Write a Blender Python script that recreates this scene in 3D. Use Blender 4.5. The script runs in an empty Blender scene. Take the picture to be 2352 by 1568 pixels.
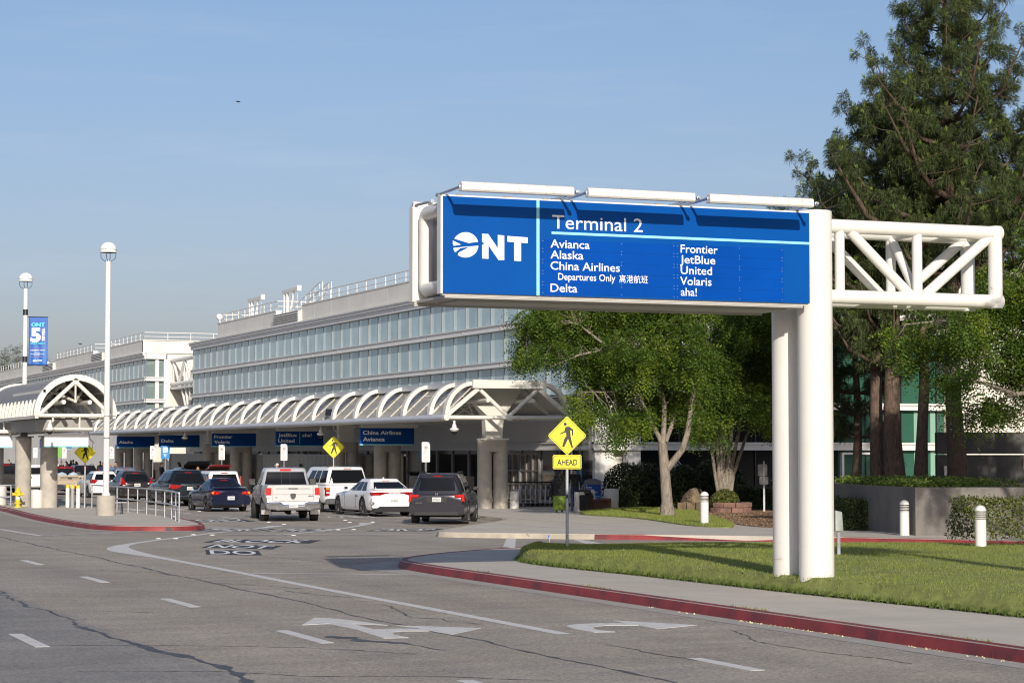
import bpy, bmesh, math, random
import numpy as np
from mathutils import Vector, Matrix
R = math.radians
random.seed(7); rng = np.random.default_rng(7)
S = bpy.context.scene
COL = S.collection
# ---------------------------------------------------------------- camera, sky, sun, exposure
cam = bpy.data.cameras.new('camera'); camo = bpy.data.objects.new('camera', cam); COL.objects.link(camo)
cam.sensor_width = 36; cam.lens = 36 * 5000 / 2352; cam.clip_end = 6000; cam.clip_start = .5
camo.location = (0, 0, 2.45); camo.rotation_euler = (math.pi / 2 + math.atan(257 / 5000), 0, -R(22))
S.camera = camo
SUN_EL, SUN_AZ = R(20.8), R(12.5)
W = bpy.data.worlds.new('World'); S.world = W; W.use_nodes = True
nt = W.node_tree; nt.nodes.clear()
sky = nt.nodes.new('ShaderNodeTexSky'); sky.sky_type = 'NISHITA'; sky.sun_disc = False
sky.sun_elevation = SUN_EL; sky.sun_rotation = math.pi + SUN_AZ
sky.air_density = 1.0; sky.dust_density = 2.2; sky.ozone_density = 2.2; sky.altitude = 300
bg = nt.nodes.new('ShaderNodeBackground'); bg.inputs[1].default_value = .108
wo = nt.nodes.new('ShaderNodeOutputWorld')
# a faint wisp of cirrus, part of the sky itself
tc = nt.nodes.new('ShaderNodeTexCoord'); mp = nt.nodes.new('ShaderNodeMapping'); mp.inputs['Scale'].default_value = (3, 3, 26)
mp.inputs['Rotation'].default_value = (0, R(9), R(22))
nz = nt.nodes.new('ShaderNodeTexNoise'); nz.inputs['Scale'].default_value = 2.2; nz.inputs['Detail'].default_value = 9; nz.inputs['Roughness'].default_value = .62
vr = nt.nodes.new('ShaderNodeValToRGB'); vr.color_ramp.elements[0].position = .52; vr.color_ramp.elements[1].position = .95
vr.color_ramp.elements[1].color = (.22, .22, .22, 1)
mx = nt.nodes.new('ShaderNodeMix'); mx.data_type = 'RGBA'; mx.inputs['B'].default_value = (6.5, 6.8, 7.2, 1)
L = nt.links.new
tint = nt.nodes.new('ShaderNodeMix'); tint.data_type = 'RGBA'; tint.blend_type = 'MULTIPLY'; tint.inputs['Factor'].default_value = 1; sep = nt.nodes.new('ShaderNodeSeparateXYZ'); grd = nt.nodes.new('ShaderNodeValToRGB'); L = nt.links.new
L(tc.outputs['Generated'], sep.inputs[0]); L(sep.outputs[2], grd.inputs[0]); L(grd.outputs[0], tint.inputs['B'])
cr = grd.color_ramp; cr.elements[0].position = .03; cr.elements[0].color = (.95, .85, 1.0, 1); cr.elements[1].position = .21; cr.elements[1].color = (1, .985, 1.06, 1)
e_ = cr.elements.new(.12); e_.color = (.975, .91, 1.01, 1)   # smog-tinted lower sky
L(tc.outputs['Generated'], mp.inputs['Vector']); L(mp.outputs[0], nz.inputs['Vector']); L(nz.outputs[0], vr.inputs[0])
L(vr.outputs[0], mx.inputs['Factor']); L(sky.outputs[0], tint.inputs['A']); L(tint.outputs['Result'], mx.inputs['A']); L(mx.outputs['Result'], bg.inputs[0]); L(bg.outputs[0], wo.inputs[0])
sl = bpy.data.lights.new('sun', 'SUN'); sl.energy = 4.5; sl.angle = R(.53); sl.color = (1, .93, .83)
so = bpy.data.objects.new('sun', sl); COL.objects.link(so); so.location = (0, -40, 60)
so.rotation_euler = Vector((math.sin(SUN_AZ) * math.cos(SUN_EL), math.cos(SUN_AZ) * math.cos(SUN_EL), -math.sin(SUN_EL))).to_track_quat('-Z', 'Y').to_euler()
S.view_settings.view_transform = 'Standard'; S.view_settings.look = 'None'; S.view_settings.exposure = 0.0; S.view_settings.gamma = 1
S.cycles.filter_width = 1.15; S.cycles.max_bounces = 8; S.cycles.transparent_max_bounces = 12

# ---------------------------------------------------------------- materials
MATS = {}
def mat(name, col, rough=.6, metal=0, var=0.0, scale=4.0, col2=None, bump=0, bscale=60, spec=.5, emit=None, estr=0, coat=0, thr=None, island=0, trans=0, detail=5, stretch=None):
    if name in MATS: return MATS[name]
    m = bpy.data.materials.new(name); m.use_nodes = True; MATS[name] = m
    n = m.node_tree.nodes; l = m.node_tree.links.new; b = n['Principled BSDF']
    b.inputs['Roughness'].default_value = rough; b.inputs['Metallic'].default_value = metal
    b.inputs['Specular IOR Level'].default_value = spec; b.inputs['Coat Weight'].default_value = coat
    b.inputs['Coat Roughness'].default_value = .04
    c = (*col, 1); src = None
    if var or col2:
        geo = n.new('ShaderNodeNewGeometry'); t = n.new('ShaderNodeTexNoise'); t.inputs['Scale'].default_value = scale; t.inputs['Detail'].default_value = detail
        t.inputs['Roughness'].default_value = .6
        if stretch:
            mpn = n.new('ShaderNodeMapping'); mpn.inputs['Scale'].default_value = stretch; l(geo.outputs['Position'], mpn.inputs[0]); l(mpn.outputs[0], t.inputs['Vector'])
        else: l(geo.outputs['Position'], t.inputs['Vector'])
        r = n.new('ShaderNodeValToRGB'); a0, a1 = thr or (.3, .7)
        r.color_ramp.elements[0].position = a0; r.color_ramp.elements[1].position = a1
        if col2: ca, cb = c, (*col2, 1)
        else: ca = tuple(min(1, x * (1 - var)) for x in col) + (1,); cb = tuple(min(1, x * (1 + var)) for x in col) + (1,)
        r.color_ramp.elements[0].color = ca; r.color_ramp.elements[1].color = cb
        l(t.outputs[0], r.inputs[0]); src = r.outputs[0]
    if island:
        geo = n.new('ShaderNodeNewGeometry'); h = n.new('ShaderNodeHueSaturation')
        mr = n.new('ShaderNodeMapRange'); mr.inputs['To Min'].default_value = 1 - island; mr.inputs['To Max'].default_value = 1 + island
        l(geo.outputs['Random Per Island'], mr.inputs[0]); l(mr.outputs[0], h.inputs['Value'])
        mr2 = n.new('ShaderNodeMapRange'); mr2.inputs['To Min'].default_value = .485; mr2.inputs['To Max'].default_value = .512
        mm = n.new('ShaderNodeMath'); mm.operation = 'FRACT'; mu = n.new('ShaderNodeMath'); mu.operation = 'MULTIPLY'; mu.inputs[1].default_value = 17.3
        l(geo.outputs['Random Per Island'], mu.inputs[0]); l(mu.outputs[0], mm.inputs[0]); l(mm.outputs[0], mr2.inputs[0]); l(mr2.outputs[0], h.inputs['Hue'])
        if src: l(src, h.inputs['Color'])
        else: h.inputs['Color'].default_value = c
        src = h.outputs[0]
    if src: l(src, b.inputs['Base Color'])
    else: b.inputs['Base Color'].default_value = c
    if bump:
        geo = n.new('ShaderNodeNewGeometry'); t = n.new('ShaderNodeTexNoise'); t.inputs['Scale'].default_value = bscale; t.inputs['Detail'].default_value = 4
        l(geo.outputs['Position'], t.inputs['Vector']); bp = n.new('ShaderNodeBump'); bp.inputs['Strength'].default_value = bump; bp.inputs['Distance'].default_value = .02
        l(t.outputs[0], bp.inputs['Height']); l(bp.outputs[0], b.inputs['Normal'])
    if emit: b.inputs['Emission Color'].default_value = (*emit, 1); b.inputs['Emission Strength'].default_value = estr
    if trans:
        tr = n.new('ShaderNodeBsdfTranslucent'); ms = n.new('ShaderNodeMixShader'); ms.inputs[0].default_value = trans
        if src: l(src, tr.inputs[0])
        else: tr.inputs[0].default_value = c
        l(b.outputs[0], ms.inputs[1]); l(tr.outputs[0], ms.inputs[2]); l(ms.outputs[0], n['Material Output'].inputs[0])
    return m
def glass(name, tint, alpha, rough=.02, spec=.6):
    """thin tinted glass: mirror reflection over see-through tint"""
    if name in MATS: return MATS[name]
    m = bpy.data.materials.new(name); m.use_nodes = True; MATS[name] = m
    n = m.node_tree.nodes; l = m.node_tree.links.new; b = n['Principled BSDF']
    b.inputs['Base Color'].default_value = (*tint, 1); b.inputs['Roughness'].default_value = rough; b.inputs['Specular IOR Level'].default_value = spec
    t = n.new('ShaderNodeBsdfTransparent'); t.inputs[0].default_value = (min(1, tint[0] * 3 + .2), min(1, tint[1] * 3 + .2), min(1, tint[2] * 3 + .2), 1)
    fr = n.new('ShaderNodeFresnel'); fr.inputs[0].default_value = 1.5
    mr = n.new('ShaderNodeMapRange'); mr.inputs['To Min'].default_value = alpha; mr.inputs['To Max'].default_value = 1
    ms = n.new('ShaderNodeMixShader'); l(fr.outputs[0], mr.inputs[0]); l(mr.outputs[0], ms.inputs[0]); l(t.outputs[0], ms.inputs[1]); l(b.outputs[0], ms.inputs[2]); l(ms.outputs[0], n['Material Output'].inputs[0])
    return m
WHITE = mat('white_paint', (.72, .70, .66), .38, var=.05, scale=3, bump=.03, bscale=9)
def weathered_white():
    m = mat('weathered_white_paint', (.74, .715, .66), .34, var=.035, scale=1.2, bump=.04, bscale=6)
    n = m.node_tree.nodes; l = m.node_tree.links.new; b = n['Principled BSDF']; src = b.inputs['Base Color'].links[0].from_socket
    geo = n.new('ShaderNodeNewGeometry'); t = n.new('ShaderNodeTexNoise'); t.inputs['Scale'].default_value = 2.1; t.inputs['Detail'].default_value = 10; t.inputs['Roughness'].default_value = .7
    l(geo.outputs['Position'], t.inputs['Vector']); r = n.new('ShaderNodeValToRGB'); r.color_ramp.elements[0].position = .665; r.color_ramp.elements[1].position = .75
    l(t.outputs[0], r.inputs[0]); mxx = n.new('ShaderNodeMix'); mxx.data_type = 'RGBA'; mxx.inputs['B'].default_value = (.33, .16, .07, 1)
    l(r.outputs[0], mxx.inputs['Factor']); l(src, mxx.inputs['A'])
    # scuffs low on the posts and rust runs under the top rims
    sx = n.new('ShaderNodeSeparateXYZ'); l(geo.outputs['Position'], sx.inputs[0]); prev = mxx.outputs['Result']
    for (z0, z1, st, p0, p1, col) in ((1.15, .35, (2.2, 2.2, 14), .60, .70, (.40, .27, .16, 1)), (6.0, 6.5, (16, 16, 1.2), .56, .72, (.52, .30, .15, 1))):
        mp_ = n.new('ShaderNodeMapping'); mp_.inputs['Scale'].default_value = st; l(geo.outputs['Position'], mp_.inputs[0]); t2 = n.new('ShaderNodeTexNoise'); t2.inputs['Scale'].default_value = 1.0; t2.inputs['Detail'].default_value = 8; t2.inputs['Roughness'].default_value = .75; l(mp_.outputs[0], t2.inputs['Vector'])
        r2 = n.new('ShaderNodeValToRGB'); r2.color_ramp.elements[0].position = p0; r2.color_ramp.elements[1].position = p1; l(t2.outputs[0], r2.inputs[0]); zr = n.new('ShaderNodeMapRange'); zr.inputs['From Min'].default_value = z0; zr.inputs['From Max'].default_value = z1; l(sx.outputs[2], zr.inputs[0])
        mm = n.new('ShaderNodeMath'); mm.operation = 'MULTIPLY'; l(r2.outputs[0], mm.inputs[0]); l(zr.outputs[0], mm.inputs[1]); m3 = n.new('ShaderNodeMix'); m3.data_type = 'RGBA'; m3.inputs['B'].default_value = col; l(mm.outputs[0], m3.inputs['Factor']); l(prev, m3.inputs['A']); prev = m3.outputs['Result']
    l(prev, b.inputs['Base Color']); return m
SIGNWHITE = weathered_white()
CREAM = mat('cream_panel', (.66, .63, .56), .6, var=.05, scale=.8, bump=.02)
PANEL = mat('grey_cream_panel', (.74, .71, .65), .65, var=.05, scale=.6)
BAND = mat('spandrel_paint', (.74, .72, .69), .5, var=.04, scale=.7)
CANWHITE = mat('canopy_cream_paint', (.70, .67, .59), .45, var=.05, scale=1.5)
GUTTER = mat('gutter_grey_paint', (.52, .53, .55), .42, var=.05, scale=1)
ROOFGREY = mat('shelter_roof_metal', (.20, .195, .19), .5, .2, var=.12, scale=2)
CONC = mat('concrete', (.40, .36, .30), .85, var=.14, scale=1.6, bump=.15, bscale=40, detail=9)
CONC2 = mat('column_concrete', (.42, .385, .325), .85, var=.16, scale=3.0, bump=.2, bscale=40, detail=9)
WALLCONC = mat('retaining_wall_concrete', (.165, .150, .132), .85, var=.2, scale=1.3, bump=.15, bscale=30, detail=9)
PAVE = mat('pavement_concrete', (.50, .452, .385), .9, var=.10, scale=.9, bump=.1, bscale=60, detail=10)
GUTPAN = mat('gutter_pan_concrete', (.36, .335, .30), .9, var=.12, scale=2.2, detail=10)
STEEL = mat('galvanised_steel', (.55, .56, .57), .4, .75, var=.08, scale=8)
POSTGREY = mat('grey_post_paint', (.42, .43, .45), .5, .3)
DARKMETAL = mat('dark_metal', (.05, .05, .055), .45, .6)
BLACK = mat('black_plastic', (.012, .012, .013), .5)
TYRE = mat('tyre_rubber', (.018, .018, .018), .8)
CHROME = mat('chrome', (.75, .75, .76), .08, 1)
ALLOY = mat('alloy_rim', (.38, .38, .40), .3, .9)
DARKALLOY = mat('dark_alloy_rim', (.10, .10, .11), .35, .8)
RED_L = mat('red_lens', (.30, .007, .008), .12, coat=.6, emit=(1, .02, .01), estr=.02)
RED_ON = mat('red_lamp_lit', (.42, .012, .010), .2, emit=(1, .03, .015), estr=.30)
AMBER = mat('amber_lens', (.75, .22, .02), .15, coat=.5, emit=(1, .3, .02), estr=.12)
CLEARL = mat('clear_lens', (.6, .58, .58), .1, coat=.6)
CARGLASS = mat('car_tinted_glass', (.008, .009, .011), .04, spec=.28)
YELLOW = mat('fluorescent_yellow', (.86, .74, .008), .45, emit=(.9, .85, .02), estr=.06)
YELLOWP = mat('yellow_paint', (.82, .52, .02), .5, var=.06)
SIGNBLUE = mat('sign_blue', (.0005, .072, .315), .4, var=.05, scale=1.5, spec=.12)
STRIPBLUE = mat('sign_strip_blue', (.0005, .060, .325), .3, var=.12, scale=.9, spec=.12)
HANGBLUE = mat('hanging_sign_blue', (.002, .06, .26), .4, spec=.2)
CYAN = mat('cyan_stripe', (.28, .70, .76), .4)
SIGNTXT = mat('sign_lettering_white', (.82, .82, .82), .5)
REDKERB = mat('red_kerb_paint', (.255, .034, .034), .6, col2=(.125, .026, .030), scale=1.7, thr=(.42, .66), bump=.1, bscale=20, detail=9)
KERBC = mat('kerb_concrete', (.42, .37, .29), .9, var=.25, scale=1.4, detail=9)
ROADW = mat('road_white_paint', (.62, .605, .58), .8, col2=(.40, .385, .36), scale=5, thr=(.52, .74), detail=12)
ROADB = mat('road_black_paint', (.036, .038, .047), .8, var=.5, scale=5, detail=9)
TAR = mat('tar_seal', (.075, .072, .072), .6, var=.45, scale=3)
BARK = mat('grey_bark', (.225, .19, .15), .9, var=.5, scale=6, bump=.6, bscale=14, detail=9, stretch=(3, 3, .6))
PBARK = mat('pine_bark', (.115, .078, .055), .95, var=.5, scale=5, bump=.9, bscale=9, detail=9, stretch=(3, 3, .8))
def leafmat(name, col, tr=.25, isl=.3, **k): return mat(name, col, .5, island=isl, trans=tr, spec=.3, **k)
LEAF = leafmat('locust_leaf', (.088, .155, .022), .42, .38)
LEAF2 = leafmat('locust_leaf_light', (.19, .265, .032), .45, .3)
NEEDLE = leafmat('pine_needle', (.060, .082, .026), .15, .40)
CANDLE = leafmat('pine_candle', (.17, .24, .045), .25, .25)
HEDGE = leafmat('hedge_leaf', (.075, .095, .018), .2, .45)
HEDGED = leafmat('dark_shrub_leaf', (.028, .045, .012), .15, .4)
GRASSB = leafmat('grass_blade', (.235, .29, .062), .40, .28, col2=(.33, .335, .09), scale=.7, thr=(.42, .72), detail=7)
TURF = mat('turf_ground', (.20, .225, .055), .95, var=.35, scale=2.5, detail=9)
MULCH = mat('bark_mulch', (.20, .125, .075), .95, var=.4, scale=7, bump=.5, bscale=40, detail=10)

def asphalt():
    m = bpy.data.materials.new('asphalt'); m.use_nodes = True; MATS['asphalt'] = m
    n = m.node_tree.nodes; l = m.node_tree.links.new; b = n['Principled BSDF']; b.inputs['Roughness'].default_value = .88; b.inputs['Specular IOR Level'].default_value = .3
    g = n.new('ShaderNodeNewGeometry'); pos = g.outputs['Position']
    def noise(sc, de=6, ro=.6, st=None):
        t = n.new('ShaderNodeTexNoise'); t.inputs['Scale'].default_value = sc; t.inputs['Detail'].default_value = de; t.inputs['Roughness'].default_value = ro
        if st:
            mm = n.new('ShaderNodeMapping'); mm.inputs['Scale'].default_value = st; l(pos, mm.inputs[0]); l(mm.outputs[0], t.inputs['Vector'])
        else: l(pos, t.inputs['Vector'])
        return t.outputs[0]
    def ramp(v, p0, p1, c0, c1):
        r = n.new('ShaderNodeValToRGB'); r.color_ramp.elements[0].position = p0; r.color_ramp.elements[1].position = p1
        r.color_ramp.elements[0].color = (*c0, 1); r.color_ramp.elements[1].color = (*c1, 1); l(v, r.inputs[0]); return r.outputs[0]
    def mix(f, a, bb, mode='MIX'):
        x = n.new('ShaderNodeMix'); x.data_type = 'RGBA'; x.blend_type = mode
        if isinstance(f, float): x.inputs['Factor'].default_value = f
        else: l(f, x.inputs['Factor'])
        l(a, x.inputs['A']); l(bb, x.inputs['B']); return x.outputs['Result']
    base = ramp(noise(.35, 8), .35, .65, (.335, .294, .245), (.395, .352, .300))
    old = ramp(noise(.5, 8), .3, .7, (.245, .233, .217), (.295, .282, .263))
    sx = n.new('ShaderNodeSeparateXYZ'); l(pos, sx.inputs[0])
    # older, bluer paving: left of the seam at x = 6 and a worn apron beside the kerb
    ad = n.new('ShaderNodeMath'); ad.operation = 'MULTIPLY_ADD'; l(noise(.6, 7), ad.inputs[0]); ad.inputs[1].default_value = .9; l(sx.outputs[0], ad.inputs[2])
    f1 = n.new('ShaderNodeMapRange'); f1.inputs['From Min'].default_value = 6.5; f1.inputs['From Max'].default_value = 6.75; f1.inputs['To Min'].default_value = 1; f1.inputs['To Max'].default_value = 0; l(ad.outputs[0], f1.inputs[0])
    c = mix(f1.outputs[0], base, old)
    # long wheel-track wear bands along the lanes
    c = mix(.8, c, ramp(noise(1.0, 5, .5, (.9, .03, 1)), .3, .7, (.84, .85, .87), (1.10, 1.09, 1.07)), 'MULTIPLY')
    c = mix(1.0, c, ramp(noise(.9, 6, .6, (.35, 1.6, 1)), .40, .62, (.88, .89, .91), (1.03, 1.03, 1.02)), 'MULTIPLY')
    # stone speckle
    v = n.new('ShaderNodeTexVoronoi'); v.inputs['Scale'].default_value = 38; l(pos, v.inputs['Vector'])
    c = mix(.85, c, ramp(v.outputs['Color'], .0, 1., (.62, .63, .66), (1.40, 1.37, 1.32)), 'MULTIPLY')
    c = mix(.7, c, ramp(noise(14, 3, .7), .3, .7, (.70, .70, .72), (1.30, 1.29, 1.27)), 'MULTIPLY')
    l(c, b.inputs['Base Color'])
    bp = n.new('ShaderNodeBump'); bp.inputs['Strength'].default_value = .5; bp.inputs['Distance'].default_value = .015; l(noise(55, 3, .7), bp.inputs['Height']); l(bp.outputs[0], b.inputs['Normal'])
    return m
ASPHALT = asphalt()

# ---------------------------------------------------------------- mesh helpers
def tag(o, label=None, cat=None, group=None, kind=None):
    if label: o['label'] = label
    if cat: o['category'] = cat
    if group: o['group'] = group
    if kind: o['kind'] = kind
    return o
def thing(name, label, cat, loc=(0, 0, 0), rot=0, group=None):
    o = bpy.data.objects.new(name, None); COL.objects.link(o); o.empty_display_size = .2
    o.location = loc; o.rotation_euler = (0, 0, R(rot)); return tag(o, label, cat, group)
def frame(d):
    d = d.normalized(); u = Vector((0, 0, 1)) if abs(d.z) < .9 else Vector((1, 0, 0)); a = d.cross(u).normalized(); return a, d.cross(a).normalized()
class MB:
    def __init__(s): s.v = []; s.f = []; s.m = []
    def add(s, vs, fs, mi=0):
        k = len(s.v); s.v += [tuple(p) for p in vs]; s.f += [tuple(i + k for i in f) for f in fs]; s.m += [mi] * len(fs); return s
    def box(s, x0, x1, y0, y1, z0, z1, mi=0):
        return s.add([(x0, y0, z0), (x1, y0, z0), (x1, y1, z0), (x0, y1, z0), (x0, y0, z1), (x1, y0, z1), (x1, y1, z1), (x0, y1, z1)],
                     [(0, 3, 2, 1), (4, 5, 6, 7), (0, 1, 5, 4), (1, 2, 6, 5), (2, 3, 7, 6), (3, 0, 4, 7)], mi)
    def hexa(s, p, mi=0):
        return s.add(p, [(0, 3, 2, 1), (4, 5, 6, 7), (0, 1, 5, 4), (1, 2, 6, 5), (2, 3, 7, 6), (3, 0, 4, 7)], mi)
    def beam(s, a, b, w, h, mi=0, up=(0, 0, 1)):
        a, b = Vector(a), Vector(b); d = (b - a).normalized(); up = (0, 1, 0) if abs(d.z) > .99 else up; x = d.cross(Vector(up)).normalized() * (w / 2); y = x.cross(d).normalized() * (h / 2)
        return s.hexa([a - x - y, a + x - y, b + x - y, b - x - y, a - x + y, a + x + y, b + x + y, b - x + y], mi)
    def tube(s, pts, r, n=10, mi=0, caps=True):
        pts = [Vector(p) for p in pts]; N = len(pts); rr = r if isinstance(r, (list, tuple)) else [r] * N
        k = len(s.v); a = None
        for i, p in enumerate(pts):
            d = (pts[min(i + 1, N - 1)] - pts[max(i - 1, 0)])
            if d.length < 1e-9: d = Vector((0, 0, 1))
            d.normalize()
            if a is None: a, b = frame(d)
            else:
                a = (a - d * a.dot(d))
                a = a.normalized() if a.length > 1e-6 else frame(d)[0]
                b = d.cross(a)
            for j in range(n):
                t = 2 * math.pi * j / n; s.v.append(tuple(p + (a * math.cos(t) + b * math.sin(t)) * rr[i]))
        for i in range(N - 1):
            for j in range(n):
                s.f.append((k + i * n + j, k + i * n + (j + 1) % n, k + (i + 1) * n + (j + 1) % n, k + (i + 1) * n + j)); s.m.append(mi)
        if caps:
            s.f.append(tuple(k + j for j in range(n))[::-1]); s.f.append(tuple(k + (N - 1) * n + j for j in range(n))); s.m += [mi, mi]
        return s
    def cyl(s, a, b, r0, r1=None, n=20, mi=0): return s.tube([a, b], [r0, r0 if r1 is None else r1], n, mi)
    def lathe(s, prof, c=(0, 0, 0), n=24, mi=0, axis='z'):
        k = len(s.v); P = len(prof)
        for (r, h) in prof:
            for j in range(n):
                t = 2 * math.pi * j / n; x, y = r * math.cos(t), r * math.sin(t)
                q = (x, y, h) if axis == 'z' else (h, x, y) if axis == 'x' else (y, h, x)
                s.v.append((q[0] + c[0], q[1] + c[1], q[2] + c[2]))
        for i in range(P - 1):
            for j in range(n):
                s.f.append((k + i * n + j, k + i * n + (j + 1) % n, k + (i + 1) * n + (j + 1) % n, k + (i + 1) * n + j)); s.m.append(mi)
        if prof[0][0] > 1e-5: s.f.append(tuple(k + j for j in range(n))[::-1]); s.m.append(mi)
        if prof[-1][0] > 1e-5: s.f.append(tuple(k + (P - 1) * n + j for j in range(n))); s.m.append(mi)
        return s
    def prism(s, poly, d0, d1, plane='xy', mi=0):
        n = len(poly)
        q = {'xy': lambda a, b, d: (a, b, d), 'xz': lambda a, b, d: (a, d, b), 'yz': lambda a, b, d: (d, a, b)}[plane]
        vs = [q(a, b, d0) for a, b in poly] + [q(a, b, d1) for a, b in poly]
        return s.add(vs, [tuple(range(n))[::-1], tuple(range(n, 2 * n))] + [(i, (i + 1) % n, n + (i + 1) % n, n + i) for i in range(n)], mi)
    def build(s, name, mats, parent=None, bevel=0, ang=38, world=True, kind=None, segs=2, loc=None):
        me = bpy.data.meshes.new(name); off = Vector((0, 0, 0))
        if parent is not None and world:
            p = parent; 
            while p is not None: off += Vector(p.location); p = p.parent
        if loc is not None: off += Vector(loc)
        vs = s.v if off.length == 0 else [(a - off.x, b - off.y, c - off.z) for a, b, c in s.v]
        me.from_pydata(vs, [], s.f); me.update()
        for m_ in (mats if isinstance(mats, (list, tuple)) else [mats]): me.materials.append(m_)
        if max(s.m, default=0) > 0: me.polygons.foreach_set('material_index', s.m)
        bm = bmesh.new(); bm.from_mesh(me); bmesh.ops.recalc_face_normals(bm, faces=bm.faces); bm.to_mesh(me); bm.free()
        me.polygons.foreach_set('use_smooth', [True] * len(me.polygons)); me.set_sharp_from_angle(angle=R(ang))
        o = bpy.data.objects.new(name, me); COL.objects.link(o)
        if parent is not None: o.parent = parent
        if loc is not None: o.location = loc
        if bevel:
            bv = o.modifiers.new('bevel', 'BEVEL'); bv.width = bevel; bv.segments = segs; bv.limit_method = 'ANGLE'; bv.angle_limit = R(40)
        if kind: o['kind'] = kind
        return o
def npmesh(name, V, F, mats, mi=None, parent=None, smooth=False, off=(0, 0, 0)):
    me = bpy.data.meshes.new(name); V = np.asarray(V, np.float32) - np.asarray(off, np.float32); F = np.asarray(F, np.int32); k = F.shape[1]
    me.vertices.add(len(V)); me.vertices.foreach_set('co', V.ravel()); me.loops.add(F.size); me.loops.foreach_set('vertex_index', F.ravel())
    me.polygons.add(len(F)); me.polygons.foreach_set('loop_start', np.arange(0, F.size, k, dtype=np.int32))
    for m_ in mats: me.materials.append(m_)
    if mi is not None: me.polygons.foreach_set('material_index', np.asarray(mi, np.int32))
    me.polygons.foreach_set('use_smooth', np.full(len(F), smooth)); me.update(calc_edges=True)
    o = bpy.data.objects.new(name, me); COL.objects.link(o)
    if parent is not None: o.parent = parent
    return o
def copy_tree(o, parent=None):
    c = o.copy(); COL.objects.link(c); c.parent = parent
    for ch in list(o.children): copy_tree(ch, c)
    return c
_TC = {}
def text_data(body, bold=0.0, space=1.0, line=1.0, align='LEFT'):
    key = (body, bold, space, line, align)
    if key in _TC: return _TC[key]
    cu = bpy.data.curves.new('lettering', 'FONT'); cu.body = body; cu.size = 1; cu.offset = bold; cu.space_character = space; cu.space_line = line; cu.align_x = align; cu.resolution_u = 3
    ob = bpy.data.objects.new('lettering_source', cu); COL.objects.link(ob)
    me = bpy.data.meshes.new_from_object(ob.evaluated_get(bpy.context.evaluated_depsgraph_get()))
    vs = [tuple(v.co) for v in me.vertices]; fs = [tuple(p.vertices) for p in me.polygons]
    bpy.data.objects.remove(ob); bpy.data.curves.remove(cu); bpy.data.meshes.remove(me)
    _TC[key] = (vs, fs); return vs, fs
CAP = .729  # cap height of the built-in face
def put_text(mb, body, o, e1, e2, cap=None, width=None, bold=0.0, space=1.0, line=1.0, align='LEFT', mi=0):
    """lay lettering in the plane o + u e1 + v e2; cap = height of a capital, width = squeeze to that width"""
    vs, fs = text_data(body, bold, space, line, align)
    o, e1, e2 = Vector(o), Vector(e1), Vector(e2); k = (cap or 1) / CAP; xs = [v[0] for v in vs]
    kx = k if width is None else width / max(1e-6, max(xs) - min(xs)); x0 = 0 if width is None else min(xs)
    mb.add([o + e1 * ((v[0] - x0) * kx) + e2 * (v[1] * k) for v in vs], fs, mi)

# ================================================================ SETTING
def chaikin(p, n=2, closed=False):
    for _ in range(n):
        q = []
        m = len(p)
        for i in range(m if closed else m - 1):
            a, b = p[i], p[(i + 1) % m]
            q += [(.75 * a[0] + .25 * b[0], .75 * a[1] + .25 * b[1]), (.25 * a[0] + .75 * b[0], .25 * a[1] + .75 * b[1])]
        p = q if closed else [p[0]] + q + [p[-1]]
    return p
def resample(p, step):
    out = [p[0]]
    for a, b in zip(p[:-1], p[1:]):
        d = math.hypot(b[0] - a[0], b[1] - a[1]); n = max(1, int(d / step))
        out += [(a[0] + (b[0] - a[0]) * i / n, a[1] + (b[1] - a[1]) * i / n) for i in range(1, n + 1)]
    return out
def normals(p, closed=False):
    N = []
    for i in range(len(p)):
        a = p[(i - 1) % len(p)] if closed else p[max(i - 1, 0)]; b = p[(i + 1) % len(p)] if closed else p[min(i + 1, len(p) - 1)]
        dx, dy = b[0] - a[0], b[1] - a[1]; d = math.hypot(dx, dy) or 1; N.append((dy / d, -dx / d))
    return N
def strip(mb, p, w0, w1, z, mi=0, closed=False):
    """flat ribbon along p between offsets w0 and w1 (numbers or lists) to the right of travel"""
    N = normals(p, closed); n = len(p); g = lambda w, i: w[i] if isinstance(w, list) else w
    vs = [(p[i][0] + N[i][0] * g(w0, i), p[i][1] + N[i][1] * g(w0, i), z) for i in range(n)] + [(p[i][0] + N[i][0] * g(w1, i), p[i][1] + N[i][1] * g(w1, i), z) for i in range(n)]
    mb.add(vs, [(i, (i + 1) % n, n + (i + 1) % n, n + i) for i in range(n if closed else n - 1)], mi)
def struct(o, label=None): o['kind'] = 'structure'; 
def kerb(name, p, sections, outw=.012, inw=.16, h=.165, ramp=None):
    """real kerb: battered face and rounded top; sections = [(i0,i1,material)]; outside is on the right of travel"""
    N = normals(p); obs = []
    for (i0, i1, m) in sections:
        b = MB(); prof = [(outw + .035, -.02), (outw + .03, .02), (outw, h - .03), (outw - .02, h - .006), (outw - .05, h), (-inw, h), (-inw, -.02)]
        pts = p[i0:i1 + 1]; nn = N[i0:i1 + 1]; k = len(prof)
        hs = [1 if ramp is None else ramp(q) for q in pts]
        vs = [(q[0] + u[0] * a, q[1] + u[1] * a, z * hh) for q, u, hh in zip(pts, nn, hs) for a, z in prof]
        fs = [(i * k + j, i * k + j + 1, (i + 1) * k + j + 1, (i + 1) * k + j) for i in range(len(pts) - 1) for j in range(k - 1)]
        fs += [tuple(range(k))[::-1], tuple((len(pts) - 1) * k + j for j in range(k))]
        b.add(vs, fs); o = b.build(name, m, ang=50); o['kind'] = 'structure'; obs.append(o)
    return obs
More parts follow.
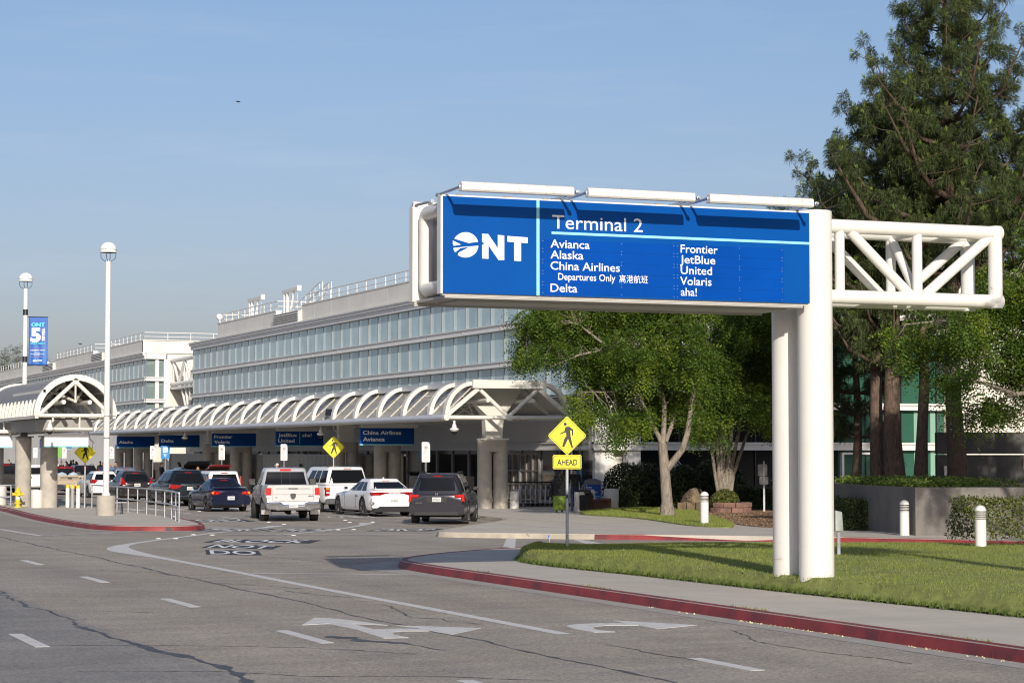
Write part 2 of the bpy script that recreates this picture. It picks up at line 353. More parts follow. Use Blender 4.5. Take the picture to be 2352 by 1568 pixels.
o = MB().add([(-3000, -600, -.03), (3000, -600, -.03), (3000, 5000, -.03), (-3000, 5000, -.03)], [(0, 1, 2, 3)]).build('ground', mat('far_ground', (.22, .20, .15), .95, var=.3, scale=.02)); o['kind'] = 'structure'
o = MB().add([(-60, -25, 0), (75, -25, 0), (75, 360, 0), (-60, 360, 0)], [(0, 1, 2, 3)]).build('road', ASPHALT); o['kind'] = 'structure'
b = MB(); hr = random.Random(4); hp = [(900 * math.cos(R(a)), 900 * math.sin(R(a)), 70 + 34 * math.sin(a * .21) + 22 * math.sin(a * .083 + 1) + hr.uniform(-6, 6)) for a in range(195, 352, 2)]  # unseen ridge added behind the camera to darken reflections
b.add([(x, y, -1) for x, y, z in hp] + [(x * 1.03, y * 1.03, z) for x, y, z in hp] + [(x * 1.6, y * 1.6, -1) for x, y, z in hp], [(k * len(hp) + i, k * len(hp) + i + 1, (k + 1) * len(hp) + i + 1, (k + 1) * len(hp) + i) for k in (0, 1) for i in range(len(hp) - 1)])
o = b.build('added_hills', mat('added_hills_green', (.045, .05, .035), .95, var=.4, scale=.03)); o['kind'] = 'structure'
# pavements -------------------------------------------------------
near_edge = [(15.2, -14), (15.2, 20), (15.2, 36), (15.15, 43.2), (15.5, 45.2), (17.2, 47.4), (20.1, 49.7), (24.5, 50.5), (29, 49.4), (33, 46.6), (38, 42), (46, 36), (60, 30)]
near_edge = resample(chaikin(near_edge, 3), 1.2)
near_poly = near_edge + [(60, -14)]
far_edge = [(80, 38), (45, 39.5), (37.5, 42), (34.6, 47.5), (33.0, 50.0), (29.8, 53.7), (24.8, 57.6), (22.3, 59.8), (22.0, 60.8), (24.4, 64.8), (27.3, 69), (28.6, 71.4), (29.0, 74), (29.2, 77), (30.1, 81.5), (30.5, 87), (30.5, 120), (30.5, 345)]
far_edge = resample(chaikin(far_edge, 2), 1.2)
far_poly = far_edge + [(80, 345)]
isl_edge = [(14.9, 150), (14.95, 97), (14.3, 88), (13.8, 80), (13.75, 71), (14.3, 68.8), (15.8, 67.8), (17.1, 68.6), (17.6, 71), (18.4, 78), (18.6, 88), (18.7, 97), (18.7, 150)]
isl_edge = resample(chaikin(isl_edge, 3), 1.0)
for nm, poly, z in (('pavement', near_poly, .16), ('pavement', far_poly, .15), ('pavement', isl_edge, .16)):
    b = MB().prism(poly, -.02, z); o = b.build(nm, PAVE, ang=30); o['kind'] = 'structure'
n = len(near_edge)
kerb('kerb', near_edge[::-1], [(0, n - 1, REDKERB)], outw=.012)
def idx(p, x, y): return min(range(len(p)), key=lambda i: (p[i][0] - x) ** 2 + (p[i][1] - y) ** 2)
fr = far_edge[::-1]
iA, iB, iC = idx(fr, 28.5, 71.6), idx(fr, 25.3, 57.2), idx(fr, 22.2, 60.6)
def ramp(q):
    d = math.hypot(q[0] - 29.0, q[1] - 54.3); return .12 if d < .8 else min(1, .12 + (d - .8) / 1.6)
kerb('kerb', fr, [(0, iC, KERBC), (iC, iB, KERBC), (iB, len(fr) - 1, REDKERB)], ramp=ramp, h=.155)
ir = isl_edge
kerb('kerb', ir, [(0, idx(ir, 18.3, 77), REDKERB), (idx(ir, 18.3, 77), len(ir) - 1, KERBC)])
b = MB()
wl = [.45 + .6 * math.exp(-((q[0] - 15.4) ** 2 + (q[1] - 45.0) ** 2) / 5.5) for q in near_edge[::-1]]
strip(b, near_edge[::-1], .04, wl, .004)
wl = [.4 + .9 * math.exp(-((q[0] - 17.3) ** 2 + (q[1] - 69.5) ** 2) / 5) for q in ir]
strip(b, ir, .04, wl, .004); strip(b, fr[:iC], .04, .4, .004)
o = b.build('gutter', GUTPAN); o['kind'] = 'structure'
# pavement joints (thin grooves lie 3 mm proud as dark lines)
b = MB()
for t in range(-2, 45, 3):
    x1 = 17.6 + .25 * math.sin(t * .2)
    b.box(15.40, x1, t + .15, t + .165, .15, .163)
for t in np.arange(71, 97, 2.4): b.box(14.35, 18.2, t, t + .015, .15, .163)
for s in np.arange(24, 44, 2.5): b.hexa([(s, 58 - .0 * s, .14), (s + .02, 58, .14), (s + .02, 86, .14), (s, 86, .14), (s, 62.5, .153), (s + .02, 62.5, .153), (s + .02, 86, .153), (s, 86, .153)])
for t in np.arange(66, 87, 2.5): b.box(max(24.5, 25 + (t - 64) * .62), 33, t, t + .02, .14, .153)
o = b.build('pavement_joint', mat('joint_dark', (.24, .225, .20), .95)); o['kind'] = 'structure'
b = MB(); acc = 0; ne = near_edge[::-1]; Nn = normals(ne)
for i in range(1, len(ne)):
    acc += math.hypot(ne[i][0] - ne[i - 1][0], ne[i][1] - ne[i - 1][1])
    if acc > 2.2:
        acc = 0; p, u = ne[i], Nn[i]; d = (-u[1], u[0]); q = lambda a, k, z: (p[0] + u[0] * a + d[0] * k, p[1] + u[1] * a + d[1] * k, z)
        b.add([q(.050, -.008, .0), q(.050, .008, .0), q(.016, .008, .14), q(.016, -.008, .14), q(-.04, -.008, .169), q(-.04, .008, .169), q(-.16, .008, .169), q(-.16, -.008, .169)], [(0, 1, 2, 3), (3, 2, 5, 4), (4, 5, 6, 7)])
o = b.build('kerb_joint', mat('kerb_joint_red', (.34, .05, .035), .7)); o['kind'] = 'structure'
# storm drain mouth in the left kerb tip
i0 = idx(ir, 15.72, 67.95); N0 = normals(ir); dp, dn = ir[i0:i0 + 2], N0[i0:i0 + 2]
b = MB().hexa([(p[0] + u[0] * a, p[1] + u[1] * a, z) for z, ao in ((.025, .052), (.125, .026)) for p, u, a in ((dp[0], dn[0], ao), (dp[1], dn[1], ao), (dp[1], dn[1], -.1), (dp[0], dn[0], -.1))])
o = b.build('storm_drain', BLACK); tag(o, 'dark kerb inlet in the red tip of the left island', 'drain')
# road markings ----------------------------------------------------
def mark(b, name='road_marking', m=None): o = b.build(name, m or ROADW); o['kind'] = 'structure'; return o
b = MB()
for k in range(-1, 9):
    t = 50.8 - 7.15 * k
    if t - 2.2 > 3: b.box(8.32, 8.5, t - 2.15, t, .0, .004)
for k in range(-3, 5):
    t = 30.16 - 7.15 * k; b.box(4.8, 4.98, t - 2.15, t, 0, .004)
for k in range(0, 3):
    t = 23.55 - 7.15 * k; b.box(11.78, 11.96, t - 1.6 - .5 * (k > 0), t, 0, .004)
mark(b)
b = MB()
solid = resample(chaikin([(20.42, 71.7), (19.05, 69.3), (16.97, 66.4), (14.74, 62.6), (13.06, 59.8), (11.95, 57.4), (11.55, 55.2), (11.52, 53.4), (11.6, 50.4), (11.66, 45.7), (11.66, 38.0), (11.75, 33), (11.8, 27.3)], 2), 1)
wd = [.11 + .22 * math.exp(-((q[0] - 11.6) ** 2 + (q[1] - 55) ** 2) / 9) + .14 * math.exp(-((q[0] - 20.3) ** 2 + (q[1] - 71.5) ** 2) / 2) for q in solid]
strip(b, solid, [-w for w in wd], wd, .004)
k2 = resample(chaikin([(24.15, 73.6), (23.75, 72.2), (22.6, 69.9), (21.06, 67.3), (19.2, 64.7), (18.0, 63.4)], 2), 1)
wd = [.11 + .16 * math.exp(-((q[0] - 24) ** 2 + (q[1] - 73.2) ** 2) / 3) for q in k2]
strip(b, k2, [-w for w in wd], wd, .008)
strip(b, [(16.67, 64.24), (19.5, 63.2), (22.5, 62.2)], -.1, .1, .012)
strip(b, [(11.82, 43.5), (13.0, 42.8), (14.6, 41.8)], -.09, .09, .006)
strip(b, [(11.12, 71.8), (11.25, 68), (11.35, 65.4)], -.09, .09, .006); strip(b, [(11.35, 65.4), (12.8, 66.3), (14.4, 67.2)], -.09, .09, .010)
strip(b, [(11.1, 72.0), (10.9, 100), (10.9, 160)], -.07, .07, .006)
b.prism([(23.42, 58.4), (23.68, 58.3), (21.5, 53.0), (21.2, 53.1)], 0, .004); b.prism([(24.9, 57.0), (25.1, 56.8), (24.2, 52.4), (23.6, 52.6)], 0, .004)
for k in range(12): b.box(19.2 + .95 * k, 19.7 + .95 * k, 93.5, 96.6, 0, .004)
for t in (76, 83, 90, 101, 112, 123): b.box(25.5, 25.62, t, t + 2.2, 0, .004)
for t in (80.5, 88.0): b.box(21.2, 21.32, t, t + 2.2, 0, .004)
strip(b, [(19.4, 86.5), (25, 86.9), (29.8, 87.2)], -.13, .13, .005)
mark(b)
b = MB(); b.prism([(8.95, 30.17), (9.51, 31.43), (9.69, 31.26), (9.92, 30.55), (10.07, 29.67), (9.68, 30.13), (9.66, 29.03), (9.97, 29.05), (10.31, 28.89), (10.17, 29.61), (11.12, 28.68), (10.36, 27.82), (10.3, 28.47), (9.94, 28.61), (9.73, 28.49), (9.63, 28.12), (9.65, 27.56), (9.32, 27.62), (9.43, 29.17), (9.38, 30.25)], 0, .005)
mark(b, 'road_arrow_marking')
b = MB(); b.prism([(12.35, 28.53), (12.47, 28.7), (12.67, 28.84), (13.03, 28.87), (13.39, 28.7), (13.42, 29.27), (14.18, 28.03), (13.35, 27.63), (13.4, 28.32), (12.93, 28.47), (12.7, 28.31), (12.59, 28.12), (12.5, 27.81), (12.6, 27.4), (12.31, 27.47), (12.29, 28.08)], 0, .005)
mark(b, 'road_arrow_marking')
for body, o_, e1, e2 in (('DO', (13.12, 52.06), (.98, -.72), (.52, 2.2)), ('NOT', (13.95, 55.75), (1.25, -1.35), (.72, 1.75)), ('BLOCK', (14.92, 59.04), (2.15, -1.45), (.83, 1.75)),
                         ('ONLY', (19.05, 76.8), (1.75, -.15), (.22, 2.5)), ('THRU', (16.6, 67.75), (1.75, -.55), (1.0, 1.6)), ('DROP', (18.66, 66.6), (1.45, -.55), (1.1, 1.6)), ('DROP', (21.79, 65.75), (1.6, -.6), (1.0, 1.6)), ('ONLY', (24.7, 79.2), (1.9, .0), (.3, 2.3))):
    o3, a, c = Vector((*o_, .010)), Vector((*e1, 0)), Vector((*e2, 0)); wl = a.length; bb = MB()
    q = [o3 - a * .09 - c * .06, o3 + a * 1.09 - c * .06, o3 + a * 1.09 + c * 1.06, o3 - a * .09 + c * 1.06]
    if body != 'ONLY' or o_[0] < 20: bb.add([(p.x, p.y, .005) for p in q], [(0, 1, 2, 3)], 1)
    put_text(bb, body, o3, a / wl, c, cap=1, width=wl, bold=.016); ob = bb.build('road_lettering', [mat('fresh_road_paint', (.78, .77, .74), .7, var=.08, scale=4), ROADB]); ob['kind'] = 'structure'
# tar-sealed seams and cracks --------------------------------------
def crack(b, p, w, z=.003, jit=.05, step=.25):
    p = resample(p, step); r = random.Random(len(p)); ww = [w * (.35 + 1.3 * r.random() ** 1.6) for _ in p]
    off = 0; q = []
    for a in p:
        off = .8 * off + r.gauss(0, jit); q.append((a[0] + off, a[1] + off * .3))
    strip(b, q, [-x / 2 for x in ww], [x / 2 for x in ww], z)
b = MB()
crack(b, [(10.1, 66), (10.25, 39), (10.3, 34.8), (10.2, 30.5), (10.4, 25.5), (10.45, 12)], .055, jit=.022)
crack(b, [(5.95, 31), (6.05, 27.5), (6.35, 24.5), (6.15, 22.5), (6.2, 8)], .13, jit=.018); crack(b, [(6.0, 40), (5.95, 31)], .05, jit=.06)
for q in ([(6.25, 33.97), (6.84, 33.9), (7.5, 33.4)], [(4.98, 28.2), (6.4, 27.68), (7.9, 26.72), (8.5, 26.0), (9.0, 25.3)], [(4.71, 24.77), (6.29, 24.06), (6.89, 23.29), (8.2, 22.7), (9.3, 21.8)],
          [(11.32, 33.67), (11.24, 32.85), (10.99, 31.48), (10.83, 30.9), (11.17, 30.44), (11.05, 30.01), (11.3, 29.7), (11.36, 29.2)], [(10.4, 40.5), (10.9, 39.3), (11.3, 38.2)], [(10.9, 37.8), (11.05, 36.5), (11.4, 35.4)],
          [(12.9, 53.4), (13.9, 51.0), (14.5, 48.2), (14.9, 46.6)], [(14.8, 53.5), (17, 52.5), (19, 51.6)], [(13.2, 47.2), (13.9, 46.9)], [(10.9, 45), (11.5, 43.7)], [(9.2, 46), (9.9, 44.6), (10.2, 43)], [(11.6, 25.6), (11.7, 24), (11.9, 22.5)], [(8.9, 27.7), (9.2, 26.7), (9.5, 25.6)], [(12.2, 60), (10.9, 62.5)],
          [(14.2, 27), (13.6, 24.8), (13.9, 22)]): crack(b, q, .028, .0035, jit=.025, step=.12)
crack(b, [(8.7, 28.2), (9.0, 27.3), (9.25, 26.6)], .22, .0032, jit=.05, step=.12)
o = b.build('tar_seam', TAR); o['kind'] = 'structure'
# raised pavement markers ------------------------------------------
MK = mat('ceramic_marker', (.60, .54, .40), .4); MKW = mat('white_ceramic_marker', (.72, .70, .66), .4)
def marker_mesh():
    b = MB(); b.hexa([(-.075, -.055, 0), (.075, -.055, 0), (.075, .055, 0), (-.075, .055, 0), (-.05, -.03, .022), (.05, -.03, .022), (.05, .03, .022), (-.05, .03, .022)]); return b
mk = [(11.9, 27.14), (11.98, 21.54), (11.62, 31.97), (12.02, 31.93), (12.01, 35.1), (11.95, 41.51), (11.93, 44.54), (11.95, 47.55), (11.98, 50.67), (11.86, 53.29), (11.0, 56.2), (12.75, 57.96), (12.85, 60.15), (8.49, 31.85)]
mw = [(14.08, 61.97), (14.54, 61.79), (15.74, 64.58), (16.2, 64.11), (21.1, 75.4), (20.95, 72.9), (18.39, 62.96), (24.26, 76.36), (23.66, 73.94), (24.55, 74.05), (21.06, 67.03), (21.57, 66.99), (19.6, 83.5), (22.3, 90.5)]
src = marker_mesh().build('road_marker', MK, loc=(11.9, 27.14, .004)); srcw = None
for i, (x, y) in enumerate(mk):
    o = src if i == 0 else src.copy()
    if i: COL.objects.link(o)
    o.location = (x, y, .004); tag(o, 'beige ceramic lane marker on the asphalt beside the long solid white line' if i != 13 else 'beige ceramic lane marker alone in the dashed lane line', 'road marker', 'raised lane markers on the road')
for i, (x, y) in enumerate(mw):
    if i == 0: o = srcw = marker_mesh().build('road_marker', MKW)
    else: o = srcw.copy(); COL.objects.link(o)
    o.location = (x, y, .004); tag(o, 'white lane marker on the asphalt by the curved white lines near the cars', 'road marker', 'white lane markers near the drop off lanes')
# lawns ------------------------------------------------------------
near_l = [(19.6, 46.6), (18.3, 44.6), (17.55, 43.2), (17.3, 41.6), (17.42, 39.3), (17.6, 36.8), (17.66, 34), (17.73, 31.3), (17.9, 28.6), (18.05, 26.1), (18.3, 20), (18.6, 8)]
far_l = [(19.7, 46.8), (20.3, 48.0), (21.6, 48.7), (23.5, 49.0), (26, 48.7), (28.5, 47.9), (31, 46.6), (33.5, 44.6), (36, 42), (40, 36), (43, 28), (44, 10)]
def resn(p, n):
    p = resample(chaikin(p, 2), .1); d = [0]
    for a, c in zip(p[:-1], p[1:]): d.append(d[-1] + math.hypot(c[0] - a[0], c[1] - a[1]))
    t = np.linspace(0, d[-1], n); return np.stack([np.interp(t, d, [q[0] for q in p]), np.interp(t, d, [q[1] for q in p])], 1)
NL, FL = resn(near_l, 140), resn(far_l, 140); VS = np.array([0, .012, .03, .06, .1, .17, .26, .36, .46, .56, .66, .76, .85, .92, .97, 1.0])
LP = NL[:, None, :] * (1 - VS[None, :, None]) + FL[:, None, :] * VS[None, :, None]
def lawn_h(p, v, wspan):
    d = v * wspan; e = (1 - v) * wspan; return .19 + (.22 * (1 - v) ** .9 + .02) * (1 - np.exp(-d / .07)) * (1 - np.exp(-e / .2)) + .015 * np.sin(p[..., 0] * 1.1) * np.sin(p[..., 1] * .7) * np.minimum(1, np.minimum(d, e))
wsp = np.linalg.norm(FL - NL, axis=1)[:, None]
LZ = lawn_h(LP, VS[None, :], wsp)
V = np.concatenate([LP, LZ[..., None]], 2).reshape(-1, 3); nv = len(VS)
F = [(i * nv + j, (i + 1) * nv + j, (i + 1) * nv + j + 1, i * nv + j + 1) for i in range(139) for j in range(nv - 1)]
o = npmesh('lawn', V, F, [TURF], smooth=True); o['kind'] = 'structure'
def blades(name, P, hmin, hmax, w, mats, lean=.5):
    n = len(P); h = rng.uniform(hmin, hmax, n); a = rng.uniform(0, 2 * np.pi, n); la = rng.uniform(0, 2 * np.pi, n); le = rng.uniform(0, lean, n) * h
    dx = np.stack([np.cos(a), np.sin(a), np.zeros(n)], 1) * (w * rng.uniform(.6, 1.3, n))[:, None]
    tip = P + np.stack([np.cos(la) * le, np.sin(la) * le, h], 1)
    V = np.stack([P - dx, P + dx, tip], 1).reshape(-1, 3); F = np.arange(3 * n).reshape(n, 3)
    o = npmesh(name, V, F, mats, mi=(rng.random(n) < .0).astype(int)); o['kind'] = 'stuff'; return o
def lawn_points(n, vpow=1.0):
    u = rng.random(n) ** 1.0 * 112; v = rng.random(n) ** vpow; i = np.floor(u).astype(int); f = (u - i)[:, None]
    a = NL[i] * (1 - f) + NL[i + 1] * f; c = FL[i] * (1 - f) + FL[i + 1] * f; p = a * (1 - v[:, None]) + c * v[:, None]
    z = lawn_h(p, v, np.linalg.norm(c - a, axis=1)); return np.concatenate([p, z[:, None] - .005], 1)
P = lawn_points(230000)
keep = rng.random(len(P)) < np.clip(.45 + .5 * np.sin(P[:, 0] * .9 + 1.3 * np.sin(P[:, 1] * .5)) * np.sin(P[:, 1] * .8) + .55, .72, 1)
o = blades('grass', P[keep], .02, .055, .006, [GRASSB], .9); 
P = lawn_points(16000, 1); P = P[rng.random(len(P)) < .3]; o2 = blades('grass', P, .05, .10, .004, [leafmat('dry_grass_blade', (.27, .26, .09), .3, .25)])
i = rng.integers(0, 120, 9000); P = np.concatenate([NL[i] + rng.normal(0, .05, (9000, 2)), np.full((9000, 1), .17)], 1); P[:, 0] += .03
o3 = blades('grass', P, .05, .13, .007, [leafmat('edge_grass_blade', (.10, .15, .028), .3, .45)], 1.0)
lawn2 = [(32.8, 75.2), (33.3, 70.7), (31.6, 64), (31.15, 61.7), (31.3, 59.9), (32.0, 60.5), (34.5, 66), (37.4, 73.5), (40, 79.5), (39, 82.5), (36, 80)]
lawn2c = chaikin(lawn2, 2, True)
b = MB().prism(lawn2c, .1, .19); o = b.build('lawn', TURF, bevel=.03); o['kind'] = 'structure'
def inside(P, poly):
    x, y = P[:, 0], P[:, 1]; c = np.zeros(len(P), bool); m = len(poly)
    for i in range(m):
        (x0, y0), (x1, y1) = poly[i], poly[(i + 1) % m]
        with np.errstate(divide='ignore', invalid='ignore'): c ^= ((y0 > y) != (y1 > y)) & (x < (x1 - x0) * (y - y0) / (y1 - y0) + x0)
    return c
def poly_points(poly, n, z):
    a = np.array(poly); P = rng.uniform(a.min(0), a.max(0), (n * 3, 2)); P = P[inside(P, poly)][:n]; return np.concatenate([P, np.full((len(P), 1), z)], 1)
blades('grass', poly_points(lawn2c, 30000, .19), .04, .10, .010, [GRASSB])
mulch = chaikin([(32.9, 59.4), (34.2, 57.6), (35.6, 58.5), (37, 66), (44, 70), (45, 84), (41, 84), (39.8, 79), (37.2, 73.3), (34.3, 65.8), (32.7, 61.2)], 2, True)
b = MB().prism(mulch, .1, .175); o = b.build('mulch_bed', MULCH); o['kind'] = 'structure'
P = poly_points(mulch, 9000, .175); blades('fallen_leaves', P, .005, .03, .03, [mat('leaf_litter', (.24, .15, .085), .9, island=.5)], 3)
# fallen petals along the near gutter
n = 420; t = rng.uniform(14, 31.5, n) ** 1.0; cl = np.sin(t * 2.1) * np.sin(t * .9 + 1) > -.15; t = t[cl]; n = len(t)
P = np.stack([15.2 - .07 - np.abs(rng.normal(0, .05, n)), t, np.full(n, .006)], 1)
blades('fallen_leaves', P, .006, .02, .014, [mat('fallen_petal', (.70, .60, .36), .8, island=.3)], 1.5)
P = np.stack([rng.normal(15.38, .02, 900), 14 + 30 * rng.random(900), np.full(900, .16)], 1); P = P[np.sin(P[:, 1] * 1.7) * np.sin(P[:, 1] * .53 + 2) > .45]
blades('weeds', P, .01, .05, .01, [GRASSB], 1.5)

# ================================================================ TERMINAL BUILDINGS
FACGLASS = mat('facade_glass', (.40, .52, .58), .03, spec=.8, var=.16, scale=.5, detail=3, island=.10)
JAMB = mat('sunlit_jamb_strip', (.66, .78, .77), .06, spec=.7, var=.06, scale=.5)
DARKGLASS = mat('dark_lobby_glass', (.008, .010, .010), .08, spec=.35)
GREENGLASS = mat('green_glass', (.035, .105, .07), .05, spec=.6)
STOREGLASS = mat('storefront_glass', (.020, .024, .026), .05, spec=.7)
MULLION = mat('mullion_metal', (.22, .24, .25), .4, .5)
FX, PITCH_W = 39.5, 1.77
ROWS = [(8.77, 10.27), (6.95, 8.45), (5.0, 6.65)]
_WIN = {}
def window_mesh(h):
    b = MB(); x = .03; w = PITCH_W; e = w * .74
    b.add([(x, .0, 0), (x, e, 0), (x, e, h), (x, 0, h)], [(0, 3, 2, 1)], 0)            # clear pane
    b.add([(x, e, 0), (x, w, 0), (x, w, h), (x, e, h)], [(0, 3, 2, 1)], 1)             # pale strip painted in for the sunlit jamb behind the glass
    b.box(-.005, x + .02, w - .022, w + .004, 0, h, 2); b.box(.0, x + .03, 0, w - .03, 0, .03, 2); b.box(.0, x + .03, 0, w - .03, h - .03, h, 2)
    return b
def windows(parent, y0, y1, limit):
    n = int(round((y1 - y0) / PITCH_W)); cells = []
    for (z0, z1) in ROWS:
        for k in range(n): cells.append((y0 + k * PITCH_W, z0, z1 - z0))
    cells.sort(key=lambda c: (c[0] + (12 if c[1] < 6 else 0)))
    L0 = Vector(parent.location); rest = MB()
    for i, (y, z, h) in enumerate(cells):
        if i < limit:
            key = round(h, 2)
            if key not in _WIN:
                o = window_mesh(h).build('window', [FACGLASS, JAMB, MULLION], parent, world=False); _WIN[key] = o.data
            else:
                o = bpy.data.objects.new('window', _WIN[key]); COL.objects.link(o); o.parent = parent
            o.location = Vector((FX, y, z)) - L0
        else:
            m = window_mesh(h); rest.add([(a + FX, c + y, d + z) for a, c, d in m.v], m.f); rest.m[-len(m.f):] = m.m
    if rest.v: o = rest.build('window_row', [FACGLASS, JAMB, MULLION], parent); o['kind'] = 'stuff'
def railing(parent, pts, h=.62, step=1.77, name='roof_railing', r=.035):
    b = MB()
    for a, c in zip(pts[:-1], pts[1:]):
        a, c = Vector(a), Vector(c); n = max(1, round((c - a).length / step)); up = Vector((0, 0, 1))
        for k in range(n + 1): p = a.lerp(c, k / n); b.tube([p, p + up * h], r * .8, 6)
        b.tube([a + up * h, c + up * h], r, 8); b.tube([a + up * h * .45, c + up * h * .45], r * .7, 6)
    return b.build(name, WHITE, parent)
def facade(parent, y0, y1):
    """spandrel bands with ledges, fascia mouldings"""
    b = MB()
    for (z0, z1) in ((6.65, 6.95), (8.45, 8.77)):
        b.box(FX - .16, FX + .3, y0, y1, z0, z1); b.box(FX - .22, FX, y0, y1, z1 - .05, z1 + .004); b.box(FX - .20, FX, y0, y1, z0 - .004, z0 + .06)
    b.box(FX - .20, FX + .3, y0, y1, 10.27, 10.55); b.box(FX - .32, FX + .3, y0, y1, 10.555, 10.72); b.box(FX - .40, FX + .6, y0, y1, 10.725, 10.82)
    o = b.build('spandrel_band', BAND, parent); b = MB()
    for y in np.arange(y0 + 5.3, y1, 5.31):
        for (z0, z1) in ((6.72, 6.89), (8.52, 8.71), (10.3, 10.54)): b.box(FX - .2025, FX - .15, y, y + .03, z0, z1)
    b.build('band_joint', mat('band_joint_grey', (.30, .28, .26), .9), parent)  # joints drawn as thin strips in their own grey-brown colour
def parapet(parent, y0, y1, ret=True):
    b = MB(); y = y0
    while y < y1 - .1:
        e = min(y + 3.54, y1); b.box(FX - .02, FX + .35, y + .008, e - .008, 10.82, 11.86); y = e
    b.box(FX + .02, FX + .3, y0 + .02, y1 - .02, 10.8, 11.84); b.box(FX - .06, FX + .40, y0 - .02, y1 + .02, 11.862, 11.93)
    b.build('parapet', PANEL, parent)
def louvre(parent, y0, y1):
    b = MB(); z = 10.83
    for k in range(5):
        b.hexa([(FX - .34, y0, z), (FX + .1, y0, z), (FX + .1, y1, z), (FX - .34, y1, z), (FX - .22, y0, z + .13), (FX + .1, y0, z + .13), (FX + .1, y1, z + .13), (FX - .22, y1, z + .13)]); z += .138
    b.box(FX - .1, FX + .2, y0 - .05, y0, 10.82, 11.56); b.box(FX - .1, FX + .2, y1, y1 + .05, 10.82, 11.56); b.box(FX - .3, FX + .3, y0, y1, 11.52, 11.57)
    b.build('louvre', mat('louvre_paint', (.60, .58, .54), .45), parent)
# ---- near block
T1 = thing('terminal_building', 'long terminal block with banded blue-grey windows behind the arched canopy', 'building', (FX, 88, 0))
Y0, Y1 = 88.2, 88.2 + 42 * PITCH_W
windows(T1, Y0, Y1, 100); facade(T1, Y0, Y1)
parapet(T1, Y0, 133.4); louvre(T1, 133.5, 139.4); parapet(T1, 139.5, 155.0)
b = MB(); b.box(FX + .36, 74, Y0, 133.4, 10.5, 11.7); b.box(FX + 1.2, 74, 133.4, 139.5, 10.5, 11.7); b.box(FX + .36, 74, 139.5, 155, 10.5, 11.7)
b.box(FX + .3, 74, Y0, Y1, 2.5, 10.7); b.box(FX + .35, 74, Y0 + .3, Y1 - .3, 0, 2.5)
b.box(FX + .3, FX + 4, 133.42, 139.48, 11.2, 11.55)
b.build('wall', CREAM, T1)
railing(T1, [(FX + .15, Y0 + 1, 11.93), (FX + .15, 133.2, 11.93)]); railing(T1, [(FX + .15, 139.7, 11.93), (FX + .15, 154.8, 11.93), (FX + 8, 154.8, 11.93)]); railing(T1, [(FX + .15, 139.7, 11.93), (FX + 5, 139.7, 11.93)])
# davits, roof ladder, floodlight
for y in (139.4, 148.4):
    b = MB(); x = FX + 1.5; b.box(x - .09, x + .09, y + 3.3, y + 3.48, 11.7, 13.3); b.box(x - .09, x + .09, y + 2.6, y + 2.78, 11.7, 13.3); b.beam((x, y + 2.1, 11.8), (x, y + 1.2, 13.3), .13, .13); b.box(x - .1, x + .1, y, y + 3.7, 13.3, 13.52); b.box(x - .15, x + .15, y - .12, y + .1, 13.26, 13.62)
    b.tube([(x, y + .2, 13.3), (x - .05, y + .3, 12.2)], .015, 5); b.build('davit', WHITE, T1)
b = MB()
for dx in (0, .6):
    b.tube([(FX + 1.0 + dx, 139.6, 11.95), (FX + 1.0 + dx, 133.2, 13.3), (FX + 1.0 + dx, 132.4, 13.35), (FX + 1.0 + dx, 132.4, 12.0)], .035, 6); b.tube([(FX + 1.0 + dx, 139.6, 11.55), (FX + 1.0 + dx, 133.4, 12.75)], .03, 6)
    for k in range(7): y = 139 - k; b.tube([(FX + 1.0 + dx, y, 11.65 + (139.6 - y) * .195), (FX + 1.0 + dx, y, 11.95 + (139.6 - y) * .21)], .02, 5)
b.build('roof_stair', WHITE, T1)
b = MB(); b.lathe([(.0, -.16), (.2, -.1), (.24, .1), (.0, .2)], (FX - .1, 154.2, 12.35), 12, axis='y'); b.tube([(FX - .05, 154.2, 11.9), (FX - .1, 154.2, 12.3)], .05, 6); b.build('floodlight', WHITE, T1)
# ground floor under the canopy: concrete panel wall, band, storefront
b = MB(); y = Y0
while y < Y1:
    e = min(y + 3.54, Y1)
    for (z0, z1) in ((2.97, 3.9), (3.9, 4.98)): b.box(FX - .02, FX + .3, y + .01, e - .01, z0 + .008, z1 - .008)
    y = e
b.build('panel_wall', PANEL, T1)
b = MB(); b.box(FX - .16, FX + .4, Y0, Y1, 2.62, 2.95); b.box(FX - .22, FX + .1, Y0, Y1, 2.9, 2.96); b.box(FX - .2, FX + .1, Y0, Y1, 2.6, 2.66); b.build('storefront_band', BAND, T1)
b = MB(); b.add([(FX + .12, Y0, .1), (FX + .12, Y1, .1), (FX + .12, Y1, 2.62), (FX + .12, Y0, 2.62)], [(0, 3, 2, 1)]); b.build('storefront_glass', STOREGLASS, T1)
b = MB()
for y in np.arange(Y0 + 1.5, Y1, 2.36): b.box(FX + .04, FX + .16, y, y + .07, .15, 2.6)
b.box(FX + .02, FX + .2, Y0, Y1, .12, .3); b.build('storefront_mullion', STEEL, T1)
FRAME = mat('door_frame_metal', (.36, .33, .29), .4, .6)
CURTAIN = mat('door_glass_pane', (.12, .115, .105), .25, var=.4, scale=1.6, stretch=(1, 6, .3))
for y in (94.5, 114, 133, 146):
    for k in range(6):
        b = MB(); a = y + k * .82; b.box(FX + .02, FX + .1, a, a + .08, .16, 2.45); b.box(FX + .02, FX + .1, a + .74, a + .82, .16, 2.45)
        for z in (.16, .95, 1.6, 2.38): b.box(FX + .02, FX + .1, a + .08, a + .74, z, z + .07)
        b.add([(FX + .07, a + .08, .2), (FX + .07, a + .74, .2), (FX + .07, a + .74, 2.4), (FX + .07, a + .08, 2.4)], [(0, 3, 2, 1)], 1); b.build('door', [FRAME, CURTAIN], T1)
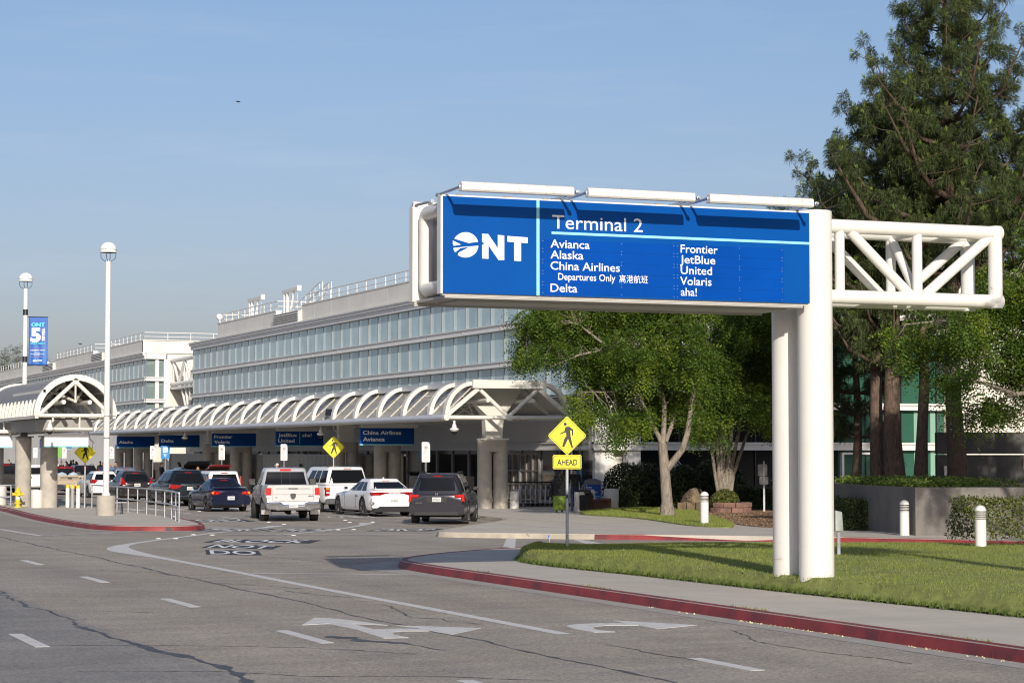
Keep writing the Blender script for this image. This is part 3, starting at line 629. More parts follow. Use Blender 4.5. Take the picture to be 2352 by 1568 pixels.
# posters and shop fittings seen through the storefront
b = MB(); b.box(FX + .085, FX + .11, 89.6, 90.5, .5, 2.3); b.build('poster', mat('poster_blue', (.03, .17, .30), .4, var=.5, scale=4), T1)
b = MB(); b.box(FX + .085, FX + .11, 99.4, 100.3, 1.95, 2.5); b.box(FX + .085, FX + .11, 117.3, 118.6, 1.95, 2.45); b.box(FX + .085, FX + .11, 140, 141, 1.8, 2.4); b.build('window_poster', mat('poster_yellow', (.5, .52, .02), .4, var=.4, scale=3), T1)
# front (camera-facing) end of the near block, right of the corner
T2 = thing('terminal_building', 'terminal end with dark lobby glass and green glazing behind the trees', 'building', (FX + 1, 88, 0))
b = MB(); b.box(FX, FX + .9, 88.0, 88.25, .1, 2.6); b.box(FX + 1.5, FX + 2.2, 87.9, 88.25, .1, 4.6); b.box(FX, FX + 2.2, 87.95, 88.25, 2.97, 5.0); b.box(FX - .1, 46.0, 88.0, 88.2, 5.02, 11.9)
b.build('wall', PANEL, T2)
b = MB()
for (z0, z1) in ((2.6, 2.95), (4.47, 4.78)):
    x0 = FX - .15 if z0 < 3 else FX + 2.3
    b.box(x0, 57.7, 87.8, 88.2, z0, z1); b.box(x0, 57.7, 87.72, 88, z1 - .08, z1 + .004); b.box(x0, 57.7, 87.74, 88, z0 - .004, z0 + .06)
b.build('spandrel_band', mat('band_cream', (.68, .66, .60), .5), T2)
b = MB(); b.add([(FX + 2.2, 88.1, .2), (51.9, 88.1, .2), (51.9, 88.1, 8), (FX + 2.2, 88.1, 8)], [(0, 1, 2, 3)]); b.build('lobby_glass', DARKGLASS, T2)
b = MB(); b.add([(51.9, 88.1, .2), (57.7, 88.1, .2), (57.7, 88.1, 8), (51.9, 88.1, 8)], [(0, 1, 2, 3)]); b.build('green_glazing', GREENGLASS, T2)
b = MB()
for x in np.arange(FX + 2.2, 57.8, 1.94): b.box(x, x + .05, 88.03, 88.15, .2, 8)
b.build('mullion', DARKMETAL, T2)
b = MB()
for x in (56.0, 56.9): b.box(x, x + .28, 88.06, 88.13, .2, 4.4)
b.build('interior_column', mat('interior_pale_green', (.20, .36, .27), .6), T2)
b = MB(); b.box(52.0, 52.12, 87.9, 88.1, .2, 2.5); b.box(54.6, 54.72, 87.9, 88.1, .2, 2.5); b.box(52.12, 54.6, 87.9, 88.1, 2.4, 2.5); b.build('door_frame', WHITE, T2)
b = MB(); b.box(54.0, 54.5, 87.88, 87.9, 2.24, 2.36); b.build('door_notice', SIGNTXT, T2)
b = MB(); y = 57.7
for x in (57.75, 63.3, 68.9, 74.5):
    for z in (0, 2.9, 5.5, 8.1): b.box(x + .015, x + 5.52, 87.4, 88.3, z + .01, z + 2.58 + (.3 if z == 0 else 0))
b.box(57.8, 80, 87.5, 95, 0, 10.6)
b.build('side_wall', mat('cream_wall_panel', (.70, .66, .56), .6, var=.04, scale=.5), T2)
b = MB(); b.box(46, 57.7, 88.0, 88.2, 8, 11.9); b.build('upper_wall', CREAM, T2)
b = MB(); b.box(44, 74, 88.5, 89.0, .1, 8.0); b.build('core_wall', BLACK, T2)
# ---- far block
T3 = thing('terminal_building', 'far terminal block on the left with cream end wall and louvred roof notches', 'building', (FX, 178.6, 0))
Y2, Y3 = 178.6, 178.6 + 70 * PITCH_W
windows(T3, Y2, Y3, 100); facade(T3, Y2, Y3)
parapet(T3, 180.0, 195.8); louvre(T3, 195.9, 201); parapet(T3, 201.1, 220.6); louvre(T3, 220.7, 226.8); parapet(T3, 226.9, 262)
b = MB(); b.box(FX + .36, 74, 180.2, 195.8, 10.5, 11.8); b.box(FX + 1.2, 74, 195.8, 201, 10.5, 11.7); b.box(FX + .36, 74, 201, 220.6, 10.5, 11.8); b.box(FX + 1.2, 74, 220.6, 226.8, 10.5, 11.7); b.box(FX + .36, 74, 226.8, 262, 10.5, 11.8)
b.box(FX + .3, 74, 180.5, Y3, 0, 10.7); b.box(FX - .02, 74, 180.0, 180.3, 10.84, 11.88); b.box(FX, 74, 179.9, 180.4, 11.885, 11.95)
b.box(FX + .3, FX + 4, 195.85, 200.9, 11.2, 11.6); b.box(FX + .3, FX + 4, 220.65, 226.7, 11.2, 11.6); b.box(41.3, 74, 178.9, 180.5, 0, 10.7)
b.build('wall', CREAM, T3)
b = MB(); b.add([(FX + .05, 178.7, 4.0), (40.9, 178.7, 4.0), (40.9, 178.7, 10.27), (FX + .05, 178.7, 10.27)], [(0, 1, 2, 3)]); b.build('corner_glass', mat('corner_glass', (.16, .21, .20), .05, spec=.6), T3)
b = MB()
for (z0, z1) in ((6.65, 6.95), (8.45, 8.77), (10.27, 10.8)): b.box(FX - .1, 41.0, 178.3, 178.75, z0, z1); b.box(FX - .15, 41.0, 178.22, 178.6, z1 - .07, z1 + .004)
b.box(40.9, 41.4, 178.4, 179, 0, 10.27); b.box(FX + .7, FX + 1.0, 178.5, 178.68, 4, 10.2); b.build('corner_trim', WHITE, T3)
railing(T3, [(FX + .15, 226.9, 11.93), (FX + .15, 260, 11.93)], name='roof_railing'); railing(T3, [(FX + 8, 180.2, 11.95), (FX + .15, 180.2, 11.95), (FX + .15, 195.6, 11.95)]); railing(T3, [(FX + 4, 201.2, 11.95), (FX + .15, 201.2, 11.95), (FX + .15, 220.4, 11.95)])
b = MB(); b.box(FX + .1, FX + .3, Y2, Y3, 0, 5); b.build('ground_floor_wall', PANEL, T3)
# ---- bridge between the blocks
TB = thing('link_bridge', 'white tubular truss bridge linking the two terminal blocks', 'bridge', (42, 170, 0))
b = MB()
for x in (41.7, 44.2):
    for z in (10.16, 8.2): b.tube([(x, 161, z), (x, 179.2, z)], .18, 12)
b.build('chord', WHITE, TB)
b = MB()
for x in (41.7, 44.2):
    ys = np.linspace(162.6, 178.4, 9)
    for k in range(8): z0, z1 = (10.1, 8.25) if k % 2 == 0 else (8.25, 10.1); b.tube([(x, ys[k], z0), (x, ys[k + 1], z1)], .12, 10)
    for k in range(0, 9, 2): b.tube([(x, ys[k], 8.25), (x, ys[k], 10.1)], .09, 10)
for y in (166, 174):
    for d in (-1.6, 0, 1.6): b.tube([(41.7, y + d, 8.1), (41.7 + .3, y + d * .2, 5.5), (42, y, 3.5)], .14, 10)
b.build('brace', WHITE, TB)
b = MB(); b.box(44.8, 45.0, 161.5, 179.5, 6.5, 10.2); b.build('glazing', DARKGLASS, TB); b = MB(); b.box(41.5, 45.2, 161.5, 179.2, 7.75, 7.95); b.box(44, 45.2, 161.5, 179.2, 4, 6.4); b.build('deck', BAND, TB)

# ================================================================ ARCHED CANOPY ALONG THE KERB
CX, HWID = 33.46, 2.78
CAN = thing('entrance_canopy', 'long arched entrance canopy with white ribs and sloping glass along the kerb', 'canopy', (CX, 85, 0))
YF, YE = 83.2, 172.0
def arc(y, side, w=.34, t=.16):
    b = MB(); pts = []
    for k in range(13):
        a = math.pi / 2 * k / 12; pts.append((CX + side * (1.5 + 1.28 * math.cos(a)), 3.98 + 1.42 * math.sin(a)))
    k = len(pts); vs = []
    for i, (x, z) in enumerate(pts):
        a = math.pi / 2 * i / 12; nx, nz = side * math.cos(a), math.sin(a)
        vs += [(x, y, z), (x, y + w, z), (x - nx * t, y + w, z - nz * t), (x - nx * t, y, z - nz * t)]
    fs = [(i * 4 + j, i * 4 + (j + 1) % 4, (i + 1) * 4 + (j + 1) % 4, (i + 1) * 4 + j) for i in range(k - 1) for j in range(4)] + [(0, 3, 2, 1), tuple((k - 1) * 4 + j for j in range(4))]
    b.add(vs, fs); return b
ys = [YF] + [85.1 + 3.37 * k for k in range(26)]
for side in (-1, 1):
    for i, y in enumerate(ys):
        if i < 26: arc(y, side).build('arched_rib', CANWHITE, CAN)
CANGLASS = glass('canopy_glass', (.50, .47, .41), .40, rough=.3)
b = MB()
for side in (-1, 1):
    x0, x1 = CX + side * 2.74, CX + side * 1.52; b.add([(x0, YF + .2, 4.02), (x0, YE, 4.02), (x1, YE, 5.16), (x1, YF + .2, 5.16)], [(0, 1, 2, 3)])
b.build('glazing', CANGLASS, CAN)
b = MB()
for side in (-1, 1):
    x0, x1 = CX + side * 2.76, CX + side * 1.5
    for k in range(52):
        y = YF + .25 + k * 1.685
        b.beam((x0, y, 4.04), (x1, y, 5.2), .035, .05)
    for f in (.33, .66): b.beam((x0 + (x1 - x0) * f, YF + .2, 4.02 + 1.15 * f), (x0 + (x1 - x0) * f, YE, 4.02 + 1.15 * f), .04, .05)
b.build('glazing_bar', mat('glazing_bar_paint', (.50, .47, .41), .5), CAN)
b = MB()
for side in (-1, 1):
    x = CX + side * HWID; b.tube([(x, YF, 3.90), (x, YE, 3.90)], .13, 14); b.box(min(x, x - side * .42), max(x, x - side * .42), YF + .3, YE, 3.99, 4.06); 
b.build('gutter_tube', GUTTER, CAN)
b = MB(); b.box(CX - 1.56, CX + 1.56, YF + .1, YE, 5.22, 5.30); b.box(CX - 1.66, CX - 1.5, YF + .5, YE, 5.2, 5.42); b.box(CX + 1.5, CX + 1.66, YF + .5, YE, 5.2, 5.42); b.build('roof_deck', GUTTER, CAN)
b = MB()
for x in (CX - 1.0, CX + 1.0): b.tube([(x, YF - .25, 4.62), (x, YE, 4.62)], .085, 12)
b.build('purlin', CANWHITE, CAN)
b = MB(); b.box(CX - 1.62, CX + 1.62, YF - .18, YF + .02, 5.12, 5.46); b.build('front_beam', CANWHITE, CAN)
b = MB(); b.tube([(CX - HWID, YF - .05, 3.92), (CX + HWID, YF - .05, 3.92)], .085, 12)
for x in (-HWID, 0, HWID): b.lathe([(.0, -.14), (.13, -.12), (.13, .12), (.0, .14)], (CX + x, YF - .08, 3.92), 14, axis='y')
b.build('front_chord', CANWHITE, CAN)
for dy in (0, 1.9):
    b = MB()
    for s_ in (-1, 1):
        b.tube([(CX + s_ * 1.25, YF + dy, 5.05), (CX, YF + dy, 3.95)], .085 if dy == 0 else .07, 10); b.beam((CX + s_ * 1.35, YF + dy, 5.1), (CX + s_ * 2.7, YF + dy, 4.02), .15, .16)
    b.build('front_brace', CANWHITE, CAN)
b = MB()
for k in range(26):
    y = 85.1 + 3.37 * k
    for s_ in (-1, 1): b.tube([(CX + s_ * 1.3, y, 5.05), (CX + s_ * .2, y + 1.6, 4.1)], .05, 6); b.tube([(CX + s_ * 1.3, y + 3.3, 5.05), (CX + s_ * .2, y + 1.6, 4.1)], .05, 6)
    b.tube([(CX - HWID, y, 3.92), (CX + HWID, y, 3.92)], .055, 6)
b.build('roof_brace', CANWHITE, CAN)
# walkway roof, made glass so daylight reaches the wall
b = MB(); b.add([(36.3, YF + 5, 5.0), (FX, YF + 5, 5.06), (FX, YE, 5.06), (36.3, YE, 5.0)], [(0, 1, 2, 3)])
b.build('walkway_glazing', CANGLASS, CAN)
PIERS = [85.0, 98.7, 105.3, 125.6, 132.2, 152.2, 158.6]
for i, y in enumerate(PIERS):
    b = MB(); w = .665
    # two round shafts joined by a flat capital block, one casting
    for sx in (-1, 1): b.lathe([(.31, .14), (.31, 2.62), (.31, 3.02)], (CX + sx * (w - .31), y, 0), 26)
    b.box(CX - w + .31, CX + w - .31, y - .309, y + .309, 2.52, 3.02)
    o = b.build('pier', CONC2, CAN, bevel=.012)
    b = MB(); b.box(CX - .62, CX + .62, y - .3, y + .3, 3.02, 3.08)
    b.hexa([(CX - .36, y - .22, 3.08), (CX + .36, y - .22, 3.08), (CX + .36, y + .22, 3.08), (CX - .36, y + .22, 3.08), (CX - .42, y - .22, 3.95), (CX + .42, y - .22, 3.95), (CX + .42, y + .22, 3.95), (CX - .42, y + .22, 3.95)])
    b.hexa([(CX - .42, y - .2, 3.95), (CX + .42, y - .2, 3.95), (CX + .42, y + .2, 3.95), (CX - .42, y + .2, 3.95), (CX - 1.3, y - .2, 5.2), (CX + 1.3, y - .2, 5.2), (CX + 1.3, y + .2, 5.2), (CX - 1.3, y + .2, 5.2)])
    b.build('pier_head', CANWHITE, CAN)
# dome cameras
def dome_camera(x, y, z, label):
    t = thing('dome_camera', label, 'camera', (x, y, z)); b = MB()
    b.lathe([(.0, .34), (.05, .33), (.05, .2), (.08, .18), (.10, .06), (.19, .0), (.19, -.04), (.12, -.1), (.0, -.1)], (0, 0, 0), 20); b.build('housing', WHITE, t, world=False)
    b = MB(); b.lathe([(.12, -.1), (.115, -.16), (.07, -.22), (.0, -.24)], (0, 0, 0), 16); b.build('lens_dome', BLACK, t, world=False); return t
dome_camera(31.0, 83.0, 3.45, 'white dome security camera hanging from the near left corner of the arched canopy')
dome_camera(31.0, 101.5, 3.42, 'white dome security camera under the canopy eave above the silver pickup')
dome_camera(31.0, 129.5, 3.42, 'white dome security camera under the canopy eave above the dark waiting vehicles')
# ================================================================ ISLAND SHELTER
SX, SR, SF = 16.62, 1.62, 88.2
SHL = thing('bus_shelter', 'barrel vaulted shelter with grey metal roof on the left traffic island', 'shelter', (SX, 96, 0))
def halfarc(b, y, r0, r1, wd, z0=3.96, n=24, mi=0, a0=0, a1=math.pi, cx=SX, sz=1.0):
    vs = []
    for i in range(n + 1):
        a = a0 + (a1 - a0) * i / n; c, s_ = math.cos(a), math.sin(a) * sz
        vs += [(cx + r0 * c, y, z0 + r0 * s_), (cx + r1 * c, y, z0 + r1 * s_), (cx + r1 * c, y + wd, z0 + r1 * s_), (cx + r0 * c, y + wd, z0 + r0 * s_)]
    b.add(vs, [(i * 4 + j, i * 4 + (j + 1) % 4, (i + 1) * 4 + (j + 1) % 4, (i + 1) * 4 + j) for i in range(n) for j in range(4)] + [(0, 3, 2, 1), tuple(n * 4 + j for j in range(4))], mi)
b = MB(); halfarc(b, SF, 1.45, 1.68, .3); b.build('front_arch', CANWHITE, SHL)
b = MB(); halfarc(b, SF + .3, 1.56, 1.62, 13.6, a0=R(22), a1=R(158)); b.build('vault_roof', ROOFGREY, SHL)
b = MB()
for k in range(24): halfarc(b, SF + .5 + k * .58, 1.6205, 1.626, .05, a0=R(23), a1=R(157), n=18)
b.build('roof_seam', mat('roof_seam_metal', (.27, .265, .26), .5, .2), SHL)
for s_ in (0, 1):
    for k in range(14):
        b = MB(); a0, a1 = (R(1), R(24)) if s_ == 0 else (R(156), R(179)); halfarc(b, SF + .75 + k * .95, 1.40, 1.68, .12, a0=a0, a1=a1, n=8); b.build('eave_fin', CANWHITE, SHL)
b = MB()
for s_ in (-1, 1): b.box(SX + s_ * 1.56 - .07, SX + s_ * 1.56 + .07, SF, SF + 46, 3.86, 3.98); b.box(SX + s_ * 1.26 - .05, SX + s_ * 1.26 + .05, SF, SF + 7.6, 4.9, 5.02)
b.build('eave_beam', CANWHITE, SHL)
b = MB(); halfarc(b, SF + 13.9, 1.45, 1.72, .3); halfarc(b, SF + 14.2, 1.6, 1.66, 28, a0=R(25), a1=R(155)); b.build('rear_vault', [CANWHITE], SHL)
b = MB()
for dy in (0, 2.9, 5.8, 8.7, 11.6):
    y = SF + .1 + dy; b.tube([(SX - 1.5, y, 3.98), (SX + 1.5, y, 3.98)], .08, 10)
    for s_ in (-1, 1): b.tube([(SX, y, 5.36), (SX + s_ * 1.45, y, 4.0)], .085, 10)
    b.tube([(SX, y, 5.3), (SX, y, 4.55)], .04, 6); b.tube([(SX, y, 4.55), (SX - .9, y + 2.8, 5.2)], .06, 8); b.tube([(SX, y, 4.55), (SX + .9, y + 2.8, 5.2)], .06, 8)
    b.lathe([(.0, -.1), (.12, -.1), (.12, .1), (.0, .1)], (SX, y, 5.36), 14, axis='y')
for x in (-.5, .55): b.tube([(SX + x, SF - .1, 4.52), (SX + x, SF + 7.5, 4.52)], .09, 10)
b.build('roof_truss', CANWHITE, SHL)
b = MB(); b.box(SX - 1.25, SX + 1.1, SF + 2.2, SF + 40, 3.36, 3.84); b.build('service_duct', mat('duct_grey', (.30, .285, .26), .7, var=.08), SHL)
for (x, y, r) in ((16.45, 93.2, .365), (15.75, 95.5, .345), (16.5, 108, .36), (15.75, 110.3, .35), (16.5, 122, .36)):
    b = MB(); b.lathe([(r, .15), (r, 3.12), (r - .02, 3.14), (0, 3.14)], (x, y, 0), 30); b.build('pillar', CONC2, SHL)
    b = MB(); b.box(x - r - .04, x + r + .04, y - r - .04, y + r + .04, 3.145, 3.2); b.box(x - .15, x + .15, y - .15, y + .15, 3.2, 3.5); b.build('pillar_cap', ROOFGREY, SHL)
def blank_sign(x0, x1, y, z0, z1, label):
    t = thing('hanging_sign', label, 'sign', ((x0 + x1) / 2, y, z1), group='blank white signs under the shelter'); b = MB()
    b.box(x0, x1, y, y + .2, z0, z1); b.build('panel', mat('blank_sign_white', (.72, .72, .72), .5), t); b = MB(); b.box(x0 - .02, x1 + .1, y - .35, y - .1, z1 + .06, z1 + .22); b.box(x0 + .1, x0 + .15, y - .3, y + .1, z1, z1 + .1); b.box(x1 - .15, x1 - .1, y - .3, y + .1, z1, z1 + .1); b.build('light_fixture', CANWHITE, t, bevel=.03)
    b = MB(); b.box(x0, x1, y + .01, y + .19, z0 - .05, z0); b.build('stripe', CYAN, t)
    b = MB()
    for x in (x0 + .35, x1 - .35): b.tube([(x, y + .1, z1), (x, y + .1, 3.95)], .04, 8)
    b.build('hanger', CANWHITE, t)
blank_sign(15.75, 17.55, 90.3, 2.77, 3.29, 'blank white hanging sign in front of the shelter pillar beside the white lamp post')
blank_sign(14.0, 15.5, 96.9, 2.75, 3.27, 'blank white hanging sign at the left picture edge under the shelter')
dome_camera(15.55, 88.0, 3.45, 'small white dome camera below the front arch of the island shelter')

# ================================================================ OVERHEAD TERMINAL SIGN
SG = thing('overhead_sign', 'large blue Terminal 2 airline directory sign on white tubular posts on the lawn', 'sign', (18.18, 31.57, .35))
b = MB(); b.lathe([(.29, .25), (.29, 6.46), (.27, 6.475), (0, 6.475)], (18.18, 31.57, 0), 48); b.build('post', SIGNWHITE, SG)
b = MB(); b.lathe([(.29, .25), (.29, 6.40), (0, 6.40)], (18.18, 32.45, 0), 48); b.build('post', SIGNWHITE, SG)
YA, YB = 31.57, 32.40
b = MB()
for y in (YA, YB):
    b.tube([(18.45, y, 6.24), (21.85, y, 6.24)], .118, 20); b.tube([(18.45, y, 5.06), (21.85, y, 5.06)], .118, 20); b.tube([(21.74, y, 4.945), (21.74, y, 6.355)], .122, 20)
    b.tube([(18.66, y, 5.06), (18.66, y, 6.24)], .085, 16); b.tube([(20.17, y, 5.06), (20.17, y, 6.24)], .088, 16)
    b.tube([(18.86, y, 6.16), (20.03, y, 5.12)], .088, 16); b.tube([(20.3, y, 5.12), (21.62, y, 6.16)], .088, 16)
b.tube([(21.74, YA, 6.24), (21.74, YB, 6.24)], .1, 14); b.tube([(21.74, YA, 5.06), (21.74, YB, 5.06)], .1, 14)
b.tube([(20.17, YB, 6.2), (20.17, YA, 5.1)], .075, 12); b.tube([(20.2, YA, 6.2), (20.2, YB, 6.2)], .07, 12); b.tube([(20.2, YA, 6.22), (21.6, YB, 6.22)], .06, 12); b.tube([(18.7, YA, 5.06), (20.2, YB, 5.06)], .06, 12)
b.build('truss', SIGNWHITE, SG)
b = MB()
for y in (YA - .1, YB):
    b.tube([(11.62, y, 5.03), (17.9, y, 5.03)], .11, 16); b.tube([(11.62, y, 6.24), (17.9, y, 6.24)], .11, 16)
yv, q = (YA - .1, YB), []
lo, hi, rc = 5.03, 6.24, .12
pts = []
for (cy, cz, a0) in ((yv[1] - rc, hi - rc, 0), (yv[0] + rc, hi - rc, 90), (yv[0] + rc, lo + rc, 180), (yv[1] - rc, lo + rc, 270)):
    for k in range(7): a = R(a0 + 15 * k); pts.append((11.62, cy + rc * math.cos(a), cz + rc * math.sin(a)))
pts.append(pts[0]); b.tube(pts, .115, 16, caps=False); b.build('end_loop', SIGNWHITE, SG)
b = MB(); b.box(11.44, 17.845, 31.15, 31.20, 4.90, 6.385); FP = b.build('front_panel', SIGNBLUE, SG)
b = MB(); b.box(11.405, 11.44, 31.14, 31.30, 4.89, 6.39); b.box(11.44, 17.845, 31.16, 31.30, 6.385, 6.41); b.box(11.44, 17.845, 31.20, 31.26, 4.87, 4.90); b.build('panel_edge', WHITE, FP)
b = MB(); b.box(11.45, 17.7, 32.56, 32.63, 4.86, 6.36); b.box(11.43, 11.45, 32.5, 32.66, 4.85, 6.37); b.build('back_panel', PANEL, SG)
b = MB(); b.box(11.5, 17.75, 31.21, 32.55, 4.83, 4.87); b.box(11.8, 17.6, 31.5, 32.3, 4.80, 4.83); b.box(11.46, 17.7, 32.5, 32.56, 4.78, 4.86); b.build('underside_tray', mat('sign_underside', (.40, .385, .35), .6, var=.1, scale=2), SG)
b = MB()
for k in range(5): z = 4.925 + .172 * k; b.box(13.07, 15.395, 31.146, 31.15, z, z + .168); b.box(15.40, 17.36, 31.146, 31.15, z, z + .168)
b.build('name_strip', STRIPBLUE, FP)
b = MB()
for k in range(5):
    for x in (13.10, 14.45, 15.37, 15.43, 16.55, 17.33):
        for dz in (.02, .145): b.cyl((x, 31.146, 4.925 + .172 * k + dz), (x, 31.143, 4.925 + .172 * k + dz), .006, n=6)
b.build('rivet', STEEL, FP)
b = MB(); b.box(12.995, 13.045, 31.145, 31.15, 4.9, 6.385); b.box(13.25, 17.845, 31.144, 31.15, 5.865, 5.905); b.build('stripe', CYAN, FP)
b = MB(); ex, ez, Yt = (1, 0, 0), (0, 0, 1), 31.143
for body, x, z, cap, w, bold in (('Terminal 2', 13.26, 5.955, .225, 1.56, .002), ('Avianca', 13.23, 5.655, .135, .67, .008), ('Alaska', 13.23, 5.485, .135, .56, .008), ('China Airlines', 13.23, 5.312, .135, 1.19, .008), ('Departures Only', 13.36, 5.155, .112, .98, .006), ('离港航班', 14.41, 5.150, .125, .50, .0), ('Delta', 13.23, 4.965, .135, .455, .008),
                                 ('Frontier', 15.49, 5.655, .135, .665, .008), ('JetBlue', 15.48, 5.485, .135, .63, .008), ('United', 15.49, 5.312, .135, .56, .008), ('Volaris', 15.48, 5.138, .135, .56, .008), ('aha!', 15.49, 4.965, .135, .285, .004)):
    b = MB(); put_text(b, body, (x, Yt, z), ex, ez, cap=cap if ord(body[0]) < 999 else cap * .8, width=w, bold=bold); b.build('lettering', SIGNTXT, FP)

# airport logo: ring letter crossed by an aircraft silhouette, then N and T
def lz(p): x, y = p; y -= .04 * (x - 682); return (11.815 + (x - 682) * .001597, 5.645 - (y - 735) * .00148)
def circ(a0, a1, n=14): return [(682 + 132 * math.cos(R(a0 + (a1 - a0) * i / n)), 735 - 132 * math.sin(R(a0 + (a1 - a0) * i / n))) for i in range(n + 1)]
b = MB()
for poly in (circ(14, 151) + [(570, 672), (712, 716)], [(552, 690), (634, 732), (560, 745), (550, 720)], [(552, 768), (640, 758), (812, 744)] + circ(-4, -128, 12) + [(612, 814), (712, 762), (690, 760), (630, 768), (578, 810)] + circ(-146, -166, 3)):
    b.prism([lz(p) for p in poly], 31.143, 31.15, 'xz')
for poly in ([(852, 619), (915, 622), (1015, 770), (1015, 631), (1082, 638), (1082, 896), (1022, 894), (918, 740), (918, 881), (852, 877), (852, 736), (868, 728), (874, 720), (866, 712), (852, 706)],
             [(1115, 642), (1327, 658), (1327, 718), (1258, 713), (1258, 908), (1186, 902), (1186, 707), (1115, 702)]): b.prism([lz(p) for p in poly], 31.143, 31.15, 'xz')
b.build('logo', SIGNTXT, FP)
def fixture(x0, x1, y0, y1, z):
    b = MB(); s_ = -1 if y1 < y0 else 1
    prof = [(y1 - s_ * .10, z - .055), (y1 + s_ * .03, z - .06), (y1 + s_ * .06, z - .03), (y1 + s_ * .045, z + .075), (y1, z + .095), (y1 - s_ * .06, z + .08), (y1 - s_ * .12, z + .0)]
    b.prism(prof, x0, x1, 'yz'); f = b.build('light_fixture', SIGNWHITE, SG, bevel=.008)
    for x in (x0 + .02, x1 + .1):
        b = MB(); b.tube([(x, y0, 6.40), (x, y0, z - .02)], .032, 8); b.tube([(x, y0, z), (x, y1 + s_ * .0, z + .02)], .022, 8); b.cyl((x, y0 - s_ * .0, z - .03), (x, y0 - s_ * .12, z + .0), .036, n=8)
        b.cyl((x, y1 - s_ * .1, z + .02), (x, y1 - s_ * .04, z + .02), .034, n=8); b.build('arm', STEEL, f)
for x0, x1 in ((11.47, 13.31), (13.55, 15.38), (15.64, 17.50)): fixture(x0, x1, 31.40, 30.44, 6.44)
fixture(11.7, 13.3, 32.5, 33.3, 6.45)
b = MB()
for x in (11.7, 12.5, 13.15, 14.9, 15.1, 16.7): b.box(x, x + .09, 31.22, 31.3, 6.41, 6.432)
b.build('rust_bracket', mat('rusty_bracket', (.38, .20, .10), .9, var=.4, scale=30), SG)

# ================================================================ STREET FURNITURE
BLKS = mat('sign_black', (.012, .012, .012), .5)
def rrect(w, h, r, n=5):
    p = []
    for cx, cz, a0 in ((w / 2 - r, h / 2 - r, 0), (-w / 2 + r, h / 2 - r, 90), (-w / 2 + r, -h / 2 + r, 180), (w / 2 - r, -h / 2 + r, 270)):
        p += [(cx + r * math.cos(R(a0 + 90 * k / n)), cz + r * math.sin(R(a0 + 90 * k / n))) for k in range(n + 1)]
    return p
def ring(b, outer, inner, y0, y1, mi=0):
    n = len(outer); vs = [(x, y0, z) for x, z in outer] + [(x, y0, z) for x, z in inner]
    b.add(vs, [(i, (i + 1) % n, n + (i + 1) % n, n + i) for i in range(n)], mi)
PED = [(1748, 480), (1785, 476), (1828, 507), (1826, 567), (1813, 567), (1810, 518), (1797, 514), (1800, 572), (1825, 690), (1808, 692), (1774, 602), (1735, 685), (1713, 680), (1735, 600), (1757, 572), (1752, 536), (1693, 556), (1689, 547), (1735, 525)]
def diamond(t, z, half, name='warning_plate'):
    s2 = half * math.sqrt(2); rot = lambda p: ((p[0] - p[1]) * .70711, (p[0] + p[1]) * .70711)
    O = [rot(p) for p in rrect(s2, s2, .09 * s2)]; b = MB(); b.prism([(x, zz + z) for x, zz in O], -.006, .0, 'xz'); pl = b.build(name, YELLOW, t, world=False)
    b = MB(); a = [rot(p) for p in rrect(s2 * .945, s2 * .945, .075 * s2)]; c = [rot(p) for p in rrect(s2 * .91, s2 * .91, .06 * s2)]
    ring(b, [(x, zz + z) for x, zz in a], [(x, zz + z) for x, zz in c], -.008, 0); k = half / 200
    b.prism([((x - 1764) * k, z - (y - 569) * k) for x, y in PED], -.0095, -.007, 'xz'); hx, hz = (1745 - 1764) * k, z - (452 - 569) * k
    b.prism([(hx + 17 * k * math.cos(2 * math.pi * i / 14), hz + 17 * k * math.sin(2 * math.pi * i / 14)) for i in range(14)], -.0095, -.007, 'xz'); b.build('walking_figure', BLKS, pl, world=False)
# pedestrian-ahead sign in the lawn
VR = -22
t = thing('crossing_sign', 'yellow diamond walking figure sign with AHEAD plate on a grey post in the grass', 'sign', (19.44, 44.82, .33), VR)
b = MB(); b.cyl((0, .05, -.1), (0, .05, 2.95), .034, n=14); b.build('post', POSTGREY, t, world=False)
diamond(t, 2.52, .44)
b = MB(); b.prism([(x, zz + 1.93) for x, zz in rrect(.64, .315, .03)], -.006, 0, 'xz'); pl = b.build('ahead_plate', YELLOW, t, world=False)
b = MB(); ring(b, [(x, zz + 1.93) for x, zz in rrect(.615, .29, .025)], [(x, zz + 1.93) for x, zz in rrect(.59, .265, .02)], -.008, 0); put_text(b, 'AHEAD', (-.225, -.0085, 1.86), ex, ez, cap=.135, width=.455, bold=.03); b.build('lettering', BLKS, pl, world=False)
b = MB(); b.box(-.03, .02, .013, .017, 1.12, 1.2); b.build('sticker', BLACK, t, world=False)
def solar(t, pts, ps):
    b = MB(); b.tube(pts, .03, 8); b.build('arm', STEEL, t, world=False); b = MB(); x, y, z = ps; b.hexa([(x - .35, y - .25, z - .14), (x + .35, y - .25, z - .14), (x + .35, y + .25, z + .14), (x - .35, y + .25, z + .14), (x - .35, y - .27, z - .11), (x + .35, y - .27, z - .11), (x + .35, y + .23, z + .17), (x - .35, y + .23, z + .17)]); b.build('solar_panel', DARKMETAL, t, world=False)
t = thing('crossing_sign', 'yellow diamond walking figure sign with solar panel on the kerb behind the white vehicles', 'sign', (31.0, 99.4, .15), VR)
b = MB(); b.cyl((0, .05, 0), (0, .05, 3.1), .035, n=10); b.build('post', STEEL, t, world=False); diamond(t, 2.6, .54)
solar(t, [(.2, .06, 2.7), (.22, .06, 3.25), (-.02, .06, 3.5), (.0, .06, 4.2)], (-.05, .1, 4.25))
b = MB(); b.lathe([(0, -.03), (.02, -.02), (.02, .02), (0, .03)], (.42, -.02, 2.72), 8, axis='y'); b.build('beacon', AMBER, t, world=False)
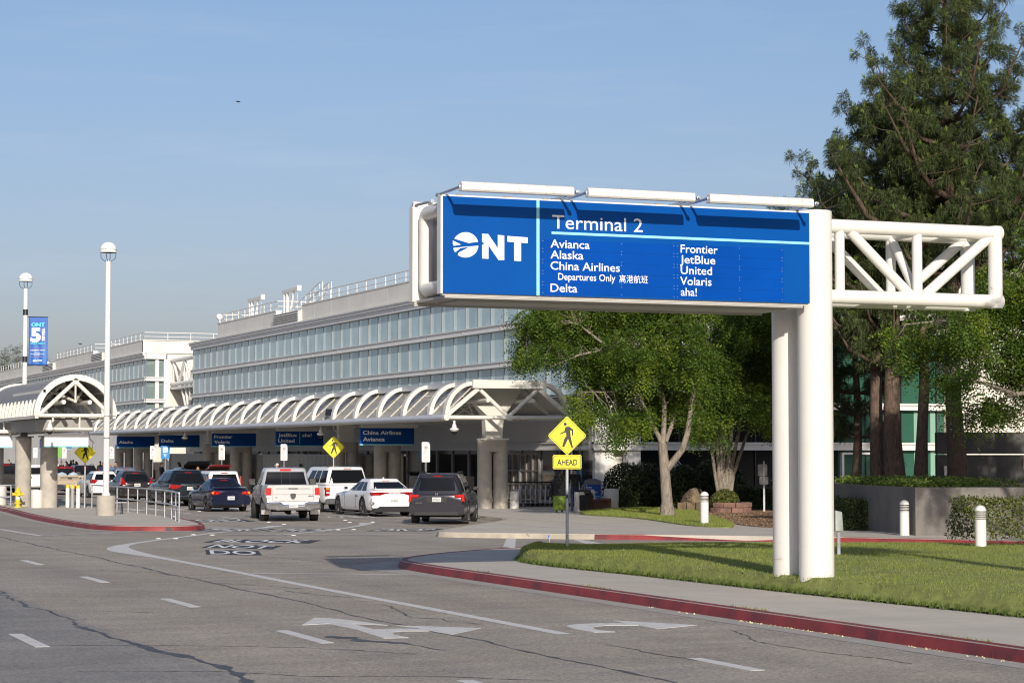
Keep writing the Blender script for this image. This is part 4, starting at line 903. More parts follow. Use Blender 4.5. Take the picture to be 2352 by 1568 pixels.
t = thing('crossing_sign', 'yellow diamond walking figure sign on the left island in dappled shade', 'sign', (17.82, 92.4, .16), VR)
b = MB(); b.cyl((0, .05, 0), (0, .05, 2.9), .035, n=10); b.build('post', STEEL, t, world=False); diamond(t, 2.33, .47)
solar(t, [(.32, .06, 2.5), (.34, .06, 2.75), (.2, .06, 2.9), (.1, .06, 3.3)], (-.1, .1, 3.35))
# lamp posts
def lamp_post(x, y, H, base, label, band=None):
    t = thing('lamp_post', label, 'street lamp', (x, y, .16)); H -= .16
    b = MB(); b.lathe([(.115, base), (.112, base + 2), (.095, H - .75), (.09, H - .72)], (0, 0, 0), 24); b.lathe([(.16, base), (.16, base + .06), (.12, base + .12)], (0, 0, 0), 16); b.build('pole', WHITE, t, world=False)
    b = MB(); b.lathe([(.31, H - .40), (.317, H - .36), (.315, H - .30)] + [(.31 * math.cos(R(a)), H - .29 + .29 * math.sin(R(a))) for a in range(4, 91, 8)] + [(0, H)], (0, 0, 0), 32); b.lathe([(0, H - .395), (.30, H - .40)], (0, 0, 0), 32)
    b.build('dome', mat('lamp_dome_white', (.80, .79, .76), .3), t, world=False)
    b = MB(); b.lathe([(.319, H - .305), (.319, H - .29)], (0, 0, 0), 32)
    for k in range(4):
        a = R(45 + 90 * k + 20); c, s_ = math.cos(a), math.sin(a); b.tube([(.28 * c, .28 * s_, H - .40), (.28 * c, .28 * s_, H - .58), (.22 * c, .22 * s_, H - .66), (.06 * c, .06 * s_, H - .74)], .011, 6)
    b.lathe([(.07, H - .78), (.07, H - .72), (0, H - .72)], (0, 0, 0), 12); b.build('cage', DARKMETAL, t, world=False)
    if base > .3:
        b = MB(); b.lathe([(.345, 0), (.345, base - .03), (.33, base - .005), (0, base - .002)], (0, 0, 0), 40); b.build('concrete_base', CONC, t, world=False)
        b = MB()
        for z in (2.85, 3.65, ): b.lathe([(.118, z), (.118, z + .025)], (0, 0, 0), 16)
        b.build('clamp', DARKMETAL, t, world=False)
    else:
        b = MB()
        for z in (6.35, 8.45): b.lathe([(.112, z), (.112, z + .26)], (0, 0, 0), 16)
        b.build('clamp', DARKMETAL, t, world=False)
    return t
lamp_post(16.32, 80.5, 10.31, .74, 'tall white lamp post on a round concrete base on the left island')
lamp_post(16.2, 98.1, 10.52, .1, 'white lamp post carrying a blue banner behind the island shelter')
# banner
BW, BH = .84, 2.16
t = thing('banner', 'blue banner with a large white 5 hanging from the farther lamp post', 'banner', (16.2, 98.1, 6.38), VR)
NX, NZ = 14, 22; vs = []; fs = []
for j in range(NZ + 1):
    for i in range(NX + 1):
        u, v = i / NX, j / NZ; vs.append((.16 + BW * u, -.0 + .018 * math.sin(u * 14 + v * 2) * (1 - v) ** 1.2 * 1.6, BH * v - .02 * u))
for j in range(NZ):
    for i in range(NX): a = j * (NX + 1) + i; fs.append((a, a + 1, a + NX + 2, a + NX + 1))
BAN = mat('banner_blue', (.02, .16, .46), .5, col2=(.045, .10, .42), scale=.35)
b = MB(); b.add(vs, fs); o = b.build('cloth', BAN, t, world=False, ang=80); sm = o.modifiers.new('thickness', 'SOLIDIFY'); sm.thickness = .006
b = MB(); b.tube([(.08, 0, BH), (1.02, 0, BH - .02)], .018, 8); b.tube([(.08, 0, 0), (1.02, 0, -.02)], .018, 8); b.build('banner_rod', DARKMETAL, t, world=False)
YB_ = -.05
b = MB(); put_text(b, 'ONT', (.27, YB_, 1.72), ex, ez, cap=.17, width=.62, bold=.06); put_text(b, '2016·2021', (.24, YB_, .925), ex, ez, cap=.085, width=.64, bold=.03); b.build('lettering', mat('banner_cyan', (.10, .55, .68), .5), t, world=False)
b = MB(); put_text(b, '5', (.25, YB_, 1.06), ex, ez, cap=.6, width=.46, bold=.05); put_text(b, 'YEARS', (.76, YB_, 1.66), (0, 0, -1), ex, cap=.13, width=.58, bold=.04); put_text(b, 'CELEBRATING', (.25, YB_, .64), ex, ez, cap=.055, width=.64, bold=.02)
put_text(b, 'TRAVEL.', (.42, YB_, .535), ex, ez, cap=.04, width=.26, bold=.01); put_text(b, 'TRANSFORMATION.', (.25, YB_, .475), ex, ez, cap=.04, width=.64, bold=.01); put_text(b, 'GROWTH.', (.41, YB_, .415), ex, ez, cap=.04, width=.29, bold=.01); put_text(b, '@flyONT', (.36, YB_, .17), ex, ez, cap=.07, width=.42, bold=.03)
b.build('lettering', SIGNTXT, t, world=False)
b = MB(); b.box(.24, .87, YB_, YB_ + .004, .745, .752); b.box(.24, .87, YB_, YB_ + .004, .355, .362); b.build('stripe', mat('banner_pink', (.6, .06, .20), .5), t, world=False)
# island handrail
RP = [(16.94, 71.5), (17.25, 73.3), (17.62, 75.5), (17.81, 77.4), (17.92, 79.3), (17.98, 81.1), (18.0, 82.8), (18.02, 84.6), (18.02, 86.7), (18.0, 89.0), (17.9, 91.2)]
t = thing('handrail', 'galvanised tube handrail curving along the left island edge', 'railing', (17.9, 82, .16)); b = MB()
for (x, y) in RP: b.cyl((x, y, .15), (x, y, 1.12), .028, n=10)
b.build('rail_post', STEEL, t); b = MB(); b.tube([(x, y, 1.13) for x, y in RP], .03, 10); b.tube([(x, y, .66) for x, y in RP], .026, 10); b.build('rail_tube', STEEL, t)
def grey_guard(x, y, w, label):
    t = thing('guard_rail', label, 'railing', (x, y, .15)); b = MB()
    for dx in (0, w): b.cyl((x + dx * .92, y - dx * .37, .15), (x + dx * .92, y - dx * .37, 1.05), .03, n=8)
    for z in (.55, 1.05): b.tube([(x, y, z), (x + w * .92, y - w * .37, z)], .03, 8)
    b.build('rail_tube', POSTGREY, t)
grey_guard(16.95, 96.5, 1.0, 'short grey guard rail right of the big island pillar'); grey_guard(14.3, 97.6, 1.3, 'short grey guard rail at the left edge behind the hydrant')
# bollards with yellow bands
def bollard(x, y, label, m=WHITE):
    t = thing('bollard', label, 'bollard', (x, y, .15), group='yellow banded bollards by the island pillar'); b = MB(); b.lathe([(.085, 0), (.085, .84)], (0, 0, 0), 18); b.build('post', m, t, world=False); b = MB(); b.lathe([(.087, .84), (.087, .93), (.07, .965), (0, .975)], (0, 0, 0), 18); b.build('yellow_cap', YELLOWP, t, world=False)
bollard(17.27, 93.3, 'yellow topped white bollard nearest the pillar, leftmost of three'); bollard(17.28, 92.24, 'grey yellow topped bollard in the middle of three', mat('bollard_grey', (.30, .30, .30), .5)); bollard(17.49, 92.1, 'white yellow topped bollard beside the crossing sign post, rightmost of three'); bollard(14.62, 95.4, 'white yellow topped bollard at the left picture edge')
# hydrant
t = thing('fire_hydrant', 'yellow fire hydrant with white band in front of the island pillar', 'hydrant', (15.31, 94.1, .16)); b = MB()
b.lathe([(.15, 0), (.15, .05), (.09, .06), (.09, .16), (.15, .17), (.15, .21), (.095, .22), (.095, .34)], (0, 0, 0), 20); b.lathe([(.095, .46), (.105, .60), (.15, .61), (.15, .64), (.12, .66), (.1, .74), (.05, .80), (.03, .86), (0, .87)], (0, 0, 0), 20); b.build('barrel', YELLOWP, t, world=False)
b = MB(); b.lathe([(.097, .34), (.097, .46)], (0, 0, 0), 20); b.build('white_band', WHITE, t, world=False)
for a in ((-.2, 0), (.2, 0), (0, -.19)): b = MB(); b.cyl((a[0] * .4, a[1] * .4, .56), (a[0], a[1], .56), .055, n=12); b.cyl((a[0], a[1], .56), (a[0] * 1.2, a[1] * 1.2, .56), .07, n=8); b.build('nozzle', YELLOWP, t, world=False)
def can(x, y, r, h, label, z=.15, cat='trash can', grp=None, lid=True):
    t = thing('trash_can', label, cat, (x, y, z), group=grp); b = MB(); b.lathe([(r * .97, 0), (r, .03), (r, h - .03), (r - .02, h), (r - .05, h), (r - .06, h - .04)], (0, 0, 0), 32); b.build('drum', mat('white_concrete_drum', (.62, .60, .55), .7, var=.06, scale=4), t, world=False)
    b = MB(); b.lathe([(r - .06, h - .04), (r * .5, h - .05), (r * .45, h - .2), (0, h - .2)], (0, 0, 0), 24); b.build('lid', POSTGREY, t, world=False)
can(15.94, 93.1, .255, .76, 'round white trash drum between the hydrant and the island pillar'); can(15.3, 99.0, .3, .85, 'white drum behind the left grey pillar')
can(33.8, 85.1, .275, .80, 'larger white drum beside the canopy pier'); can(34.35, 84.75, .19, .72, 'smaller white drum beside the canopy pier')
can(34.66, 78.6, .24, .79, 'white drum nearest the lawn, in front of the brown benches'); can(36.3, 81.4, .23, .80, 'white drum between the two brown benches'); can(37.6, 82.1, .31, .84, 'widest white drum right of the airline notice board')
BROWN = mat('brown_bench_concrete', (.12, .055, .04), .8, var=.25, scale=5)
def bench(x, y, label):
    t = thing('bench', label, 'bench', (x, y, .15), VR); b = MB(); b.box(-.26, .26, -.1, 1.3, .36, .46); b.build('seat', BROWN, t, world=False, bevel=.02)
    for yy in (-.1, 1.1): b = MB(); b.hexa([(-.25, yy, 0), (-.16, yy, 0), (-.16, yy + .2, 0), (-.25, yy + .2, 0), (-.25, yy, .36), (-.12, yy, .36), (-.12, yy + .2, .36), (-.25, yy + .2, .36)]); b.hexa([(.16, yy, 0), (.25, yy, 0), (.25, yy + .2, 0), (.16, yy + .2, 0), (.12, yy, .36), (.25, yy, .36), (.25, yy + .2, .36), (.12, yy + .2, .36)]); b.box(-.16, .16, yy + .08, yy + .12, .0, .36); b.build('leg', BROWN, t, world=False)
bench(35.55, 79.6, 'dark brown concrete bench with a black bag on it'); bench(36.8, 81.0, 'dark brown concrete bench below the blue notice board')
t = thing('bag', 'black shoulder bag lying on the nearer brown bench', 'bag', (35.5, 79.75, .61), VR); b = MB(); b.lathe([(.0, 0), (.22, .02), (.24, .14), (.17, .27), (.06, .33), (0, .33)], (0, 0, 0), 12); b.build('bag_body', BLACK, t, world=False); b = MB(); b.tube([(-.12, 0, .28), (-.08, 0, .42), (.08, 0, .42), (.12, 0, .28)], .015, 6); b.build('handle', BLACK, t, world=False)
# lounge-seat by lamp base
t = thing('bench', 'small grey slatted bench beside the lamp base on the left island', 'bench', (16.95, 82.4, .16), 10); b = MB(); b.box(-.5, .5, -.2, .2, .42, .46); b.build('seat', POSTGREY, t, world=False)
for x in (-.38, .38): b = MB(); b.tube([(x - .1, -.15, 0), (x, 0, .42), (x + .1, .15, 0)], .02, 6); b.build('leg', DARKMETAL, t, world=False)
# notice board
t = thing('notice_board', 'blue folding notice board with white lines of text beside the benches', 'notice board', (37.6, 84.0, .15), VR)
b = MB(); prof = [(-.38, .0), (.38, 0), (.38, 1.06), (.36, 1.16), (.2, 1.22), (.13, 1.24), (-.13, 1.24), (-.2, 1.22), (-.36, 1.16), (-.38, 1.06)]; b.prism(prof, -.04, .04, 'xz'); b.build('board', mat('grey_plastic_board', (.12, .125, .15), .5), t, world=False)
b = MB(); b.box(-.34, .34, -.05, -.041, .06, 1.0); b.box(-.17, .17, -.0405, -.0395, 1.19, 1.215); pl = b.build('poster', HANGBLUE, t, world=False)
b = MB(); 
for k, s_ in enumerate(('China', 'Airlines', 'Departures', 'Only')): put_text(b, s_, (-.29, -.053, .85 - .098 * k), ex, ez, cap=.066, width=(.26, .33, .49, .21)[k], bold=.012)
put_text(b, 'Go to', (.08, -.053, .40), ex, ez, cap=.045, width=.2, bold=.012); b.build('lettering', SIGNTXT, pl, world=False)
b = MB(); b.box(-.29, .34, -.054, -.051, .49, .508); b.build('stripe', CYAN, pl, world=False)
# luggage carts nested in a row
def cart(t):
    b = MB()
    for s_ in (-.24, .24):
        b.tube([(s_, .0, .16), (s_, .03, .9), (s_ * .9, -.12, 1.06)], .02, 8); b.tube([(s_, 0, .16), (s_ * .55, .95, .14)], .02, 6)
    b.tube([(-.24, .02, .55), (.24, .02, .55)], .016, 6); b.build('frame', STEEL, t, world=False)
    b = MB(); b.tube([(-.26, -.13, 1.06), (.26, -.13, 1.06)], .03, 8); b.build('handle', BLACK, t, world=False)
    b = MB(); b.box(-.2, .2, .05, .9, .17, .19); b.box(-.22, .22, .05, .09, .5, .75); b.build('tray', STEEL, t, world=False)
    for x, y in ((-.24, .0), (.24, .0), (0, .92)): b = MB(); b.lathe([(0, -.018), (.075, -.018), (.075, .018), (0, .018)], (x, y, .078), 14, axis='x'); b.build('wheel', mat('cart_wheel', (.10, .10, .10), .6), t, world=False)
src = thing('luggage_cart', '', 'luggage cart', (35.9, 88.0, .15), -58, 'nested luggage carts by the storefront'); cart(src)
NC = 13
for i in range(NC):
    o = src if i == 0 else copy_tree(src); o.location = (35.55 + .21 * i, 87.55 - .05 * i, .15)
    o['label'] = 'steel luggage cart at the left end of the nested row' if i == 0 else 'steel luggage cart at the right end of the nested row' if i == NC - 1 else 'steel luggage cart inside the nested row by the storefront'
# bollard lamps
def bollard_lamp(x, y, z, h, label):
    t = thing('bollard_lamp', label, 'bollard lamp', (x, y, z), group='white domed bollard lamps'); b = MB(); b.lathe([(.135, -.05), (.133, h - .34), (.10, h - .335)], (0, 0, 0), 28); b.build('post', SIGNWHITE, t, world=False)
    b = MB()
    for k in range(4): zz = h - .31 + .045 * k; b.lathe([(.09, zz), (.134, zz - .012), (.134, zz - .001), (.09, zz + .011)], (0, 0, 0), 28)
    b.build('louvre', SIGNWHITE, t, world=False); b = MB(); b.lathe([(.085, h - .34), (.085, h - .12)], (0, 0, 0), 20); b.build('lamp_core', mat('lamp_core_dark', (.10, .095, .085), .5), t, world=False)
    b = MB(); b.lathe([(.09, h - .145), (.136, h - .14)] + [(.136 * math.cos(R(a)), h - .135 + .13 * math.sin(R(a))) for a in range(8, 91, 8)] + [(0, h)], (0, 0, 0), 28); b.build('dome', SIGNWHITE, t, world=False)
bollard_lamp(31.9, 62.5, .19, 1.05, 'white domed bollard lamp between the far lawn and the bark bed'); bollard_lamp(33.3, 52.9, .17, .98, 'white domed bollard lamp in shade before the concrete wall'); bollard_lamp(29.7, 43.85, .25, .98, 'white domed bollard lamp in front of the clipped hedge')
# utility box, flags, signpost
t = thing('utility_box', 'pale metal utility box beside the big sign post', 'utility box', (23.1, 39.2, .45), VR); b = MB(); b.hexa([(-.07, 0, .4), (.1, 0, .4), (.1, .22, .4), (-.07, .22, .4), (-.07, 0, .83), (.07, 0, .80), (.07, .22, .80), (-.07, .22, .83)]); b.build('cabinet', mat('utility_grey', (.50, .52, .48), .5), t, world=False, bevel=.01); b = MB(); b.box(-.02, .04, .06, .16, -.1, .4); b.build('stand', POSTGREY, t, world=False)
for x, y, z, l in ((31.0, 46.9, .2, 'small blue survey flag in the grass near the hedge'), (21.2, 50.0, .16, 'tiny dark survey flag on the kerb beyond the grass tip')):
    t = thing('survey_flag', l, 'flag', (x, y, z), VR); b = MB(); b.cyl((0, 0, 0), (.02, 0, .26), .004, n=5); b.build('wire', STEEL, t, world=False); b = MB(); b.add([(.02, 0, .26), (-.05, .02, .14), (-.02, .01, .27)], [(0, 1, 2)]); b.build('pennant', mat('flag_blue', (.03, .12, .6), .5), t, world=False)
t = thing('sign_post', 'grey backs of two road signs on one post before the dark lobby', 'sign', (41.2, 75.6, .17), VR); b = MB(); b.box(-.035, .035, -.03, .03, 0, 1.98); b.build('post', POSTGREY, t, world=False); b = MB()
b.prism([(x - .05, z + 1.63) for x, z in rrect(.37, .46, .03)], .03, .04, 'xz'); b.build('sign_back', mat('sign_back_grey', (.28, .28, .28), .5, .4), t, world=False); b = MB(); b.prism([(x + .0, z + 1.22) for x, z in rrect(.35, .3, .03)], .03, .04, 'xz'); b.build('sign_back', mat('sign_back_pale', (.36, .36, .37), .5, .3), t, world=False)
t = thing('lamp_post', 'thin white post with a small side lamp by the storefront', 'lamp', (36.9, 84.6, .15), VR); b = MB(); b.cyl((0, 0, 0), (0, 0, 2.75), .045, n=10); b.build('pole', WHITE, t, world=False); b = MB(); b.hexa([(.0, -.15, 2.5), (.4, -.15, 2.52), (.4, .15, 2.52), (0, .15, 2.5), (0, -.15, 2.58), (.34, -.15, 2.58), (.34, .15, 2.58), (0, .15, 2.58)]); b.build('lamp_head', WHITE, t, world=False)
# regulatory signs along the terminal kerb
PWHITE = mat('sign_face_white', (.74, .74, .73), .5); REDTXT = mat('sign_red', (.45, .03, .03), .5); GRYTXT = mat('sign_text_grey', (.10, .10, .10), .5)
def no_parking(x, y, label):
    t = thing('parking_sign', label, 'parking sign', (x, y, .15), VR, 'no parking signs along the kerb'); b = MB(); b.cyl((0, .03, 0), (0, .03, 2.78), .028, n=8); b.build('post', STEEL, t, world=False)
    b = MB(); b.prism([(a, c + 2.36) for a, c in rrect(.345, .84, .03)], -.006, 0, 'xz'); pl = b.build('plate', PWHITE, t, world=False)
    b = MB(); put_text(b, 'No Parking\nor Waiting', (0, -.008, 2.70), ex, ez, cap=.036, bold=.0, align='CENTER', line=.8)
    ring(b, [(.085 * math.cos(2 * math.pi * i / 20), 2.54 + .085 * math.sin(2 * math.pi * i / 20)) for i in range(20)], [(.07 * math.cos(2 * math.pi * i / 20), 2.54 + .07 * math.sin(2 * math.pi * i / 20)) for i in range(20)], -.0085, 0); b.beam((-.055, -.0085, 2.595), (.055, -.0085, 2.485), .002, .014)
    put_text(b, 'TOW-AWAY\nZONE', (0, -.008, 2.12), ex, ez, cap=.036, align='CENTER', line=.8, bold=.01); b.box(-.15, .15, -.0085, -.007, 2.172, 2.177)
    for k in range(3): b.box(-.12 + .02 * k, .12 - .02 * k, -.0085, -.007, 1.99 + .025 * (2 - k), 1.998 + .025 * (2 - k))
    b.build('red_lettering', REDTXT, pl, world=False)
    b = MB(); put_text(b, 'P', (-.036, -.009, 2.49), ex, ez, cap=.1, bold=.04); put_text(b, 'Passenger\nLoading\nand\nUnloading\nONLY', (-.12, -.008, 2.405), ex, ez, cap=.034, line=.78, bold=.01); b.build('black_lettering', GRYTXT, pl, world=False)
for y, l in ((86.4, 'no parking sign on a post behind the grey vehicle at the kerb'), (107.9, 'no parking sign on a post beside the silver pickup cab'), (120.6, 'no parking sign on a post behind the white boxy car'), (138.2, 'no parking sign on a post just right of the dark brown hatchback'), (151.2, 'no parking sign on a post just right of the tall lamp pole'), (169, 'no parking sign right of the big island pillar'), (182, 'no parking sign between the two island pillars')): no_parking(31, y, l)
t = thing('parking_sign', 'blue disabled parking sign with white wheelchair symbol on a thin post', 'parking sign', (31, 134.7, .15), VR); b = MB(); b.cyl((0, .03, 0), (0, .03, 2.75), .028, n=8); b.build('post', STEEL, t, world=False); DBLUE = mat('disabled_blue', (.01, .22, .55), .5)
b = MB(); b.prism([(a, c + 2.38) for a, c in rrect(.56, .8, .04)], -.006, 0, 'xz'); pl = b.build('plate', DBLUE, t, world=False); b = MB(); b.prism([(a, c + 2.53) for a, c in rrect(.3, .32, .03)], -.008, -.007, 'xz'); put_text(b, 'Passenger\nLoading\nZone\nOnly', (0, -.008, 2.26), ex, ez, cap=.05, align='CENTER', line=.8, bold=.02); b.build('white_panel', SIGNTXT, pl, world=False)
b = MB(); b.tube([(-.02, -.01, 2.62), (-.02, -.01, 2.52), (.05, -.01, 2.51), (.09, -.01, 2.43)], .012, 6); b.lathe([(0, -.002), (.025, -.002), (.025, .002), (0, .002)], (-.02, -.011, 2.655), 10, axis='y'); ring(b, [(-.01 + .08 * math.cos(2 * math.pi * i / 16), 2.48 + .08 * math.sin(2 * math.pi * i / 16)) for i in range(16)], [(-.01 + .062 * math.cos(2 * math.pi * i / 16), 2.48 + .062 * math.sin(2 * math.pi * i / 16)) for i in range(16)], -.0105, 0); b.build('wheelchair_symbol', DBLUE, pl, world=False)
t = thing('parking_sign', 'green loading sign behind the left island pillar', 'parking sign', (32.4, 178, .15), VR); b = MB(); b.cyl((0, .03, 0), (0, .03, 2.6), .03, n=8); b.build('post', STEEL, t, world=False); b = MB(); b.prism([(a, c + 2.4) for a, c in rrect(.55, .85, .04)], -.006, 0, 'xz'); b.build('plate', mat('green_sign', (.16, .42, .05), .5), t, world=False)
# hanging airline signs
def airline_sign(y, cx, lines, label, w=2.62, split=None):
    t = thing('hanging_sign', label, 'airline sign', (cx, y, 3.62), 0, 'blue airline signs hung under the canopy'); x0, x1 = -w / 2, w / 2
    b = MB(); b.box(x0, x1, 0, .16, -.74, 0); pn = b.build('panel', HANGBLUE, t, world=False); b = MB(); b.box(x0, x1, .004, .156, -.79, -.74); 
    if split: b.box(x0 + split, x0 + split + .03, -.004, 0, -.66, -.06)
    b.build('stripe', CYAN, t, world=False)
    b = MB(); b.prism([(-.42, .02), (-.20, .0), (-.16, .1), (-.22, .2), (-.38, .19)], x0 - .03, x1 + .06, 'yz'); b.build('light_fixture', CANWHITE, t, world=False); b = MB()
    for x in (x0 + .5, x1 - .5): b.tube([(x, .08, 0), (x, .08, .45)], .035, 8); b.tube([(x, .08, .12), (x, -.25, .12)], .02, 6)
    b.build('hanger', CANWHITE, t, world=False)
    for s_, x, z, cap, wd in lines: b = MB(); put_text(b, s_, (x0 + x, -.004, z), ex, ez, cap=cap, width=wd, bold=.026); b.build('lettering', SIGNTXT, pn, world=False)
airline_sign(95.3, 32.3, [('China Airlines', .13, -.30, .185, 1.86), ('Avianca', .13, -.60, .185, 1.06)], 'blue hanging sign with two long white names, nearest the front pier')
airline_sign(111.7, 32.95, [('JetBlue', .13, -.28, .185, 1.02), ('United', .13, -.58, .185, .90), ('aha!', 1.44, -.28, .185, .53)], 'blue hanging sign split by a cyan upright line, above the silver pickup', split=1.3)
airline_sign(123.6, 32.5, [('Frontier', .13, -.29, .185, 1.08), ('Volaris', .13, -.59, .185, .92)], 'blue hanging sign with two names and no upright line, in the middle of the row')
airline_sign(136.8, 32.4, [('Delta', .13, -.46, .2, .80)], 'blue hanging sign with one five letter name under the canopy')
airline_sign(149.3, 32.3, [('Alaska', .13, -.48, .2, .98)], 'blue hanging sign with one six letter name nearest the tall lamp pole')
airline_sign(181, 32.5, [('Terminal 2', .13, -.24, .15, 1.1), ('Baggage', .13, -.58, .24, 1.4)], 'blue baggage sign seen between the two island pillars')
# enclosures and low walls under the canopy
CORR = mat('corrugated_metal', (.42, .40, .36), .4, .6, var=.1, scale=3)
def corrugated(x, y0, y1, h, label):
    t = thing('metal_enclosure', label, 'enclosure', (x, y0, .15)); n = int((y1 - y0) / .2); pts = []
    b = MB(); vs = []
    for i in range(n + 1):
        y = y0 + (y1 - y0) * i / n; dx = (.06 if (i // 2) % 2 else -.06); vs += [(x + dx, y, .2), (x + dx, y, h)]
    b.add(vs, [(2 * i, 2 * i + 2, 2 * i + 3, 2 * i + 1) for i in range(n)]); vs = []
    for i in range(21): xx = x + 3.0 * i / 20; dy = .05 if (i // 2) % 2 else -.05; vs += [(xx, y0 + dy, .2), (xx, y0 + dy, h)]
    b.add(vs, [(2 * i, 2 * i + 2, 2 * i + 3, 2 * i + 1) for i in range(20)]); b.build('cladding', CORR, t)
    b = MB(); b.box(x - .1, x + .08, y0 - .08, y1, h, h + .09); b.box(x - .1, x + 3.1, y0 - .1, y0 + .08, h + .002, h + .088); b.box(x - .1, x + .1, y0 - .1, y0 + .1, .15, h); b.box(x - .09, x + .09, y1 - .1, y1 + .1, .15, h); b.build('frame', POSTGREY, t)
corrugated(34.3, 107.5, 124.6, 2.32, 'long corrugated metal enclosure behind the silver pickup'); corrugated(34.3, 135.5, 147.5, 2.35, 'corrugated metal enclosure behind the dark hatchback with open tailgate')
for x, y, l, h in ((33.3, 91.5, 'low grey concrete wall at the pier nearest the lobby doors', 1.45), (33.0, 101.6, 'low grey concrete wall between two canopy piers beside the white sedan', 1.35), (33.4, 128.5, 'low grey concrete wall between the middle canopy piers', 1.3), (33.4, 155.0, 'low grey concrete wall between the far canopy piers', 1.3)):
    t = thing('low_wall', l, 'wall', (x, y, .15)); b = MB(); b.box(x - .6, x + 1.2, y - 1.7, y + 1.9, .15, h); b.build('wall_block', WALLCONC, t, bevel=.03)
# walls at the right
t = thing('concrete_wall', 'tall deeply shaded concrete wall with a red notice behind the planter', 'wall', (44.4, 68.3, .15), VR); b = MB(); b.box(0, 14, 0, .35, 0, 2.25); b.box(0, 14, -.01, .36, 2.29, 3.08); b.build('wall_panel', mat('shaded_wall_concrete', (.085, .082, .076), .85, var=.25, scale=1.2, bump=.15, bscale=30, detail=9), t, world=False, bevel=.02)  # deep shade on this wall is put into a darker concrete colour
b = MB(); b.box(3.15, 3.6, -.035, -.02, 1.72, 2.12); pl = b.build('notice', mat('red_notice', (.36, .02, .025), .5), t, world=False); b = MB()
for k, s_ in enumerate(('PASSENGERS', 'LOITERING', 'FORBIDDEN BY LAW')): put_text(b, s_, (3.19, -.04, 2.03 - .075 * k), ex, ez, cap=.045, width=.36, bold=.01)
for k in range(3): b.box(3.2, 3.55, -.039, -.036, 1.76 + .03 * k, 1.772 + .03 * k)
b.build('lettering', SIGNTXT, pl, world=False); b = MB(); b.box(.25, .35, -.1, -.0, 1.5, 1.85); b.build('wall_lamp', WHITE, t, world=False)
t = thing('planter_wall', 'grey concrete planter wall with dappled light under the pines', 'wall', (33.5, 52.64, .15)); C0, C1 = (33.5, 52.64), (46.5, 47.4)
b = MB()
def wallseg(b, a, c, th, z0, z1):
    a, c = Vector((*a, 0)), Vector((*c, 0)); d = (c - a).normalized(); n = Vector((-d.y, d.x, 0)) * th; q = [a, c, c + n, a + n]; b.hexa([(p.x, p.y, z0) for p in q] + [(p.x, p.y, z1) for p in q])
wallseg(b, C0, (38.3, 50.72), .3, .1, 1.5); wallseg(b, (38.32, 50.71), C1, .3, .1, 1.5)
pl_ = chaikin([(33.5, 52.64), (34.2, 56.0), (35.0, 59.2), (37.3, 64.5), (41, 71)], 2)
for a, c in zip(pl_[:-1], pl_[1:]): wallseg(b, c, a, .3, .1, 1.496)
b.build('wall_panel', WALLCONC, t)
soil = [(33.6, 52.75), (38.3, 50.9), (46.5, 47.6), (58, 66), (50, 76), (41.2, 71.0), (37.5, 64.5), (35.2, 59.2), (34.4, 56.0)]
b = MB().prism(soil, .2, 1.47); o = b.build('planter_soil', MULCH); o['kind'] = 'structure'
STONE = mat('rough_stone', (.17, .125, .075), .95, var=.45, scale=3, bump=.6, bscale=12); BRICK = mat('brown_block', (.22, .125, .095), .95, var=.3, scale=3, bump=.4, bscale=25)
t = thing('stone_edging', 'low mossy stone edging behind the locust trunk', 'edging', (38.6, 78.0, .17), VR); b = MB(); r_ = random.Random(3)
for k in range(8): b.box(.0 + .36 * k, .345 + .36 * k, -.15, .15, 0, .32 + .05 * r_.random())
b.build('stone_row', STONE, t, world=False, bevel=.04)
t = thing('block_edging', 'curved low wall of reddish blocks beside the leafy shrub', 'edging', (39.6, 75.4, .17), VR); b = MB()
for j in range(2):
    for k in range(5): a = R(-70 + 34 * k + 12 * j); b.hexa([(p[0] * rr, p[1] * rr - .0, z) for z in (.2 * j, .2 * j + .19) for p, rr in (((math.sin(a), -math.cos(a)), .85), ((math.sin(a + .56), -math.cos(a + .56)), .85), ((math.sin(a + .56), -math.cos(a + .56)), .6), ((math.sin(a), -math.cos(a)), .6))])
b.lathe([(.62, .0), (.62, .33), (0, .36)], (0, 0, 0), 16); b.build('block_ring', BRICK, t, world=False, bevel=.02)
t = thing('boulder', 'rounded grey boulder in front of the ivy and lattice', 'rock', (40.0, 79.2, .17)); b = MB(); b.lathe([(.62, 0), (.6, .3), (.45, .6), (.2, .85), (0, .9)], (0, 0, 0), 14); o = b.build('boulder_stone', STONE, t, world=False); o.scale = (1.1, .8, 1)
t = thing('lattice_fence', 'white wooden lattice panel among the dark shrubs', 'fence', (40.6, 85.3, .15), VR); b = MB()
for k in range(-8, 12): x = k * .16; b.beam((max(0, x), .0, .2 + max(0, -x)), (min(1.3, x + 1.5), .0, .2 + min(1.5, 1.3 - x)), .012, .04); b.beam((max(0, x), .015, 1.7 - max(0, -x)), (min(1.3, x + 1.5), .015, 1.7 - min(1.5, 1.3 - x)), .012, .04)
b.build('lattice', WHITE, t, world=False); b = MB(); b.box(-.14, -.02, -.05, .05, 0, 1.85); b.box(1.32, 1.42, -.05, .05, 0, 1.8); b.build('post', WHITE, t, world=False)

